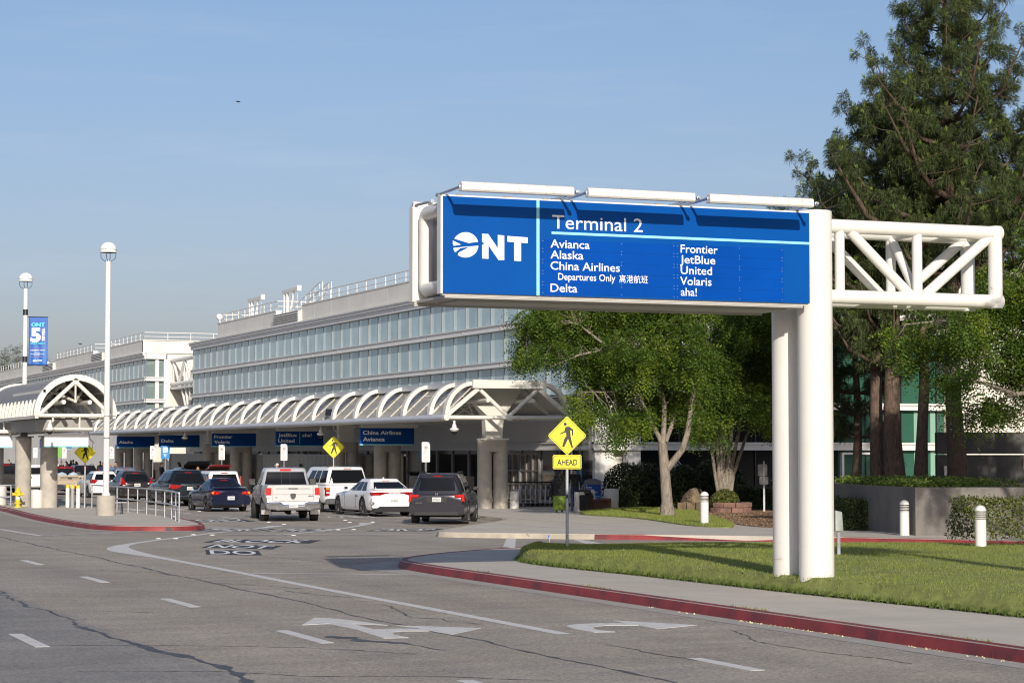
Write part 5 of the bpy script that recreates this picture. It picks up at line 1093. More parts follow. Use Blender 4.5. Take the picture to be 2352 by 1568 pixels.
# ================================================================ VEHICLES
def paint(name, col, metal=.0, rough=.28): return mat('car_paint_' + name, col, rough, metal, coat=.6)
UNDER = mat('car_underside', (.008, .008, .008), .9)
PLATEW = mat('licence_plate', (.62, .63, .60), .5); PLATETXT = mat('plate_digits', (.03, .04, .12), .5); TRIM = mat('car_black_trim', (.015, .015, .016), .45)
SKIN_SEC = [(0, 0, 0), (.80, 0, 0), (.93, .05, 0), (.985, .04, .16), (1.0, 0, .38), (1.0, 0, .60), (.975, 0, .84), (.93, -.035, 1), (.86, 0, 1), (0, .015, 1)]
_WHEEL = {}
def wheel_parts(T, x, y, r, w, rim, side):
    key = (round(r, 3), round(w, 3), rim.name)
    if key not in _WHEEL:
        h = w / 2; b = MB(); b.lathe([(r * .66, -h * .8), (r * .80, -h), (r * .95, -h * .96), (r, -h * .7), (r, h * .7), (r * .95, h * .96), (r * .80, h), (r * .66, h * .8)], (0, 0, 0), 32, axis='x'); ty = b.build('tyre', TYRE, None)
        b = MB(); b.lathe([(r * .68, h * .8), (r * .63, h * .85), (r * .58, h * .3), (0, h * .3)], (0, 0, 0), 28, axis='x'); b.lathe([(0, h * .78), (r * .17, h * .76), (r * .17, h * .2)], (0, 0, 0), 14, axis='x')
        for k in range(10):
            a = 2 * math.pi * k / 10 + .15 * (k % 2); c, s_ = math.cos(a), math.sin(a); b.beam((h * .66, c * r * .12, s_ * r * .12), (h * .80, c * r * .64, s_ * r * .64), r * .10, h * .2, 1, up=(1, 0, 0))
        ri = b.build('rim', [DARKALLOY, rim], None); _WHEEL[key] = (ty.data, ri.data); bpy.data.objects.remove(ty); bpy.data.objects.remove(ri)
    ty, ri = _WHEEL[key]; t = bpy.data.objects.new('wheel', ty); COL.objects.link(t); t.parent = T; t.location = (x, y, r); t.rotation_euler = (0, 0, 0 if side > 0 else math.pi)
    o = bpy.data.objects.new('rim', ri); COL.objects.link(o); o.parent = t; return t
def car(name, label, x, y, rot, pm, w=.92, wb=2.75, ro=.95, fo=.9, zb=.24, zr=1.02, zc=1.0, zh=.95, H=1.65, c0=-.75, c1=2.0, r0=-.55, r1=1.15, wt=.86, wr=.66, wheel=.35, tw=.23, rim=None, sn=8, glassn=None,
        rear_t=(.14, .80), rear_a=.80, sides=((-.86, -.42), (-.36, .14), (.20, .66)), tailbulge=.06, lights=(), plate=None, plate_z=.82, rails=False, mirrors=True, third=True, bumper=None, exhaust=(), trims=(), arch=True, cat='car', group='cars at the drop off kerb', wiper=True, antenna=None, spoiler=None, plate_off=0, door_lines=True, z=0.0, belt_trim=None):
    T = thing(name, label, cat, (x, y, z), rot, group); rim = rim or ALLOY
    # ---- body shell lofted from rear to front
    Lf = wb + fo
    st = [(-ro, w * .88, zb + .16, zr - .10), (-ro + .05, w * .94, zb + .09, zr - .03), (-ro + .16, w * .985, zb + .03, zr + .0), (-ro + .45, w, zb, zr + .01), (-.2 + 0, w * 1.0, zb - .02, (zr + zc) / 2 + .005), (c0 + .55 if c0 + .55 > .2 else .3, w, zb - .03, zc), (wb * .5, w * .995, zb - .03, zc - .01), (c1 - .1, w, zb - .03, zc - .04), (c1 + .35, w * .995, zb - .03, zh + .02), (Lf - .55, w * .97, zb, zh - .03), (Lf - .18, w * .86, zb + .03, zh - .16), (Lf, w * .70, zb + .10, zh - .30)]
    st.sort(key=lambda q: q[0]); b = MB(); ns = len(SKIN_SEC) * 2 - 2; vs = []
    for (yy, ww, z0, z1) in st:
        R_ = [(a * ww, z0 + d + c * (z1 - z0) if c < 1 else z1 + d) for a, d, c in SKIN_SEC]; ringp = R_ + [(-a, c) for a, c in R_[-2:0:-1]]
        vs += [(a, yy, c) for a, c in ringp]
    fs = [(i * ns + j, i * ns + (j + 1) % ns, (i + 1) * ns + (j + 1) % ns, (i + 1) * ns + j) for i in range(len(st) - 1) for j in range(ns)] + [tuple(range(ns))[::-1], tuple((len(st) - 1) * ns + j for j in range(ns))]
    b.add(vs, fs); body = b.build('body', [pm, UNDER], T, world=False, ang=32)
    if arch:
        cut = MB(); ra = wheel + .055
        for yy in (0, wb):
            for s_ in (-1, 1): cut.cyl((s_ * (w - .32), yy, wheel + .01), (s_ * (w + .2), yy, wheel + .01), ra, n=32)
        co = cut.build('cutter', [UNDER], None); co.location = (x, y, z); co.rotation_euler = (0, 0, R(rot)); bpy.context.view_layer.update()
        md = body.modifiers.new('arch', 'BOOLEAN'); md.operation = 'DIFFERENCE'; md.object = co; md.solver = 'EXACT'
        try: md.material_mode = 'TRANSFER'
        except Exception: pass
        dg = bpy.context.evaluated_depsgraph_get(); me = bpy.data.meshes.new_from_object(body.evaluated_get(dg)); body.modifiers.clear(); old = body.data; body.data = me; bpy.data.meshes.remove(old); cm = co.data; bpy.data.objects.remove(co); bpy.data.meshes.remove(cm)
        me.polygons.foreach_set('use_smooth', [True] * len(me.polygons)); me.set_sharp_from_angle(angle=R(32))
    # ---- cabin: superelliptic tapering ring
    zb0 = zc - .05
    def P(t): 
        e = t ** .92; return (c0 + (r0 - c0) * e, c1 + (r1 - c1) * e, wt + (wr - wt) * (t ** 1.25), zb0 + (H - .06 - zb0) * t)
    def rx(yr, t, out=0):
        a, c, hw, zz = P(t); return (hw * (1 - abs(yr) ** sn) ** (1 / sn) + out, (a + c) / 2 + yr * (c - a) / 2, zz)
    def ry(xr, t, end, out=0):
        a, c, hw, zz = P(t); hl = (c - a) / 2; return (xr * hw, (a + c) / 2 + end * (hl * (1 - abs(xr) ** sn) ** (1 / sn) + out), zz)
    b = MB(); NR = 40; rows = [P(t) + (1,) for t in (0, .25, .5, .75, 1)]; a, c, hw, zz = P(1)
    rows += [(a, c, hw, H - .025, .97), (a, c, hw, H - .008, .90), (a, c, hw, H, .7), (a, c, hw, H + .01, .35)]; vs = []
    for (a, c, hw, zz, k) in rows:
        for j in range(NR):
            th = 2 * math.pi * j / NR; cc, ss = math.cos(th), math.sin(th); vs.append((math.copysign(abs(cc) ** (2 / sn), cc) * hw * k, (a + c) / 2 + math.copysign(abs(ss) ** (2 / sn), ss) * (c - a) / 2 * k, zz))
    nr = len(rows); b.add(vs, [(i * NR + j, i * NR + (j + 1) % NR, (i + 1) * NR + (j + 1) % NR, (i + 1) * NR + j) for i in range(nr - 1) for j in range(NR)] + [tuple((nr - 1) * NR + j for j in range(NR))])
    b.build('cabin', pm, T, world=False, ang=50)
    G = glassn or CARGLASS
    def pane(nm, f, us, ts, parent=T):
        b = MB(); nu, nt_ = 8, 5; v = []
        for i in range(nt_ + 1):
            for j in range(nu + 1): v.append(f(j / nu, i / nt_))
        b.add(v, [(i * (nu + 1) + j, i * (nu + 1) + j + 1, (i + 1) * (nu + 1) + j + 1, (i + 1) * (nu + 1) + j) for i in range(nt_) for j in range(nu)]); return b.build(nm, G, parent, world=False, ang=80)
    t0, t1 = rear_t
    rw = pane('rear_window', lambda u, v: ry((2 * u - 1) * rear_a * (1 - .05 * v), t0 + (t1 - t0) * v, -1, .008), 0, 0)
    pane('windscreen', lambda u, v: ry((2 * u - 1) * .86, .12 + .8 * v, 1, .008), 0, 0)
    for s_ in (-1, 1):
        for (ya, yb) in sides:
            pane('side_window', lambda u, v: (lambda q: (q[0] * s_, q[1], q[2]))(rx((ya + (yb - ya) * u), .14 + .72 * v, .008)), 0, 0)
    if wiper: b = MB(); q0, q1 = ry(-.05, t0 + .05, -1, .02), ry(.42, t0 + .14, -1, .02); b.tube([q0, q1], .012, 5); b.build('wiper', BLACK, rw, world=False)
    if third: q = ry(0, min(.97, t1 + .09), -1, .0); b = MB(); b.box(-.16, .16, q[1] - .02, q[1] + .03, q[2] - .018, q[2] + .018); b.build('brake_light', RED_L, T, world=False)
    if spoiler: b = MB(); a, c, hw, zz = P(1); yb_, zz2, ww2 = spoiler; b.hexa([(-ww2, yb_, zz2), (ww2, yb_, zz2), (ww2, yb_ + .3, zz2), (-ww2, yb_ + .3, zz2), (-ww2, yb_, zz2 + .03), (ww2, yb_, zz2 + .03), (ww2, yb_ + .3, zz2 + .05), (-ww2, yb_ + .3, zz2 + .05)]); b.build('spoiler', pm, T, world=False, bevel=.012)
    if rails:
        b = MB()
        for s_ in (-1, 1): b.tube([(s_ * (wr - .05), r0 + .25, H - .02), (s_ * (wr - .04), r0 + .4, H + .05), (s_ * (wr - .04), r1 - .3, H + .05), (s_ * (wr - .05), r1 - .1, H - .02)], .018, 8)
        b.build('roof_rail', TRIM, T, world=False)
    if antenna: b = MB(); b.hexa([(-.03, antenna - .08, H - .01), (.03, antenna - .08, H - .01), (.02, antenna + .1, H - .01), (-.02, antenna + .1, H - .01), (-.012, antenna - .07, H + .07), (.012, antenna - .07, H + .07), (.01, antenna - .02, H + .05), (-.01, antenna - .02, H + .05)]); b.build('antenna', pm, T, world=False)
    if mirrors:
        for s_ in (-1, 1):
            yy = c1 - .42; b = MB(); b.hexa([(s_ * (wt + .02), yy - .06, zc + .02), (s_ * (wt + .22), yy - .09, zc + .03), (s_ * (wt + .20), yy + .05, zc + .04), (s_ * (wt + .02), yy + .09, zc + .02), (s_ * (wt + .04), yy - .06, zc + .17), (s_ * (wt + .22), yy - .08, zc + .17), (s_ * (wt + .20), yy + .04, zc + .16), (s_ * (wt + .04), yy + .07, zc + .15)]); m_ = b.build('mirror', pm if pm != TRIM else TRIM, T, world=False, bevel=.02)
            b = MB(); xs = sorted((s_ * (wt + .06), s_ * (wt + .20))); b.box(xs[0], xs[1], yy - .098, yy - .09, zc + .05, zc + .15); b.build('mirror_glass', BLACK, m_, world=False)
    for (yy) in (0, wb):
        for s_ in (-1, 1): wheel_parts(T, s_ * (w - tw / 2 + .005), yy, wheel, tw, rim, s_)
    b = MB(); b.box(-w * .75, w * .75, -ro + .3, Lf - .4, zb - .04, zb + .15); b.cyl((-w + .2, 0, wheel), (w - .2, 0, wheel), .06, n=8); b.box(-.35, .35, -ro + .22, -ro + .6, zb - .03, zb + .1); b.build('chassis', UNDER, T, world=False)
    yr = -ro
    for (nm, m_, poly, d0, d1) in lights:
        for s_ in (-1, 1): b = MB(); b.prism([(px * s_, pz) for px, pz in poly], yr + d0, yr + d1, 'xz'); b.build(nm, m_, T, world=False, bevel=.008)
    for (nm, m_, poly, d0, d1) in trims: b = MB(); b.prism(poly, yr + d0, yr + d1, 'xz'); b.build(nm, m_, T, world=False, bevel=.008)
    if door_lines:
        b = MB()
        for s_ in (-1, 1):
            for yy in (c0 + .8, (c0 + c1) / 2 + .12, c1 - .15): b.box(s_ * (w + .001) - .004, s_ * (w + .001) + .004, yy, yy + .010, zb + .12, zc - .12)
            for yy in ((c0 + c1) / 2 - .08, c0 + .95): b.box(min(s_ * (w - .015), s_ * (w + .012)), max(s_ * (w - .015), s_ * (w + .012)), yy, yy + .16, zc - .21, zc - .18)
        b.build('door_trim', TRIM if pm.name != 'x' else TRIM, T, world=False)
    for ex_, ez_, er in exhaust: b = MB(); b.lathe([(er, 0), (er, .16), (er * .8, .16), (er * .8, .02)], (ex_, yr - .015, ez_), 14, axis='y'); b.build('exhaust', CHROME, T, world=False)
    if plate:
        yp = yr - plate_off
        b = MB(); b.box(-.155, .155, yp - .022, yp - .008, plate_z - .078, plate_z + .078); pl = b.build('license_plate', PLATEW, T, world=False, bevel=.006); b = MB(); put_text(b, plate, (-.135, yp - .0245, plate_z - .045), (1, 0, 0), (0, 0, 1), cap=.075, width=.27, bold=.01); b.build('plate_number', PLATETXT, pl, world=False)
        b = MB(); put_text(b, 'California', (-.07, yp - .0245, plate_z + .045), (1, 0, 0), (0, 0, 1), cap=.022, width=.14); b.build('plate_state', RED_L, pl, world=False)
    return T
def badge(T, y, items, m=CHROME, name='badge'):
    b = MB()
    for s_, x, z, cap, wd in items: put_text(b, s_, (x, y, z), (1, 0, 0), (0, 0, 1), cap=cap, width=wd, bold=.03)
    b.build(name, m, T, world=False)
# grey three-row vehicle pulling to the kerb
GREYP = paint('slate_grey', (.050, .048, .058), .55, .22)
t = car('grey_suv', 'slate grey three row vehicle with lit red lamps pulling up to the kerb', 26.2, 71.5, -27, GREYP, w=.985, wb=2.82, ro=1.12, fo=.95, zb=.30, zr=1.10, zc=1.12, zh=1.10, H=1.76, c0=-1.08, c1=2.15, r0=-.86, r1=1.25, wt=.93, wr=.70, wheel=.375, rear_t=(.16, .86), rear_a=.86, plate='8ZGE676', plate_z=.87, rails=True, antenna=0.0,
        lights=[('tail_light', RED_L, [(.63, .93), (.60, 1.03), (.955, 1.06), (.975, .80), (.86, .78), (.84, .93)], -.02, .25), ('lamp_glow', RED_ON, [(.66, .985), (.66, 1.02), (.93, 1.035), (.94, .82), (.89, .82), (.885, .985)], -.024, -.018), ('reflector', RED_L, [(.60, .50), (.78, .50), (.80, .41), (.62, .41)], -.03, .1)],
        trims=[('bumper', GREYP, [(-.95, .70), (.95, .70), (.97, .50), (.90, .36), (-.90, .36), (-.97, .50)], -.05, .3), ('lower_trim', TRIM, [(-.72, .46), (.72, .46), (.80, .33), (-.80, .33)], -.06, .2), ('chrome_strip', CHROME, [(-.40, .965), (.40, .965), (.36, .985), (-.36, .985)], -.016, .05), ('number_recess', TRIM, [(-.40, .955), (.40, .955), (.32, .76), (-.32, .76)], -.006, .05)])
badge(t, -1.135, [('PILOT', -.72, .735, .04, .22), ('H', -.05, 1.02, .085, .09)])
# white sedan
WHITEP = paint('white', (.78, .78, .77), 0, .2)
RL = mat('red_light_bar', (.22, .008, .010), .12, coat=.6)
t = car('white_sedan', 'white sporty sedan with full width dark red light bar and twin exhausts', 27.5, 81.4, 1, WHITEP, w=.95, wb=3.05, ro=1.08, fo=.92, zb=.22, zr=1.06, zc=.99, zh=.92, H=1.46, c0=-.98, c1=2.3, r0=-.02, r1=1.25, wt=.88, wr=.61, wheel=.36, tw=.25, rear_t=(.12, .86), rear_a=.84, sides=((-.62, -.26), (-.20, .26), (.31, .70)), plate='BYVJ653', plate_z=.62, plate_off=.03, wiper=False, rim=ALLOY, antenna=.25,
        lights=[('tail_light', RL, [(.0, .94), (.0, .905), (.36, .895), (.58, .83), (.93, .83), (.95, .945), (.56, .955)], -.022, .2), ('lamp_glow', RED_ON, [(.64, .85), (.90, .85), (.91, .875), (.64, .885)], -.028, -.02), ('side_vent', TRIM, [(.80, .56), (.93, .60), (.93, .43), (.84, .46)], -.045, .1)],
        trims=[('bumper', WHITEP, [(-.92, .72), (.92, .72), (.945, .52), (.90, .34), (-.90, .34), (-.945, .52)], -.045, .3), ('diffuser', TRIM, [(-.62, .40), (.62, .40), (.86, .24), (.80, .18), (-.80, .18), (-.86, .24)], -.055, .3)], exhaust=((-.56, .29, .065), (.56, .29, .065)), spoiler=(-1.10, 1.05, .84))
badge(t, -1.108, [('DODGE', -.24, .905, .028, .48)], SIGNTXT); badge(t, -1.085, [('CHARGER', -.66, .765, .022, .26), ('GT', .66, .765, .03, .08)])
# white full-size wagon
t = car('white_suv', 'large white boxy passenger vehicle with roof rails behind the silver pickup', 27.6, 87.8, 3, WHITEP, w=1.0, wb=2.95, ro=1.15, fo=.95, zb=.38, zr=1.16, zc=1.20, zh=1.16, H=1.90, c0=-1.14, c1=2.35, r0=-1.0, r1=1.55, wt=.96, wr=.78, wheel=.385, tw=.26, rear_t=(.10, .90), rear_a=.86, sn=10, rails=True, sides=((-.90, -.50), (-.44, -.04), (.02, .46)),
        lights=[('tail_light', RED_L, [(.80, 1.05), (.97, 1.05), (.98, .70), (.82, .70)], -.02, .25), ('turn_lamp', AMBER, [(.82, 1.04), (.96, 1.04), (.965, .94), (.825, .94)], -.026, .1), ('reverse_lamp', CLEARL, [(.825, .86), (.965, .86), (.965, .80), (.825, .80)], -.026, .1)],
        trims=[('bumper', CHROME, [(-.92, .60), (.92, .60), (.95, .50), (.88, .36), (-.88, .36), (-.95, .50)], -.09, .2), ('number_recess', WHITEP, [(-.5, .98), (.5, .98), (.5, .72), (-.5, .72)], -.012, .05)], plate='5CVH219', plate_z=.80)
# dark blue coupe
BLUEP = paint('navy_blue', (.009, .013, .042), .35, .22)
t = car('blue_coupe', 'dark blue low coupe with round amber and red lamps and small spoiler', 23.4, 90.4, 1, BLUEP, w=.862, wb=2.57, ro=.88, fo=.90, zb=.20, zr=.97, zc=.92, zh=.86, H=1.385, c0=-.74, c1=2.0, r0=.30, r1=1.05, wt=.80, wr=.54, wheel=.315, tw=.21, rear_t=(.10, .93), rear_a=.84, sides=((-.55, -.12), (-.02, .62)), plate='6TAS423', plate_z=.58, plate_off=.035, wiper=False,
        lights=[('tail_light', RED_L, [(.44, .80), (.56, .87), (.82, .87), (.855, .77), (.78, .71), (.50, .73)], -.02, .25), ('lamp_glow', RED_ON, [(.60 + .05 * math.cos(a), .79 + .05 * math.sin(a)) for a in np.linspace(0, 6.0, 10)], -.028, -.019), ('turn_lamp', AMBER, [(.72, .85), (.82, .85), (.845, .77), (.74, .75)], -.026, .15)],
        trims=[('bumper', BLUEP, [(-.83, .64), (.83, .64), (.86, .46), (.80, .30), (-.80, .30), (-.86, .46)], -.05, .25)], exhaust=((.52, .29, .055),), spoiler=(-.92, 1.0, .70))
badge(t, -.90, [('A', -.035, .80, .06, .07)])
# dark teal grey luxury wagon
MDXP = paint('dark_teal_grey', (.022, .032, .042), .6, .2)
t = car('dark_suv', 'dark blue grey family vehicle with chrome strip waiting behind the blue coupe', 24.1, 100.8, 1, MDXP, w=.98, wb=2.82, ro=1.15, fo=.95, zb=.27, zr=1.08, zc=1.08, zh=1.04, H=1.69, c0=-1.08, c1=2.15, r0=-.70, r1=1.2, wt=.92, wr=.66, wheel=.37, plate='9AKT207', plate_z=.83, antenna=-.2,
        lights=[('tail_light', RED_L, [(.45, .90), (.44, .97), (.93, 1.03), (.96, .86), (.80, .80), (.62, .82)], -.02, .3), ('reflector', RED_L, [(.66, .45), (.86, .47), (.86, .43), (.66, .41)], -.05, .1)],
        trims=[('chrome_strip', CHROME, [(-.45, .985), (.45, .985), (.45, 1.02), (-.45, 1.02)], -.02, .05), ('bumper', MDXP, [(-.94, .70), (.94, .70), (.97, .50), (.90, .34), (-.90, .34), (-.97, .50)], -.05, .3), ('bumper_strip', CHROME, [(-.8, .475), (.8, .475), (.8, .50), (-.8, .50)], -.06, .05)])
# dark brown crossover
JUKP = paint('dark_brown_grey', (.045, .038, .038), .55, .28)
t = car('dark_hatchback', 'rounded dark brown hatchback with boomerang tail lamps behind the handrail', 23.75, 110.2, 1, JUKP, w=.885, wb=2.53, ro=.80, fo=.85, zb=.24, zr=1.02, zc=1.02, zh=1.0, H=1.57, c0=-.74, c1=1.9, r0=-.38, r1=1.0, wt=.82, wr=.58, wheel=.345, plate='7EVH456', plate_z=.86,
        lights=[('tail_light', RED_L, [(.52, .95), (.60, 1.0), (.76, 1.24), (.80, 1.22), (.84, .98), (.87, .88), (.60, .88)], -.03, .35), ('reverse_lamp', CLEARL, [(.52, .96), (.60, .98), (.60, .90), (.53, .90)], -.036, .1), ('reflector', RED_L, [(.66, .55), (.80, .56), (.80, .50), (.66, .50)], -.05, .1)],
        trims=[('bumper', JUKP, [(-.84, .66), (.84, .66), (.875, .48), (.82, .32), (-.82, .32), (-.875, .48)], -.05, .3), ('lower_trim', TRIM, [(-.6, .44), (.6, .44), (.7, .30), (-.7, .30)], -.06, .2)], exhaust=((-.45, .29, .045),))
# white hatchback further
t = car('white_hatchback', 'small white hatchback partly hidden by the tall lamp pole', 24.3, 120.6, 1, WHITEP, w=.9, wb=2.65, ro=.85, fo=.85, zb=.22, zr=.98, zc=.98, zh=.94, H=1.47, c0=-.80, c1=2.0, r0=-.25, r1=1.05, wt=.84, wr=.58, wheel=.33, lights=[('tail_light', RED_L, [(.50, .98), (.88, 1.05), (.88, .84), (.66, .80)], -.02, .3), ('lower_reflector', RED_L, [(.62, .50), (.76, .50), (.76, .44), (.62, .44)], -.05, .1)], trims=[('bumper', WHITEP, [(-.86, .62), (.86, .62), (.89, .44), (.82, .30), (-.82, .30), (-.89, .44)], -.05, .3)], plate='6WLK381', plate_z=.72)
SILV = paint('silver_blue', (.26, .29, .34), .7, .28)
car('silver_car', 'silver grey car roof seen beyond the white and dark hatchbacks', 27.4, 130, 1, SILV, w=.93, wb=2.8, H=1.62, lights=[('tail_light', RED_L, [(.6, .98), (.9, 1.0), (.92, .8), (.7, .8)], -.02, .3)])
CRVP = paint('black', (.010, .010, .012), .3, .2)
car('black_suv', 'black compact passenger vehicle with tall L shaped lit tail lamps beside the diamond sign', 27.3, 142, 1, CRVP, w=.93, wb=2.66, ro=.98, zb=.26, zr=1.08, zc=1.08, H=1.69, c0=-.9, c1=2.05, r0=-.62, r1=1.1, wt=.87, wr=.64, rails=True, plate='8RTN552', plate_z=.78,
    lights=[('tail_light', RED_L, [(.45, .98), (.45, 1.03), (.74, 1.08), (.78, 1.45), (.84, 1.42), (.92, 1.05), (.9, .95)], -.03, .3), ('lamp_glow', RED_ON, [(.70, 1.0), (.80, 1.10), (.90, 1.05), (.88, .98)], -.038, -.028)], trims=[('chrome_strip', CHROME, [(-.5, 1.03), (.5, 1.03), (.5, 1.10), (-.5, 1.10)], -.02, .05), ('bumper', CRVP, [(-.88, .66), (.88, .66), (.91, .46), (.84, .32), (-.84, .32), (-.91, .46)], -.05, .3)])
car('white_car', 'white car with lit red lamp seen between the island pillars', 24.2, 141.5, 1, WHITEP, w=.95, wb=2.9, ro=1.0, zr=1.06, zc=1.08, H=1.74, c0=-.95, c1=2.1, r0=-.7, r1=1.2, lights=[('tail_light', RED_L, [(.5, 1.0), (.93, 1.04), (.94, .88), (.5, .86)], -.02, .3), ('lamp_glow', RED_ON, [(.6, .97), (.88, .99), (.88, .93), (.6, .92)], -.03, -.018)])
BLUE2 = paint('mid_blue', (.03, .08, .26), .4, .25)
car('blue_car', 'blue car beyond the dark pickup at the left picture edge', 27.3, 168, 1, BLUE2, w=.9, H=1.5, lights=[('tail_light', RED_L, [(.5, .92), (.86, .95), (.88, .78), (.6, .78)], -.02, .3)])
# white boxy hatch with tall lamps
t = car('white_box_car', 'white boxy car with tall slim tail lamps beyond the blue coupe', 26.1, 101.8, 1, WHITEP, w=.90, wb=2.57, ro=.82, fo=.75, zb=.24, zr=1.05, zc=1.05, zh=1.02, H=1.62, c0=-.80, c1=1.95, r0=-.70, r1=1.2, wt=.86, wr=.70, sn=10, wheel=.33, rear_t=(.02, .84), rear_a=.80, lights=[('tail_light', RED_L, [(.77, 1.38), (.84, 1.36), (.89, .98), (.80, .96)], .03, .3)], plate='7KQM118', plate_z=.66)
def tailgate(T, pm, yh, zh, wd, ln, ang, zb_):
    """raised rear door hinged at the roof"""
    b = MB(); a = R(ang); d = (-math.cos(a), math.sin(a)); n = (d[1], -d[0]); pts = []
    for s_, ww in ((0, wd), (ln * .62, wd * 1.02), (ln, wd * .92)):
        cy, cz = yh + d[0] * s_, zh + d[1] * s_ - .02 * s_; pts.append((ww, cy, cz))
    for (w0, y0, z0), (w1, y1, z1) in zip(pts[:-1], pts[1:]): b.hexa([(-w0, y0, z0 - .07), (w0, y0, z0 - .07), (w1, y1, z1 - .07), (-w1, y1, z1 - .07), (-w0, y0, z0), (w0, y0, z0), (w1, y1, z1), (-w1, y1, z1)])
    g = b.build('tailgate', pm, T, world=False, bevel=.03); b = MB(); w0, y0, z0 = pts[0]; w1, y1, z1 = pts[1]; b.hexa([(-w0 * .85, y0 - .05, z0 - .085), (w0 * .85, y0 - .05, z0 - .085), (w1 * .85, y1, z1 - .085), (-w1 * .85, y1, z1 - .085), (-w0 * .85, y0 - .05, z0 - .072), (w0 * .85, y0 - .05, z0 - .072), (w1 * .85, y1, z1 - .072), (-w1 * .85, y1, z1 - .072)]); b.build('tailgate_lining', BLACK, g, world=False)
    b = MB(); b.box(-wd * .8, wd * .8, yh - .25, yh + .02, zb_, zh - .1); b.build('boot_opening', UNDER, T, world=False)
t = car('dark_suv', 'dark family vehicle with its tailgate raised beyond the dark blue grey one', 28.0, 115.6, 1, MDXP, w=.97, wb=2.8, ro=1.1, zb=.27, zr=1.06, zc=1.06, H=1.70, c0=-1.0, c1=2.1, r0=-.78, r1=1.2, wt=.92, wr=.68, third=False, wiper=False, lights=[('tail_light', RED_L, [(.6, .95), (.92, 1.0), (.93, .82), (.7, .82)], -.02, .3)])
tailgate(t, MDXP, -.8, 1.70, .70, 1.15, 20, .9)
b = MB(); b.box(-.25, .25, -1.45, -1.25, 1.86, 1.92); b.build('tailgate_lamp', CLEARL, t, world=False)
REDP = paint('dark_red', (.22, .012, .014), .2, .25); TANP = paint('tan', (.46, .38, .27), .3, .35)
t = car('red_and_tan_wagon', 'dark red and tan wagon with raised tailgate and open front door', 28.35, 112.2, 1, REDP, w=.9, wb=2.65, ro=.95, zb=.26, zr=.98, zc=.98, H=1.55, c0=-.92, c1=2.0, r0=-.72, r1=1.1, third=False, wiper=False, lights=[('tail_light', RED_L, [(.6, .9), (.86, .92), (.87, .75), (.7, .75)], -.02, .3)])
tailgate(t, REDP, -.75, 1.55, .6, 1.0, 20, .85)
b = MB(); b.hexa([(.92, 1.75, .35), (1.75, 1.25, .35), (1.77, 1.30, .35), (.94, 1.80, .35), (.92, 1.75, .98), (1.75, 1.25, .98), (1.77, 1.30, .98), (.94, 1.80, .98)]); dr = b.build('front_door', TANP, t, world=False, bevel=.02)
b = MB(); b.tube([(.93, 1.76, .98), (1.05, 1.68, 1.42), (1.45, 1.44, 1.45), (1.74, 1.27, 1.0)], .03, 8); b.build('window_frame', BLACK, dr, world=False); b = MB(); b.add([(.95, 1.76, .98), (1.73, 1.28, .98), (1.45, 1.44, 1.43), (1.06, 1.68, 1.40)], [(0, 1, 2, 3)]); b.build('door_window', mat('green_tint_window', (.05, .09, .06), .05), dr, world=False)
b = MB(); b.hexa([(.90, .9, .30), (.925, .9, .30), (.925, 2.9, .30), (.90, 2.9, .30), (.90, .9, .62), (.925, .9, .62), (.925, 2.9, .62), (.90, 2.9, .62)]); b.build('lower_panel', TANP, t, world=False)
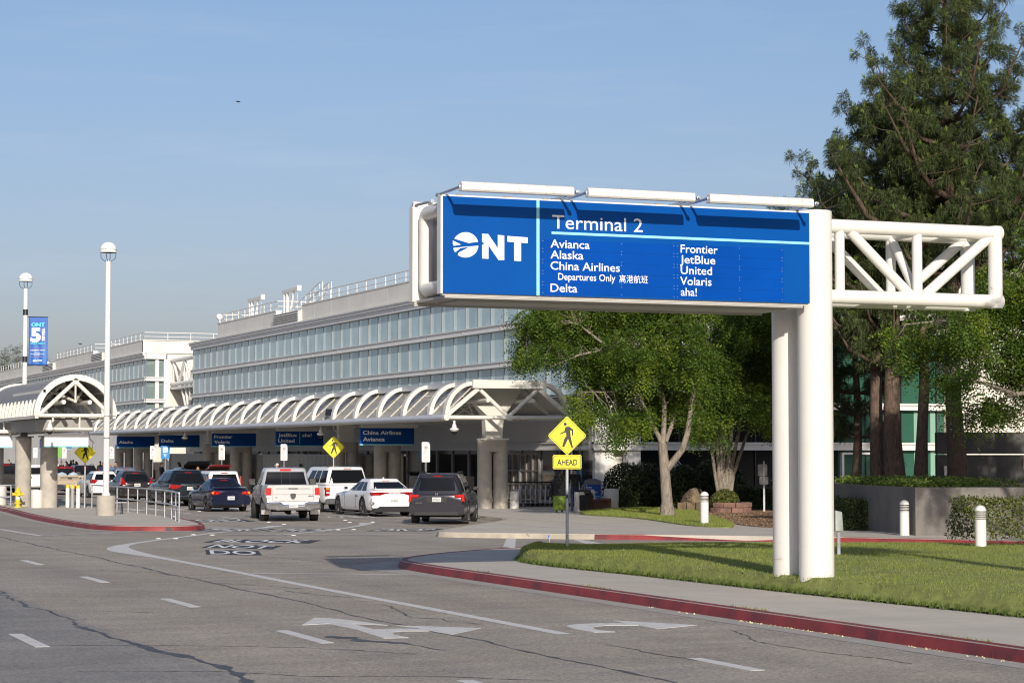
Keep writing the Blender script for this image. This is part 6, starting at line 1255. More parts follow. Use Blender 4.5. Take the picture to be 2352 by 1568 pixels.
# ---- pickups
def pickup(name, label, x, y, rot, pm, cabm, w=1.0, wb=3.55, ro=1.25, bedh=1.32, H=1.92, gatem=None, wheel=.40, chrome=True, lights=None, text=(), plate=None, flaps=True, z=0, zb=.52, cargo=False, cap_rail=True):
    T = thing(name, label, 'pickup truck', (x, y, z), rot, 'cars at the drop off kerb'); gatem = gatem or pm; yr = -ro; fl = wb + .95
    # lower body
    b = MB(); sec = [(.0, zb), (.80, zb), (.95, zb + .06), (.985, zb + .3), (1.0, zb + .45), (.97, bedh - .12), (.95, bedh - .02), (.92, bedh), (0, bedh)]
    st = [(yr, .955, 0), (yr + .06, .975, 0), (-.55, .99, 0), (-.2, 1.03, 0), (.25, 1.03, 0), (.6, .995, 0), (1.25, .995, -.02), (wb - .75, 1.0, -.06), (wb - .1, 1.02, -.10), (wb + .5, .99, -.14), (fl - .15, .90, -.20), (fl, .80, -.32)]; ns = len(sec) * 2 - 2; vs = []
    for yy, k, dz in st:
        rr = [(a * w * k, c + (dz if c > zb + .4 else 0)) for a, c in sec]; vs += [(a, yy, c) for a, c in rr + [(-a, c) for a, c in rr[-2:0:-1]]]
    b.add(vs, [(i * ns + j, i * ns + (j + 1) % ns, (i + 1) * ns + (j + 1) % ns, (i + 1) * ns + j) for i in range(len(st) - 1) for j in range(ns)] + [tuple(range(ns))[::-1], tuple((len(st) - 1) * ns + j for j in range(ns))])
    body = b.build('body', [pm, UNDER], T, world=False, ang=32)
    cut = MB(); ra = wheel + .08
    for yy in (0, wb):
        for s_ in (-1, 1): cut.cyl((s_ * (w - .36), yy, wheel + .02), (s_ * (w + .3), yy, wheel + .02), ra, n=32)
    cut.box(-w + .13, w - .13, yr + .09, 1.15, bedh - .48, bedh + .3)
    co = cut.build('cutter', [UNDER], None); co.location = (x, y, z); co.rotation_euler = (0, 0, R(rot)); bpy.context.view_layer.update(); md = body.modifiers.new('arch', 'BOOLEAN'); md.operation = 'DIFFERENCE'; md.object = co; md.solver = 'EXACT'
    try: md.material_mode = 'TRANSFER'
    except Exception: pass
    me = bpy.data.meshes.new_from_object(body.evaluated_get(bpy.context.evaluated_depsgraph_get())); body.modifiers.clear(); body.data = me; bpy.data.objects.remove(co); me.polygons.foreach_set('use_smooth', [True] * len(me.polygons)); me.set_sharp_from_angle(angle=R(32))
    # cab
    c0, c1, z0 = 1.2, wb - .35, bedh - .08; b = MB(); rows = [(c0, c1, .93, z0), (c0 + .12, c1 - .45, .86, z0 + .36 * (H - z0)), (c0 + .22, c1 - .85, .77, H - .06), (c0 + .26, c1 - .9, .73, H - .015), (c0 + .5, c1 - 1.05, .55, H + .01)]; NR = 36; vs = []
    for a, c, hw, zz in rows:
        for j in range(NR): th = 2 * math.pi * j / NR; cc, ss = math.cos(th), math.sin(th); vs.append((math.copysign(abs(cc) ** .2, cc) * hw * w, (a + c) / 2 + math.copysign(abs(ss) ** .2, ss) * (c - a) / 2, zz))
    b.add(vs, [(i * NR + j, i * NR + (j + 1) % NR, (i + 1) * NR + (j + 1) % NR, (i + 1) * NR + j) for i in range(len(rows) - 1) for j in range(NR)] + [tuple((len(rows) - 1) * NR + j for j in range(NR))]); b.build('cab', cabm, T, world=False, ang=50)
    def row(t): 
        i = 0 if t < .36 else 1; f = t / .36 if i == 0 else (t - .36) / .6; A, B = rows[i], rows[i + 1]; return [A[k] + (B[k] - A[k]) * f for k in range(4)]
    b = MB(); v = []
    for i in range(7):
        a, c, hw, zz = row(.10 + .72 * i / 6)
        for j in range(9): u = (2 * j / 8 - 1) * .86; v.append((u * hw * w, (a + c) / 2 - ((c - a) / 2) * (1 - abs(u) ** 10) ** .1 - .01, zz))
    b.add(v, [(i * 9 + j, i * 9 + j + 1, (i + 1) * 9 + j + 1, (i + 1) * 9 + j) for i in range(6) for j in range(8)]); rw = b.build('rear_window', CARGLASS, T, world=False, ang=80)
    b = MB(); a, c, hw, zz = row(.45)
    for u in (-.16, .16): q0, q1 = row(.1), row(.82); b.tube([(u, q0[0] - .015, q0[3]), (u, q1[0] - .015, q1[3])], .008, 5)
    b.build('window_divider', BLACK, rw, world=False)
    for s_ in (-1, 1):
        for (ya, yb) in ((-.80, -.06), (.04, .70)):
            b = MB(); v = []
            for i in range(5):
                a, c, hw, zz = row(.12 + .68 * i / 4)
                for j in range(7): u = ya + (yb - ya) * j / 6; v.append((s_ * (hw * w * (1 - abs(u) ** 10) ** .1 + .008), (a + c) / 2 + u * (c - a) / 2, zz))
            b.add(v, [(i * 7 + j, i * 7 + j + 1, (i + 1) * 7 + j + 1, (i + 1) * 7 + j) for i in range(4) for j in range(6)]); b.build('side_window', CARGLASS, T, world=False, ang=80)
        b = MB(); xs = s_ * (w * .93); yy = c1 - .75; b.hexa([(xs, yy, z0 + .06), (xs + s_ * .16, yy - .04, z0 + .06), (xs + s_ * .16, yy + .04, z0 + .08), (xs, yy + .05, z0 + .08), (xs, yy, z0 + .10), (xs + s_ * .16, yy - .04, z0 + .10), (xs + s_ * .16, yy + .04, z0 + .12), (xs, yy + .05, z0 + .12)]); b.hexa([(xs + s_ * .08, yy - .07, z0 + .02), (xs + s_ * .33, yy - .09, z0 + .02), (xs + s_ * .31, yy + .06, z0 + .03), (xs + s_ * .08, yy + .08, z0 + .03), (xs + s_ * .08, yy - .07, z0 + .27), (xs + s_ * .33, yy - .09, z0 + .27), (xs + s_ * .31, yy + .05, z0 + .26), (xs + s_ * .08, yy + .07, z0 + .26)]); b.build('mirror', TRIM, T, world=False, bevel=.02)
    b = MB(); q = row(.93); b.box(-.2, .2, q[0] - .03, q[0] + .02, q[3] - .035, q[3] + .035); b.build('brake_light', RED_ON if chrome else RED_L, T, world=False)
    for yy in (0, wb):
        for s_ in (-1, 1): wheel_parts(T, s_ * (w - .10), yy, wheel, .28, ALLOY, s_)
    b = MB(); b.box(-w * .55, w * .55, yr + .25, fl - .5, zb - .12, zb + .2); b.cyl((-w + .2, 0, wheel), (w - .2, 0, wheel), .07, n=8); b.lathe([(0, -.2), (.16, -.14), (.18, .14), (0, .2)], (0, 0, wheel), 14, axis='y'); b.build('chassis', UNDER, T, world=False)
    gz0 = zb + .22; b = MB(); b.prism([(-.73 * w, bedh + .005), (.73 * w, bedh + .005), (.74 * w, gz0), (-.74 * w, gz0)], yr - .03, yr + .06, 'xz'); g = b.build('tailgate', gatem, T, world=False, bevel=.02)
    b = MB(); b.box(-.62 * w, .62 * w, yr - .036, yr - .028, bedh - .16, bedh - .10); b.box(-.70 * w, .70 * w, yr - .045, yr - .02, gz0 + .24, gz0 + .26); b.build('tailgate_crease', mat('tailgate_shade', tuple(c * .6 for c in (.5, .5, .5)), .4, .4) if chrome else TRIM, g, world=False)
    if chrome: b = MB(); b.prism([(-.11, .97), (-.07, 1.02), (.07, 1.02), (.11, .97), (.08, .86), (0, .80), (-.08, .86)], yr - .05, yr - .03, 'xz'); b.build('badge', DARKMETAL, g, world=False); b = MB(); b.box(-.17, .17, yr - .04, yr - .028, bedh - .15, bedh - .11); b.build('handle', BLACK, g, world=False)
    else: b = MB(); b.box(-.12, .12, yr - .04, yr - .028, bedh - .22, bedh - .12); b.build('handle', BLACK, g, world=False)
    bm_ = CHROME; b = MB(); b.prism([(-.93 * w, zb + .20), (-.46, zb + .20), (-.36, zb + .10), (.36, zb + .10), (.46, zb + .20), (.93 * w, zb + .20), (1.0 * w, zb + .08), (.97 * w, zb - .06), (.5, zb - .10), (-.5, zb - .10), (-.97 * w, zb - .06), (-1.0 * w, zb + .08)], yr - .22, yr + .05, 'xz'); b.build('bumper', bm_, T, world=False, bevel=.05, segs=3)
    for (nm, m_, poly) in (lights or [('tail_light', RED_ON, [(.78 * w, bedh - .10), (.95 * w, bedh - .10), (.965 * w, bedh - .36), (.79 * w, bedh - .36)]), ('reverse_lamp', CLEARL, [(.79 * w, bedh - .37), (.965 * w, bedh - .37), (.965 * w, bedh - .46), (.79 * w, bedh - .46)])]):
        for s_ in (-1, 1): b = MB(); b.prism([(px * s_, pz) for px, pz in poly], yr - .03, yr + .2, 'xz'); b.build(nm, m_, T, world=False, bevel=.01)
    if plate: b = MB(); b.box(-.155, .155, yr - .245, yr - .225, zb - .01, zb + .145); p_ = b.build('license_plate', PLATEW, T, world=False); b = MB(); put_text(b, plate, (-.135, yr - .248, zb + .015), (1, 0, 0), (0, 0, 1), cap=.075, width=.27, bold=.01); b.build('plate_number', PLATETXT, p_, world=False)
    if text: badge(g, yr - .048, text)
    if chrome:
        for s_ in (-.56, .56): b = MB(); b.lathe([(.075, 0), (.075, .2), (.06, .2), (.06, .02)], (s_, yr - .24, zb - .03), 16, axis='y'); b.build('exhaust', CHROME, T, world=False)
        b = MB(); b.box(-.08, .08, yr - .2, yr, zb - .2, zb - .1); b.lathe([(0, .0), (.03, .02), (.035, .06), (.0, .09)], (0, yr - .2, zb - .1), 10); b.build('tow_hitch', CHROME, T, world=False)
    if flaps:
        for s_ in (-1, 1): b = MB(); b.box(s_ * (w - .11) - .19, s_ * (w - .11) + .19, -wheel - .10, -wheel - .085, .24, .66); f_ = b.build('mud_flap', BLACK, T, world=False); b = MB(); b.box(s_ * (w - .11) - .17, s_ * (w - .11) + .17, -wheel - .108, -wheel - .10, .25, .41); b.build('flap_plate', ALLOY, f_, world=False)
    if cargo:
        b = MB()
        for cx, cy, r_ in ((-.35, -.4, .42), (.3, -.5, .40), (.45, .2, .4)): b.lathe([(r_, 0), (r_ * .95, .2), (r_ * .6, .4), (0, .5)], (cx, cy, bedh - .30), 14)
        b.build('cargo_bags', mat('clear_plastic_bags', (.45, .52, .58), .3, var=.25, scale=6), T, world=False)
    return T
SILVER = paint('silver', (.60, .60, .60), .45, .25)
pickup('silver_pickup', 'silver pickup with chrome bumper, mud flaps and a dark badge on the tailgate', 22.3, 76.9, -10, SILVER, SILVER, plate='36933G2', text=[('4X4', .54, .90, .05, .20), ('LONE', -.66, .86, .03, .1)])
BROWNP = paint('dark_charcoal', (.04, .038, .036), .5, .3)
pickup('tan_pickup', 'old pickup with tan tailgate and dark red cab carrying clear plastic bags', 24.1, 130.6, 0, TANP, REDP, w=.92, wb=3.0, ro=1.1, bedh=1.16, H=1.68, wheel=.35, chrome=False, flaps=False, zb=.44, cargo=True, plate='4Z19083', lights=[('tail_light', RED_L, [(.78, 1.05), (.90, 1.05), (.90, .74), (.80, .74)])])
pickup('dark_pickup', 'dark charcoal pickup with lit lamp cut by the left picture edge', 20.9, 131.5, 0, BROWNP, BROWNP, w=.98, wb=3.4, bedh=1.24, H=1.85, chrome=False, flaps=False)

# ================================================================ PEOPLE
CA, SA = math.cos(R(22)), math.sin(R(22))
def vp(X, Y): return (X * CA + Y * SA, -X * SA + Y * CA)   # metres across / ahead of the viewpoint -> world
SKINS = [mat('skin_light', (.50, .30, .21), .6), mat('skin_tan', (.36, .20, .13), .6), mat('skin_brown', (.20, .105, .07), .6)]
HAIRB = mat('dark_hair', (.018, .013, .010), .7); HAIRG = mat('grey_hair', (.22, .20, .18), .7)
def cloth(n, c, **k): return mat('cloth_' + n, c, .85, **k)
CB, CN, CW = cloth('black', (.012, .012, .014)), cloth('navy', (.02, .03, .07)), cloth('white', (.66, .65, .63))
CG, CGR = cloth('grey', (.30, .30, .33)), cloth('lime_green', (.13, .20, .028), var=.12, scale=9)
SHOE = mat('shoe_black', (.012, .012, .012), .5)
def person(label, x, y, z, rot, h, top, legs, skin=0, hair=HAIRB, style='short', bend=0, arms=('down', 'down'), stride=.0, shoes=SHOE, coat=None, wide=None, group=None, cap=None):
    T = thing('person', label, 'person', (x, y, z), rot, group); k = h / 1.75; sk = SKINS[skin]; th = R(bend)
    def tb(p): # bend the torso forward about the hips
        px, py, pz = p[0], p[1], p[2] - .95; return Vector((px, py * math.cos(th) + pz * math.sin(th), .95 + pz * math.cos(th) - py * math.sin(th)))
    J = {}; J['pel'] = (Vector((0, 0, .95)), .125); J['waist'] = (tb((0, 0, 1.10)), .115); J['chest'] = (tb((0, .01, 1.32)), .135); J['neck'] = (tb((0, .0, 1.475)), .055); J['hb'] = (tb((0, .02, 1.56)), .05)
    E = [('pel', 'waist', 't'), ('waist', 'chest', 't'), ('chest', 'neck', 't'), ('neck', 'hb', 's')]; hands = []
    for s_, nm, ar in ((-1, 'L', arms[0]), (1, 'R', arms[1])):
        sh = tb((s_ * .175, 0, 1.42)); J['sh' + nm] = (sh, .068)
        dirs = {'down': ((s_ * .06, -.02, -.28), (s_ * .01, .06, -.25)), 'front': ((s_ * .05, .06, -.27), (s_ * -.02, .24, .02)), 'up': ((s_ * .10, .20, -.12), (s_ * -.05, .12, .20)), 'reach': ((s_ * .03, .20, -.18), (0, .22, -.10)), 'hip': ((s_ * .14, -.06, -.24), (s_ * -.08, .12, -.14))}[ar]
        el = sh + Vector(dirs[0]); wr = el + Vector(dirs[1]); J['el' + nm] = (el, .046); J['wr' + nm] = (wr, .033); E += [('chest', 'sh' + nm, 't'), ('sh' + nm, 'el' + nm, 't'), ('el' + nm, 'wr' + nm, 't')]; hands.append((wr, (wr - el).normalized(), s_))
        st = stride * s_; J['hip' + nm] = (Vector((s_ * .085, 0, .90)), .088); J['kn' + nm] = (Vector((s_ * .095, st * .5 + .02, .50)), .058); J['an' + nm] = (Vector((s_ * .10, st - .02, .085)), .042); J['to' + nm] = (Vector((s_ * .115, st + .14, .045)), .038)
        E += [('pel', 'hip' + nm, 'l'), ('hip' + nm, 'kn' + nm, 'l'), ('kn' + nm, 'an' + nm, 'l'), ('an' + nm, 'to' + nm, 'f')]
    names = list(J); me = bpy.data.meshes.new('body'); me.from_pydata([tuple(J[n][0]) for n in names], [(names.index(a), names.index(c)) for a, c, _ in E], [])
    o = bpy.data.objects.new('body', me); COL.objects.link(o); o.modifiers.new('skin', 'SKIN'); ss = o.modifiers.new('sub', 'SUBSURF'); ss.levels = 1; ss.render_levels = 1
    if not me.skin_vertices:
        bm = bmesh.new(); bm.from_mesh(me); bm.verts.layers.skin.verify(); bm.to_mesh(me); bm.free()
    for i, n in enumerate(names): me.skin_vertices[0].data[i].radius = (J[n][1] * (1.25 if n in ('chest', 'waist', 'pel') else 1), J[n][1] * (.85 if n in ('chest', 'waist', 'pel') else 1)); me.skin_vertices[0].data[i].use_root = (n == 'pel')
    m2 = bpy.data.meshes.new_from_object(o.evaluated_get(bpy.context.evaluated_depsgraph_get())); bpy.data.objects.remove(o)
    V = [Vector(v.co) for v in m2.vertices]; F = [tuple(p.vertices) for p in m2.polygons]; bpy.data.meshes.remove(m2)
    segs = [(J[a][0], J[c][0], t) for a, c, t in E]; mi = []
    for f in F:
        c = sum((V[i] for i in f), Vector()) / len(f); best = (9, 't')
        for a, d, t in segs:
            q = d - a; u = max(0, min(1, (c - a).dot(q) / q.length_squared)); dd = (c - a - q * u).length
            if dd < best[0]: best = (dd, t)
        t = best[1]
        if t == 't' and c.z < .98 and bend < 20: t = 'l'
        mi.append({'t': 0, 'l': 1, 's': 2, 'f': 3}[t])
    b = MB(); b.v = [tuple(v) for v in V]; b.f = F; b.m = mi
    # head with nose, ears, eyes
    hc = J['hb'][0] + (J['hb'][0] - J['neck'][0]).normalized() * .095; n0 = len(b.v); nu, nv = 16, 12; vs = []
    for i in range(nv + 1):
        ph = math.pi * i / nv
        for j in range(nu):
            a = 2 * math.pi * j / nu; px, py, pz = math.sin(ph) * math.cos(a), math.sin(ph) * math.sin(a), math.cos(ph); w = .074 * (1 - .18 * max(0, -pz)); vs.append(hc + Vector((px * w, py * .092 + (.012 if abs(px) < .3 and py > .8 and -.35 < pz < .1 else 0), pz * .118)))
    b.add(vs, [(i * nu + j, i * nu + (j + 1) % nu, (i + 1) * nu + (j + 1) % nu, (i + 1) * nu + j) for i in range(nv) for j in range(nu)], 2)
    b.hexa([hc + Vector(p) for p in ((-.014, .085, -.03), (.014, .085, -.03), (.012, .112, -.03), (-.012, .112, -.03), (-.006, .085, .02), (.006, .085, .02), (.005, .092, .02), (-.005, .092, .02))], 2)
    for s_ in (-1, 1): b.lathe([(0, -.008), (.026, -.006), (.026, .006), (0, .008)], tuple(hc + Vector((s_ * .076, -.005, -.01))), 8, 2, axis='x'); b.box(hc.x + s_ * .03 - .012, hc.x + s_ * .03 + .012, hc.y + .082, hc.y + .088, hc.z + .008, hc.z + .02, 4)
    b.box(hc.x - .022, hc.x + .022, hc.y + .083, hc.y + .09, hc.z - .056, hc.z - .048, 5)
    for wr, d, s_ in hands:
        a, c = frame(d); b.tube([wr - d * .02, wr + d * .03, wr + d * .09], [.028, .036, .034], 8, 2)
        for q, ln in ((-.027, .062), (-.009, .076), (.009, .080), (.027, .070)): p0 = wr + d * .085 + a * q; b.tube([p0, p0 + d * ln * .55 + c * .008, p0 + d * ln * .9 + c * .028], [.009, .0085, .007], 6, 2)
        p0 = wr + d * .03 + a * .03 * s_; b.tube([p0, p0 + d * .035 + a * .025 * s_, p0 + d * .065 + a * .028 * s_ + c * .01], [.011, .010, .008], 6, 2)
    b.v = [(p[0] * k, p[1] * k, p[2] * k) for p in b.v]
    b.build('body', [top, legs, sk, shoes, BLACK, mat('lips', (.28, .10, .08), .5)], T, world=False, ang=180)
    hk = hc * k
    if style != 'bald':
        b = MB(); vs = []
        for i in range(9):
            ph = math.pi * .62 * i / 8
            for j in range(16):
                a = 2 * math.pi * j / 16; fr = max(0, math.sin(a)); ph2 = ph * (1 - .42 * fr); r_ = 1.1; vs.append(hk + Vector((math.sin(ph2) * math.cos(a) * .076 * r_ * k, math.sin(ph2) * math.sin(a) * .094 * r_ * k - .004, math.cos(ph2) * .120 * r_ * k)))
        b.add(vs, [(i * 16 + j, i * 16 + (j + 1) % 16, (i + 1) * 16 + (j + 1) % 16, (i + 1) * 16 + j) for i in range(8) for j in range(16)])
        if style in ('long', 'bun'): b.tube([hk + Vector((0, -.06, .03)), hk + Vector((0, -.085, -.1)), hk + Vector((0, -.10, -.26)), hk + Vector((0, -.10, -.40))], [.07, .095, .12, .06], 10)
        if style == 'bun': b.lathe([(0, -.05), (.045, -.03), (.055, 0), (.04, .04), (0, .055)], tuple(hk + Vector((0, -.03, .145))), 10)
        b.build('hair', hair, T, world=False, ang=180)
    if cap:
        b = MB(); b.lathe([(.088, .0), (.09, .05), (.07, .1), (0, .125)], tuple(hk + Vector((0, -.005, .03))), 16); b.hexa([hk + Vector(p) for p in ((-.06, .07, .035), (.06, .07, .035), (.05, .16, .02), (-.05, .16, .02), (-.06, .07, .045), (.06, .07, .045), (.05, .16, .03), (-.05, .16, .03))]); b.build('cap', cap, T, world=False)
    if coat:
        b = MB(); b.lathe([(.10, 1.50), (.20, 1.43), (.27, 1.28), (.27, 1.05), (.29, .85), (.31, .70), (.29, .69), (.2, .8)], (0, 0, 0), 24); b.v = [(p[0] * k, p[1] * .62 * k - .01, p[2] * k) for p in b.v]; b.tube([(-.29 * k, -.05, 1.1 * k), (-.36 * k, -.06, .72 * k), (-.42 * k, -.05, .62 * k)], [.05, .08, .03], 8); b.build('coat', coat, T, world=False, ang=180)
    if wide:
        for s_ in (-1, 1):
            b = MB(); b.lathe([(.13, .93), (.15, .75), (.155, .45), (.165, .12), (.15, .11), (.1, .4)], (s_ * .105, 0, 0), 20); b.v = [(p[0] * k, p[1] * .85 * k, p[2] * k) for p in b.v]; b.build('trouser_leg', wide, T, world=False, ang=180)
    return T
VR0 = -22
person('person with hair bun in long black coat and lime green wide trousers, seen from behind', 33.5, 78.0, .15, VR0, 1.70, CB, CGR, 1, style='bun', coat=CB, wide=CGR, arms=('front', 'front'))
person('person in black jacket and dark jeans beside suitcases, half behind the sign post', 34.55, 78.9, .15, VR0 + 5, 1.77, CB, CN, 0, arms=('front', 'down'))
person('person in white spotted blouse bending into the boot of the red wagon', 28.55, 109.75, 0, 10, 1.66, cloth('spotted_white', (.68, .66, .62), col2=(.03, .03, .03), scale=26, thr=(.62, .66), detail=1), CB, 0, HAIRG, 'long', bend=62, arms=('reach', 'reach'))
person('bald person in white shirt at the raised tailgate of the dark family vehicle', 27.75, 113.0, 0, -30, 1.74, CW, CN, 1, style='bald', arms=('reach', 'front'))
person('person with dark tied hair and sunglasses beside the red raised tailgate', *vp(-17.4, 125), .15, 150, 1.70, CB, CB, 1, style='short')
person('person in black hooded jacket and purple patterned leggings by the blue parking sign', 31.6, 138.4, .15, -70, 1.72, CB, cloth('purple_pattern', (.16, .09, .24), col2=(.05, .03, .09), scale=14), 2, style='short', arms=('front', 'front'))
person('person in pale grey jacket pushing a cart under the Delta sign'.replace('the Delta sign', 'the canopy eave'), 32.3, 136.4, .15, 60, 1.74, CG, CB, 1, style='long', arms=('front', 'front'))
person('person in brown mottled shirt raising a phone right of the tall lamp pole', 31.3, 151.0, .15, 120, 1.72, cloth('brown_mottle', (.20, .15, .10), col2=(.05, .04, .03), scale=20), CB, 0, arms=('up', 'up'))
person('person in navy top standing close behind the lamp pole', 30.9, 153.5, .15, 150, 1.66, CN, CB, 1, arms=('front', 'down'))
person('person in white cap behind the silver pickup cab', *vp(-12.35, 115), .15, 100, 1.74, CG, CB, 0, style='long', cap=CW)
person('person in black cap near the corrugated enclosure', *vp(-11.3, 116.5), .15, 200, 1.70, CB, CB, 1, cap=CB)
for i, (px, Y, c, l, st_, hh) in enumerate(((133.5, 172, CW, 'person in white shirt leftmost of the group right of the big pillar', 'short', 1.72), (142.8, 170, CB, 'person in black top facing the road, second in the group right of the big pillar', 'short', 1.68), (154.3, 172, cloth('beige', (.42, .34, .28)), 'person with long hair in beige top in the group right of the big pillar', 'long', 1.68), (164.5, 174, CN, 'person in navy jacket in the middle of the group right of the big pillar', 'long', 1.76), (170.0, 176, cloth('dark_purple', (.05, .03, .07)), 'person in dark purple top at the back of the group right of the big pillar', 'short', 1.78), (177.4, 172, cloth('grey_brown', (.26, .22, .20)), 'person with curly dark hair rightmost of the group behind the black vehicle', 'long', 1.66), (231.8, 160, CB, 'person in black standing just left of the tall lamp pole', 'short', 1.72), (23.0, 175, CB, 'person in black cap left of the grey pillar', 'short', 1.78), (27.5, 168, cloth('pale_blue', (.25, .34, .45)), 'person in pale blue shirt leaning beside the blue car', 'short', 1.60))):
    person(l, *vp((px - 1176) / 5000 * Y, Y), .15, 140 + 40 * math.sin(i * 2.3), hh, c, CB, (0, 1, 0, 1, 2, 1, 1, 0, 1)[i], style=st_, arms=(('front', 'down'), ('down', 'down'), ('hip', 'front'))[i % 3], group='travellers waiting at the far kerb')
person('person in dark clothes standing in deep shade by the lobby glass', *vp(11.0, 91), .15, 100, 1.76, CB, CB, 1, arms=('front', 'down'))
def suitcase(x, y, label, h=.68, c=CB):
    t = thing('suitcase', label, 'suitcase', (x, y, .15), VR); b = MB(); b.box(-.21, .21, -.12, .12, .06, h); b.build('case', c, t, world=False, bevel=.04); b = MB(); b.tube([(-.09, .08, h), (-.09, .08, h + .38), (.09, .08, h + .38), (.09, .08, h)], .011, 6); b.build('handle', STEEL, t, world=False)
    for s_ in (-.16, .16): b = MB(); b.lathe([(0, -.02), (.04, -.02), (.04, .02), (0, .02)], (s_, .08, .04), 10, axis='x'); b.build('wheel', BLACK, t, world=False)
suitcase(34.75, 78.4, 'black upright suitcase with raised handle behind the sign post'); suitcase(35.15, 79.5, 'second black suitcase with raised handle nearer the notice board', .6)
t = thing('bag', 'black travel bag resting on the suitcase behind the sign post', 'bag', (34.78, 78.5, .83), VR); b = MB(); b.box(-.24, .24, -.14, .14, 0, .2); b.build('bag_body', BLACK, t, world=False, bevel=.06); b = MB(); b.tube([(-.1, 0, .19), (-.05, 0, .28), (.05, 0, .28), (.1, 0, .19)], .012, 6); b.build('handle', BLACK, t, world=False)
t = thing('trash_can', 'square pebbled bin in deep shade by the lobby glass', 'trash can', (*vp(11.75, 90.5), .15), VR); b = MB(); b.box(-.27, .27, -.27, .27, 0, .9); b.build('bin_body', mat('pebbled_bin', (.16, .11, .09), .9, var=.4, scale=20), t, world=False, bevel=.02); b = MB(); b.box(-.29, .29, -.29, .29, .9, 1.0); b.build('lid', BLACK, t, world=False, bevel=.02)
# birds
for X, Y, py, s_, l in ((-15.2, 120, 230, .7, 'small dark bird gliding alone high in the sky'), (-27.8, 140, 790, .6, 'tiny bird low in the sky above the far block roof')):
    z = 2.45 + (1041 - py) / 5000 * Y; t = thing('bird', l, 'bird', (*vp(X, Y), z), 20); k = s_
    b = MB(); b.tube([(-.20 * k, 0, 0), (-.1 * k, 0, .01), (.05 * k, 0, .02), (.16 * k, 0, .03), (.22 * k, 0, .035)], [.01, .045 * k, .055 * k, .035 * k, .008], 8); b.add([(.05 * k, .02, .03), (-.08 * k, .02, .03), (-.16 * k, .30 * k, .11 * k), (-.05 * k, .27 * k, .12 * k)], [(0, 1, 2, 3)]); b.add([(.05 * k, -.02, .03), (-.08 * k, -.02, .03), (-.02 * k, -.32 * k, -.02), (.1 * k, -.28 * k, -.01)], [(0, 1, 2, 3)]); b.build('body', BLACK, t, world=False)

# ================================================================ VEGETATION
def unit(v): return v / (np.linalg.norm(v, axis=1, keepdims=True) + 1e-9)
def frond_mesh(C, D, ln, w, nl, seed):
    """pinnate fronds: nl leaflet quads along a drooping axis. C centres, D directions"""
    g = np.random.default_rng(seed); n = len(C); L_ = ln * g.uniform(.7, 1.3, n); side = unit(np.cross(D, np.array([0, 0, 1.]) + g.normal(0, .35, (n, 3)))); up = np.cross(side, D)
    Vs = []
    for q in range(nl):
        f = (q + .5) / nl; c = C + D * (L_ * f)[:, None] + np.array([0, 0, -1.]) * (L_ * .5 * f * f)[:, None]; s_ = side * (1 if q % 2 else -1) + D * .35 + g.normal(0, .25, (n, 3)); s_ = unit(s_); t_ = unit(np.cross(s_, up + g.normal(0, .5, (n, 3))))
        ww = (w * (1 - .35 * abs(2 * f - 1)))[:, None] if isinstance(w, np.ndarray) else w * (1 - .3 * abs(2 * f - 1)); hw = t_ * ww * .30
        Vs.append(np.stack([c - hw * .6, c + s_ * ww * .5 - hw, c + s_ * ww, c + s_ * ww * .5 + hw], 1))
    return np.stack(Vs, 1).reshape(-1, 3)
def ellips(n, c, r, g, shell=.45):
    d = unit(g.normal(0, 1, (n, 3))); rr = g.random(n) ** shell; return np.asarray(c) + d * rr[:, None] * np.asarray(r), d
def locust(name, label, base, limbs, clumps, seed, spray_den=13, fl=.46, mats=(LEAF, LEAF2), bark=BARK, group=None, twig=.5):
    g = np.random.default_rng(seed); T = thing(name, label, 'tree', base, 0, group); b = MB(); off = Vector(base)
    for pts, rr in limbs: b.tube(pts, rr, 12)
    LP_ = np.array([p for pts, _ in limbs for p in [Vector(pts[i]).lerp(Vector(pts[i + 1]), f) for i in range(len(pts) - 1) for f in (0, .33, .66)] + [pts[-1]]])
    C = []; D = []; isl = []
    for c, r in clumps:
        ns = max(6, int(spray_den * (r[0] * r[1] + r[0] * r[2] + r[1] * r[2]))); P, d = ellips(ns, c, r, g)
        for p, dd in zip(P, d):
            nf = g.integers(14, 28); pp = p + g.normal(0, .20, (nf, 3)) * np.array([1, 1, .75]); C.append(pp); D.append(unit(dd * 1.0 + g.normal(0, .5, (nf, 3)) + np.array([0, 0, -.45]))); isl.append(np.full(nf, 1 if g.random() < .32 else 0))
            if g.random() < twig:
                q = LP_[np.argmin(((LP_ - p) ** 2).sum(1) + .6 * (LP_[:, 2] > p[2] + .4))]; m = (q + p) / 2 + g.normal(0, .12, 3) + np.array([0, 0, .10]); b.tube([q, q * .5 + m * .5 + g.normal(0, .05, 3), m, p], [.022, .017, .012, .005], 5, caps=False)
    b.build('trunk', bark, T, ang=60); C, D, isl = np.concatenate(C), np.concatenate(D), np.concatenate(isl); nl = 9
    V = frond_mesh(C, D, fl, .105, nl, seed); F = np.arange(len(V)).reshape(-1, 4); npmesh('crown', V, F, list(mats), mi=np.repeat(isl, nl), parent=T, off=off); return T
def vz(px, py, Y): return np.array([*vp((px - 1176) / 5000 * Y, Y), 2.45 + (1041 - py) / 5000 * Y])
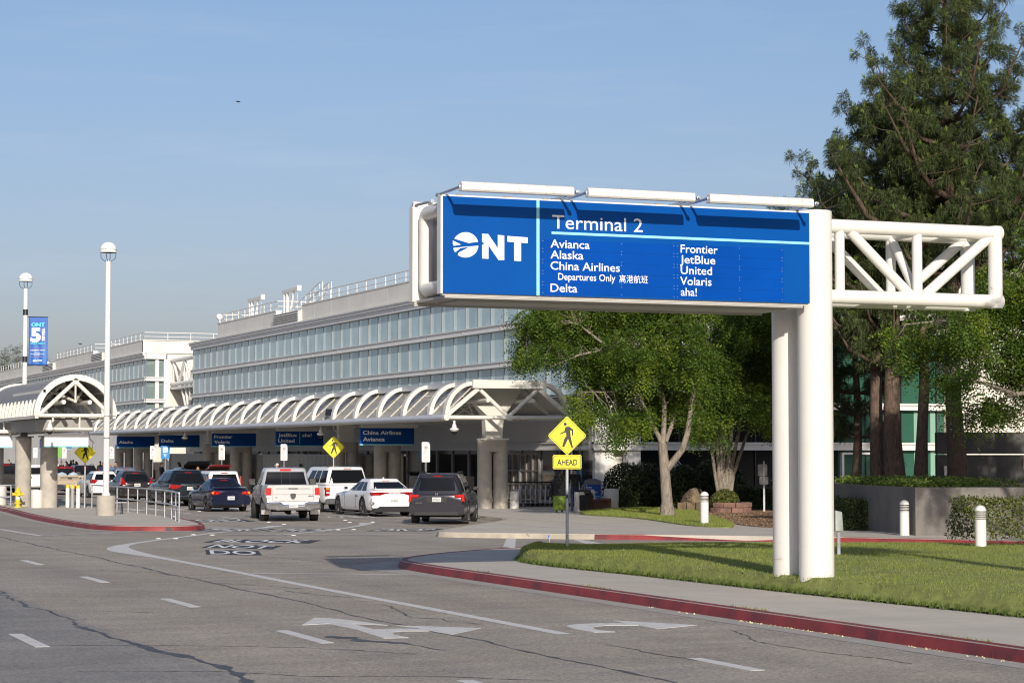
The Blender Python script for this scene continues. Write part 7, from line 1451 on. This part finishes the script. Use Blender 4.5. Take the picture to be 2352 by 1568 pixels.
def clumps_at(Y, lst, deep=1.0, seed=1, spread=3.2, dup=1.0):
    g = np.random.default_rng(seed); out = []; u = Y / 5000
    for px, py, rx, rz in lst:
        for k in range(2 if g.random() < dup else 1):
            dy = g.uniform(-1.0, .25) * spread if k else g.uniform(-.2, .7) * spread * .6
            y2 = Y + dy; z = 2.45 + (1041 - py) / 5000 * Y; c = np.array([*vp((px - 1176) / 5000 * y2, y2), 2.45 + (1041 - py) / 5000 * y2]); out.append((c, np.array([rx * u, rx * u * deep, rz * u])))
    return out
Ya = 79.0
limA = [([vz(1532, 1182, Ya), vz(1531, 1150, Ya), vz(1527, 1090, Ya), vz(1524, 1052, Ya), vz(1521, 1018, Ya)], [.30, .205, .185, .175, .16]),
        ([vz(1527, 1082, Ya), vz(1545, 1060, Ya), vz(1568, 1030, Ya - .2), vz(1580, 990, Ya - .3), vz(1588, 930, Ya), vz(1600, 850, Ya)], [.13, .13, .115, .10, .085, .05]),
        ([vz(1521, 1020, Ya), vz(1512, 1000, Ya), vz(1498, 975, Ya), vz(1480, 935, Ya - .3), vz(1455, 880, Ya - .5), vz(1400, 800, Ya - .8), vz(1330, 745, Ya - 1)], [.10, .085, .075, .07, .06, .05, .03]),
        ([vz(1522, 1022, Ya), vz(1524, 985, Ya), vz(1526, 930, Ya), vz(1510, 850, Ya), vz(1490, 760, Ya), vz(1480, 660, Ya)], [.12, .10, .085, .075, .06, .04]),
        ([vz(1528, 1015, Ya), vz(1540, 985, Ya + .2), vz(1555, 930, Ya + .4), vz(1570, 850, Ya + .6), vz(1560, 740, Ya + .5)], [.09, .08, .07, .06, .04]),
        ([vz(1400, 800, Ya - .8), vz(1330, 815, Ya - 1), vz(1270, 840, Ya - 1.2), vz(1215, 825, Ya - 1.3)], [.045, .035, .025, .012]), ([vz(1455, 880, Ya - .5), vz(1410, 900, Ya - .9), vz(1340, 900, Ya - 1.2)], [.045, .03, .015])]
clA = clumps_at(Ya, [(1300, 745, 75, 45), (1240, 720, 45, 28), (1205, 745, 22, 14), (1250, 800, 55, 22), (1205, 815, 22, 11), (1340, 805, 75, 45), (1400, 720, 95, 60), (1330, 690, 60, 35), (1480, 700, 90, 60), (1410, 820, 85, 55), (1480, 830, 80, 60), (1365, 870, 55, 26), (1345, 930, 32, 24), (1440, 905, 65, 38), (1445, 965, 42, 32), (1500, 935, 45, 32), (1545, 900, 50, 60), (1560, 800, 75, 70), (1560, 700, 80, 60), (1412, 985, 22, 22), (1470, 960, 22, 18), (1330, 965, 10, 14), (1500, 620, 110, 55), (1380, 620, 80, 40), (1600, 940, 25, 30), (1370, 940, 35, 26), (1410, 965, 26, 28)], .9, 3, 4.2, .6)
locust('locust_tree', 'feathery locust tree with a single forked grey trunk on the far lawn', tuple(vz(1532, 1182, Ya)), limA, clA, 11)
Yb_ = 86.0
limB = []
for k, (dx, tx, ty, r_) in enumerate(((-14, 1618, 960, .07), (-7, 1640, 900, .085), (0, 1668, 880, .09), (6, 1700, 870, .09), (12, 1725, 890, .08), (18, 1750, 930, .07), (-3, 1655, 930, .06), (9, 1690, 940, .06))): limB.append(([vz(1662 + dx * .7, 1150, Yb_), vz(1660 + dx * 1.3, 1090, Yb_), vz((1660 + dx + tx) / 2, (1070 + ty) / 2, Yb_ + .3 * (k % 3 - 1)), vz(tx, ty, Yb_ + .5 * (k % 3 - 1)), vz(tx + (tx - 1665) * .6, ty - 120, Yb_)], [r_ * 1.25, r_, r_ * .85, r_ * .65, .03]))
clB = clumps_at(Yb_, [(1650, 760, 75, 60), (1720, 720, 80, 60), (1640, 860, 60, 55), (1700, 840, 75, 55), (1770, 780, 60, 60), (1790, 870, 45, 50), (1740, 910, 55, 40), (1660, 930, 45, 32), (1610, 910, 35, 50), (1780, 940, 25, 45), (1690, 640, 110, 55), (1645, 985, 22, 25), (1800, 720, 60, 60), (1612, 990, 18, 25), (1830, 830, 50, 60), (1735, 820, 60, 60), (1775, 860, 40, 60), (1755, 930, 35, 32), (1700, 800, 60, 50)], .9, 5, 4.0, .7)
locust('locust_tree', 'feathery tree with many slender trunks fanning from one base before the dark lobby', tuple(vz(1662, 1150, Yb_)), limB, clB, 12, group=None)
Yc = 64.0
limC = [([vz(2470, 1150, Yc), vz(2462, 1050, Yc), vz(2445, 960, Yc)], [.22, .18, .16]), ([vz(2448, 975, Yc), vz(2390, 900, Yc), vz(2330, 905, Yc), vz(2260, 880, Yc - .5), vz(2190, 865, Yc - .8)], [.11, .085, .07, .05, .02]), ([vz(2445, 960, Yc), vz(2380, 840, Yc), vz(2290, 760, Yc), vz(2180, 735, Yc - .4), vz(2080, 745, Yc - .6)], [.11, .085, .065, .04, .015]), ([vz(2445, 960, Yc), vz(2420, 800, Yc), vz(2380, 680, Yc), vz(2300, 640, Yc)], [.12, .09, .06, .03]), ([vz(2330, 905, Yc), vz(2250, 945, Yc - .4), vz(2215, 985, Yc - .5)], [.04, .025, .01])]
clC = clumps_at(Yc, [(2330, 780, 70, 65), (2270, 720, 60, 40), (2200, 740, 55, 34), (2140, 760, 45, 28), (2085, 765, 34, 20), (2230, 810, 60, 40), (2160, 830, 40, 34), (2310, 850, 60, 42), (2335, 935, 42, 34), (2270, 940, 28, 16), (2390, 760, 70, 90), (2370, 880, 50, 60), (2100, 835, 30, 20), (2215, 955, 12, 14), (2300, 660, 60, 40), (2185, 890, 30, 26), (2060, 800, 22, 14), (2440, 700, 80, 90), (2520, 780, 120, 110), (2620, 700, 140, 120), (2560, 560, 140, 120), (2680, 820, 120, 100), (2760, 620, 120, 120), (2450, 560, 100, 100), (2640, 460, 120, 90), (2780, 760, 120, 110)], .9, 7, 2.2, .35)
locust('locust_tree', 'bright feathery locust branches reaching in from the right edge over the planter', tuple(vz(2470, 1150, Yc)), limC, clC, 13)
def pine(label, base, H, prof, zlo, seed, nwh, r0, lean=(0, 0), dens=1.0, name='pine_tree', ln=.44, fwd=None):
    """trunk, whorled limbs curving up, tufts of long drooping needles with pale candles"""
    g = np.random.default_rng(seed); T = thing(name, label, 'tree', base, 0); b = MB(); bx, by, bz = base; zs = np.linspace(0, H, 9)
    tr = [(bx + lean[0] * z / H + .08 * math.sin(z * .8 + seed), by + lean[1] * z / H + .06 * math.cos(z * .7 + seed), bz + z) for z in zs]; b.tube(tr, [r0 * (1.25 if i == 0 else 1) * (1 - .9 * (z / H) ** 1.1) + .02 for i, z in enumerate(zs)], 14)
    C = []; A = []
    for k in range(nwh):
        f = (k + .5) / nwh; z = zlo + (H - zlo) * f ** .95; rad = float(np.interp(z + bz, prof[0], prof[1])); nb = g.integers(4, 7); a0 = g.uniform(0, 6.28)
        tp = np.array([np.interp(z, zs, [q[i] for q in tr]) for i in range(3)])
        for j in range(nb):
            a = a0 + 6.283 * j / nb + g.normal(0, .25); L_ = rad * g.uniform(.55, 1.15); d = np.array([math.cos(a), math.sin(a), 0]); rise = g.uniform(.2, .75) * L_
            pts = [tp, tp + d * L_ * .35 + [0, 0, rise * .15 - .05 * L_], tp + d * L_ * .7 + [0, 0, rise * .35], tp + d * L_ + [0, 0, rise + .25]]; r_ = max(.018, .024 * L_ * (1.1 - .5 * f)); b.tube(pts, [r_ * 1.4, r_, r_ * .7, .012], 6, caps=False)
            nt_ = max(3, int(L_ * 5.8 * dens))
            for q in range(nt_):
                u = .30 + .70 * (q + g.random()) / nt_; p = np.array([np.interp(u, [0, .35, .7, 1], [s_[i] for s_ in pts]) for i in range(3)]); lat = np.array([-d[1], d[0], 0]) * g.normal(0, .22) * L_ * (1.15 - u * .5); p2 = p + lat + np.array([0, 0, g.uniform(-.05, .85)]) * min(1, L_ * .4) + d * abs(g.normal(0, .12))
                C.append(p2); A.append(unit(np.array([d * .35 + np.array([0, 0, 1.]) + g.normal(0, .25, 3)]))[0])
                if g.random() < .5: b.tube([p, p * .4 + p2 * .6 + [0, 0, -.05], p2], [.014, .010, .007], 4, caps=False)
    C, A = np.array(C), np.array(A); n = len(C); m = 120
    # needles: start along the shoot, sweep out and droop
    idx = np.repeat(np.arange(n), m); N = len(idx); up = A[idx]; rd = g.normal(0, 1, (N, 3)); rd = unit(rd - up * (rd * up).sum(1, keepdims=True)); sc = g.uniform(.75, 1.25, n)[idx]; s0 = C[idx] - up * (g.random(N) ** 1.3 * .30 * sc)[:, None]; L_ = ln * sc * g.uniform(.75, 1.15, N)
    dirn = unit(rd * 1.0 + up * g.uniform(-.1, .95, N)[:, None]); mid = s0 + dirn * (L_ * .45)[:, None] + np.array([0, 0, -1.]) * (L_ * .05)[:, None]; tip = s0 + dirn * (L_ * .62)[:, None] + np.array([0, 0, -1.]) * (L_ * g.uniform(.18, .50, N))[:, None]; sd = unit(np.cross(dirn, g.normal(0, 1, (N, 3)))) * .0095
    V = np.stack([s0 - sd * .5, mid - sd, tip, mid + sd], 1).reshape(-1, 3); F = np.arange(4 * N).reshape(N, 4)
    m2 = 16; sel = np.where(g.random(n) < .8)[0]; i2 = np.repeat(sel, m2); N2 = len(i2); up = A[i2]; d2 = unit(up + g.normal(0, .32, (N2, 3))); s0 = C[i2] + up * .04; tp2 = s0 + d2 * g.uniform(.12, .24, N2)[:, None]; sd = unit(np.cross(d2, g.normal(0, 1, (N2, 3)))) * .009; md = (s0 + tp2) / 2
    V2 = np.stack([s0 - sd * .5, md - sd, tp2, md + sd], 1).reshape(-1, 3); F2 = np.arange(4 * N2).reshape(N2, 4) + len(V)
    b.build('trunk', PBARK, T, ang=60)
    # one shoot of needles = one tone: join needles of a tuft through a tiny shared core quad is avoided; tone comes from the needle
    npmesh('crown', np.concatenate([V, V2]), np.concatenate([F, F2]), [NEEDLE, CANDLE], mi=np.concatenate([np.zeros(N, int), np.ones(N2, int)]), parent=T, off=base); return T
Yp = 72.6
def bz(px, Y, z=1.45): q = vp((px - 1176) / 5000 * Y, Y); return (q[0], q[1], z)
pine('tallest pine with thick rough trunk and upswept limbs in the planter, top beyond the picture', bz(2195, Yp), 20.5, ([6, 9, 11, 13, 15, 17, 19, 22], [4.2, 4.9, 4.4, 3.7, 2.7, 1.9, 1.4, .4]), 6.4, 21, 17, .27, lean=(-.3, .1), dens=1.15)
pine('second pine with dark limbs whose trunk stands left of the slender pine', bz(2052, 74.5), 13.2, ([4, 7, 10, 12, 14.5], [2.6, 3.6, 3.8, 2.8, .6]), 3.6, 22, 12, .30, dens=1.1)
pine('dark pine trunk fused beside its neighbour in the planter', bz(2022, 75.2), 9.5, ([4, 7, 9, 11], [2.2, 2.7, 2.2, .6]), 4.6, 23, 6, .25, lean=(-.5, 0), dens=.9)
pine('slender pine with lit bark between two thicker trunks', bz(2118, 73.5), 12.5, ([6, 9, 12, 14], [2.0, 2.8, 2.4, .5]), 6.2, 24, 8, .19, lean=(.2, .2))
pine('young dark pine close to the lobby glass right of the sign posts', bz(1966, 80, .9), 8.6, ([2.5, 5, 7, 9.5], [1.3, 2.0, 1.6, .4]), 1.7, 25, 9, .17)
pine('pine at the right picture edge behind the locust branches', bz(2400, 76), 12.6, ([6, 9, 11, 13, 14.5], [3.4, 4.0, 3.2, 1.8, .5]), 5.0, 26, 11, .24)
# shrubs and hedges: thousands of small leaves through a volume
def shrub(name, label, cat, pts, nrm, base, mats, leaf, seed, stems=None, mi=None):
    g = np.random.default_rng(seed); T = thing(name, label, cat, base, 0); n = len(pts); d = unit(nrm + g.normal(0, .7, (n, 3))); s_ = unit(np.cross(d, g.normal(0, 1, (n, 3)))); t_ = np.cross(s_, d); l_ = (leaf * g.uniform(.6, 1.3, n))[:, None]
    V = np.stack([pts - s_ * l_ * .35, pts + t_ * l_ - s_ * 0, pts + s_ * l_ * .35, pts - t_ * l_ * .6], 1).reshape(-1, 3); npmesh('foliage', V, np.arange(4 * n).reshape(n, 4), mats, mi=(g.random(n) < .25).astype(int) if len(mats) > 1 else None, parent=T, off=base)
    b = MB(); c = pts.mean(0)
    for k in range(10): q = pts[g.integers(0, n)]; b.tube([(base[0] + (q[0] - base[0]) * .4, base[1] + (q[1] - base[1]) * .4, base[2]), tuple((q + np.array(base)) / 2), tuple(q)], [.02, .014, .006], 5)
    b.build('stem', BARK, T); return T
def boxpts(n, x0, x1, d0, d1, z0, z1, Y, g, rough=.05):
    u = g.random((n, 3)); face = g.random(n); P = np.stack([x0 + (x1 - x0) * u[:, 0], d0 + (d1 - d0) * u[:, 1], z0 + (z1 - z0) * u[:, 2]], 1); nr = np.zeros((n, 3))
    a = face < .52; P[a, 1] = d0; nr[a, 1] = -1; c = (face >= .52) & (face < .80); P[c, 2] = z1; nr[c, 2] = 1; e = (face >= .80) & (face < .92); P[e, 0] = x0; nr[e, 0] = -1
    bump_ = .06 * np.sin(P[:, 0] * 5) * np.sin(P[:, 2] * 6 + P[:, 0] * 3); P += nr * bump_[:, None] + g.normal(0, rough, (n, 3)); xy = np.stack([P[:, 0] * CA + P[:, 1] * SA, -P[:, 0] * SA + P[:, 1] * CA], 1); nw = np.stack([nr[:, 0] * CA + nr[:, 1] * SA, -nr[:, 0] * SA + nr[:, 1] * CA, nr[:, 2]], 1); return np.concatenate([xy, P[:, 2:]], 1), nw
g = np.random.default_rng(5)
P, N_ = boxpts(9000, 10.95, 16.0, 52.6, 54.6, .42, 1.32, 0, g); shrub('hedge', 'clipped sunlit hedge at the right edge behind a bollard lamp', 'hedge', P, N_, (*vp(13, 53.5), .4), [HEDGE, leafmat('hedge_leaf_pale', (.17, .17, .05), .2, .3)], .055, 1)
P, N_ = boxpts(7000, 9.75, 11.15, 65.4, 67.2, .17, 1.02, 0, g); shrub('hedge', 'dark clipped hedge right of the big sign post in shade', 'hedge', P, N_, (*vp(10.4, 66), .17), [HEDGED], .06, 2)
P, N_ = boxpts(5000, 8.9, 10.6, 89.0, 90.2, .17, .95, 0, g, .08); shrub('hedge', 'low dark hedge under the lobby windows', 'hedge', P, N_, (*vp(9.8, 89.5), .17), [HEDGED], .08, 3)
def blobpts(n, X, Y, z, r, seed): g = np.random.default_rng(seed); p, d = ellips(n, (*vp(X, Y), z), r, g, .25); p = p[p[:, 2] > .16]; d = (p - np.array([*vp(X, Y), z])) / np.array(r); return p, d
P, N_ = blobpts(6500, 8.35, 85.6, .55, (.58, .58, .52), 4); shrub('shrub', 'round leafy shrub with yellow green tips beside the reddish block edging', 'shrub', P, N_, (*vp(8.35, 85.6), .17), [HEDGE, leafmat('shrub_tip', (.22, .20, .06), .2, .3)], .06, 4)
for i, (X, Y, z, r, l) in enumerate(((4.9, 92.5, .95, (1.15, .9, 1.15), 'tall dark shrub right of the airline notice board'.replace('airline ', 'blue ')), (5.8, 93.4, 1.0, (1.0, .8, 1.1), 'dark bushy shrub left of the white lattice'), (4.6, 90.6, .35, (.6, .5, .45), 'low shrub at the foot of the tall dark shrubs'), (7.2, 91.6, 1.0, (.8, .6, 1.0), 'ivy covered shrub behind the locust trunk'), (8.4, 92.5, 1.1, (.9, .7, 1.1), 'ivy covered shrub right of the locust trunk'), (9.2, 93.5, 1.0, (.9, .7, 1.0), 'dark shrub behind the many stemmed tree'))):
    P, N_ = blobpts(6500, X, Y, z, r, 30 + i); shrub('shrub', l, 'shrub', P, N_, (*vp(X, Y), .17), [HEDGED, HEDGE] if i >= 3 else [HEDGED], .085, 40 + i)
g = np.random.default_rng(9); n = 14000; u = g.random(n); v = g.random(n); X = 10.2 + u * 4.6; Yg = 62.5 + 9 * v; keep = (X < 13.4) | (g.random(n) < .3); q = np.stack([X * CA + Yg * SA, -X * SA + Yg * CA], 1)[keep]; ok = inside(q, [tuple(p) for p in soil]); q = q[ok]; P = np.concatenate([q, (1.47 + .28 * g.random(len(q)) * (.5 + .5 * np.sin(q[:, 0] * 3) ** 2))[:, None]], 1)
n = len(P); d = unit(g.normal(0, .5, (n, 3)) + [0, -.4, 1]); s_ = unit(np.cross(d, g.normal(0, 1, (n, 3)))); t_ = np.cross(s_, d); V = np.stack([P - s_ * .03, P + t_ * .07, P + s_ * .03, P - t_ * .05], 1).reshape(-1, 3)
o = npmesh('ground_cover', V, np.arange(4 * n).reshape(n, 4), [leafmat('ground_cover_leaf', (.14, .20, .035), .3, .35)]); o['kind'] = 'stuff'
# distant trees at the left end and a shade tree right of the frame
for i, (X, Y, zc, r, l) in enumerate(((-59.0, 262, 12.0, (2.6, 2.6, 3.6), 'distant pine behind the banner pole at the left'), (-60.8, 258, 8.0, (2.2, 2.2, 3.0), 'distant dark tree at the far left picture edge'))):
    b0 = (*vp(X, Y), 0); c = np.array([*vp(X, Y), zc]); g = np.random.default_rng(70 + i); cl = [(c + g.normal(0, 1, 3) * np.array(r) * .55, np.array(r) * g.uniform(.25, .42)) for k in range(12)]
    locust('distant_tree', l, b0, [([b0, (b0[0], b0[1], zc - 2), (b0[0] + .3, b0[1], zc + r[2])], [.4, .3, .05])], cl, 80 + i, spray_den=3, fl=.9, mats=(NEEDLE, HEDGED), twig=.3)
Xs, Ys = 17.6, 46.5; b0 = (*vp(Xs, Ys), .2); g = np.random.default_rng(99); c0 = np.array([*vp(Xs, Ys), 8.2]); cl = [(c0 + g.normal(0, 1, 3) * np.array([2.4, 1.9, 1.3]), np.array([1.2, 1.2, .8]) * g.uniform(.7, 1.2)) for k in range(20)]
locust('shade_tree', 'shade tree standing right of the frame that dapples the planter wall', b0, [([b0, (b0[0], b0[1], 3), (b0[0] + .3, b0[1], 5.5)], [.25, .2, .15])] + [([(b0[0] + .3, b0[1], 5.0), tuple(c[0])], [.09, .03]) for c in cl[:8]], cl, 98, spray_den=6, fl=.4)
b0 = (*vp(11.2, 27.0), .3); c0 = np.array([*vp(11.0, 27.0), 8.4]); cl = [(c0 + g.normal(0, 1, 3) * np.array([.7, .7, .4]), np.array([.6, .6, .45])) for k in range(7)]
locust('shade_tree', 'slim young tree right of the frame whose shadow streaks the near lawn', b0, [([b0, (b0[0], b0[1], 4), (b0[0] + .1, b0[1], 8)], [.38, .30, .14])], cl, 97, spray_den=9, fl=.4)
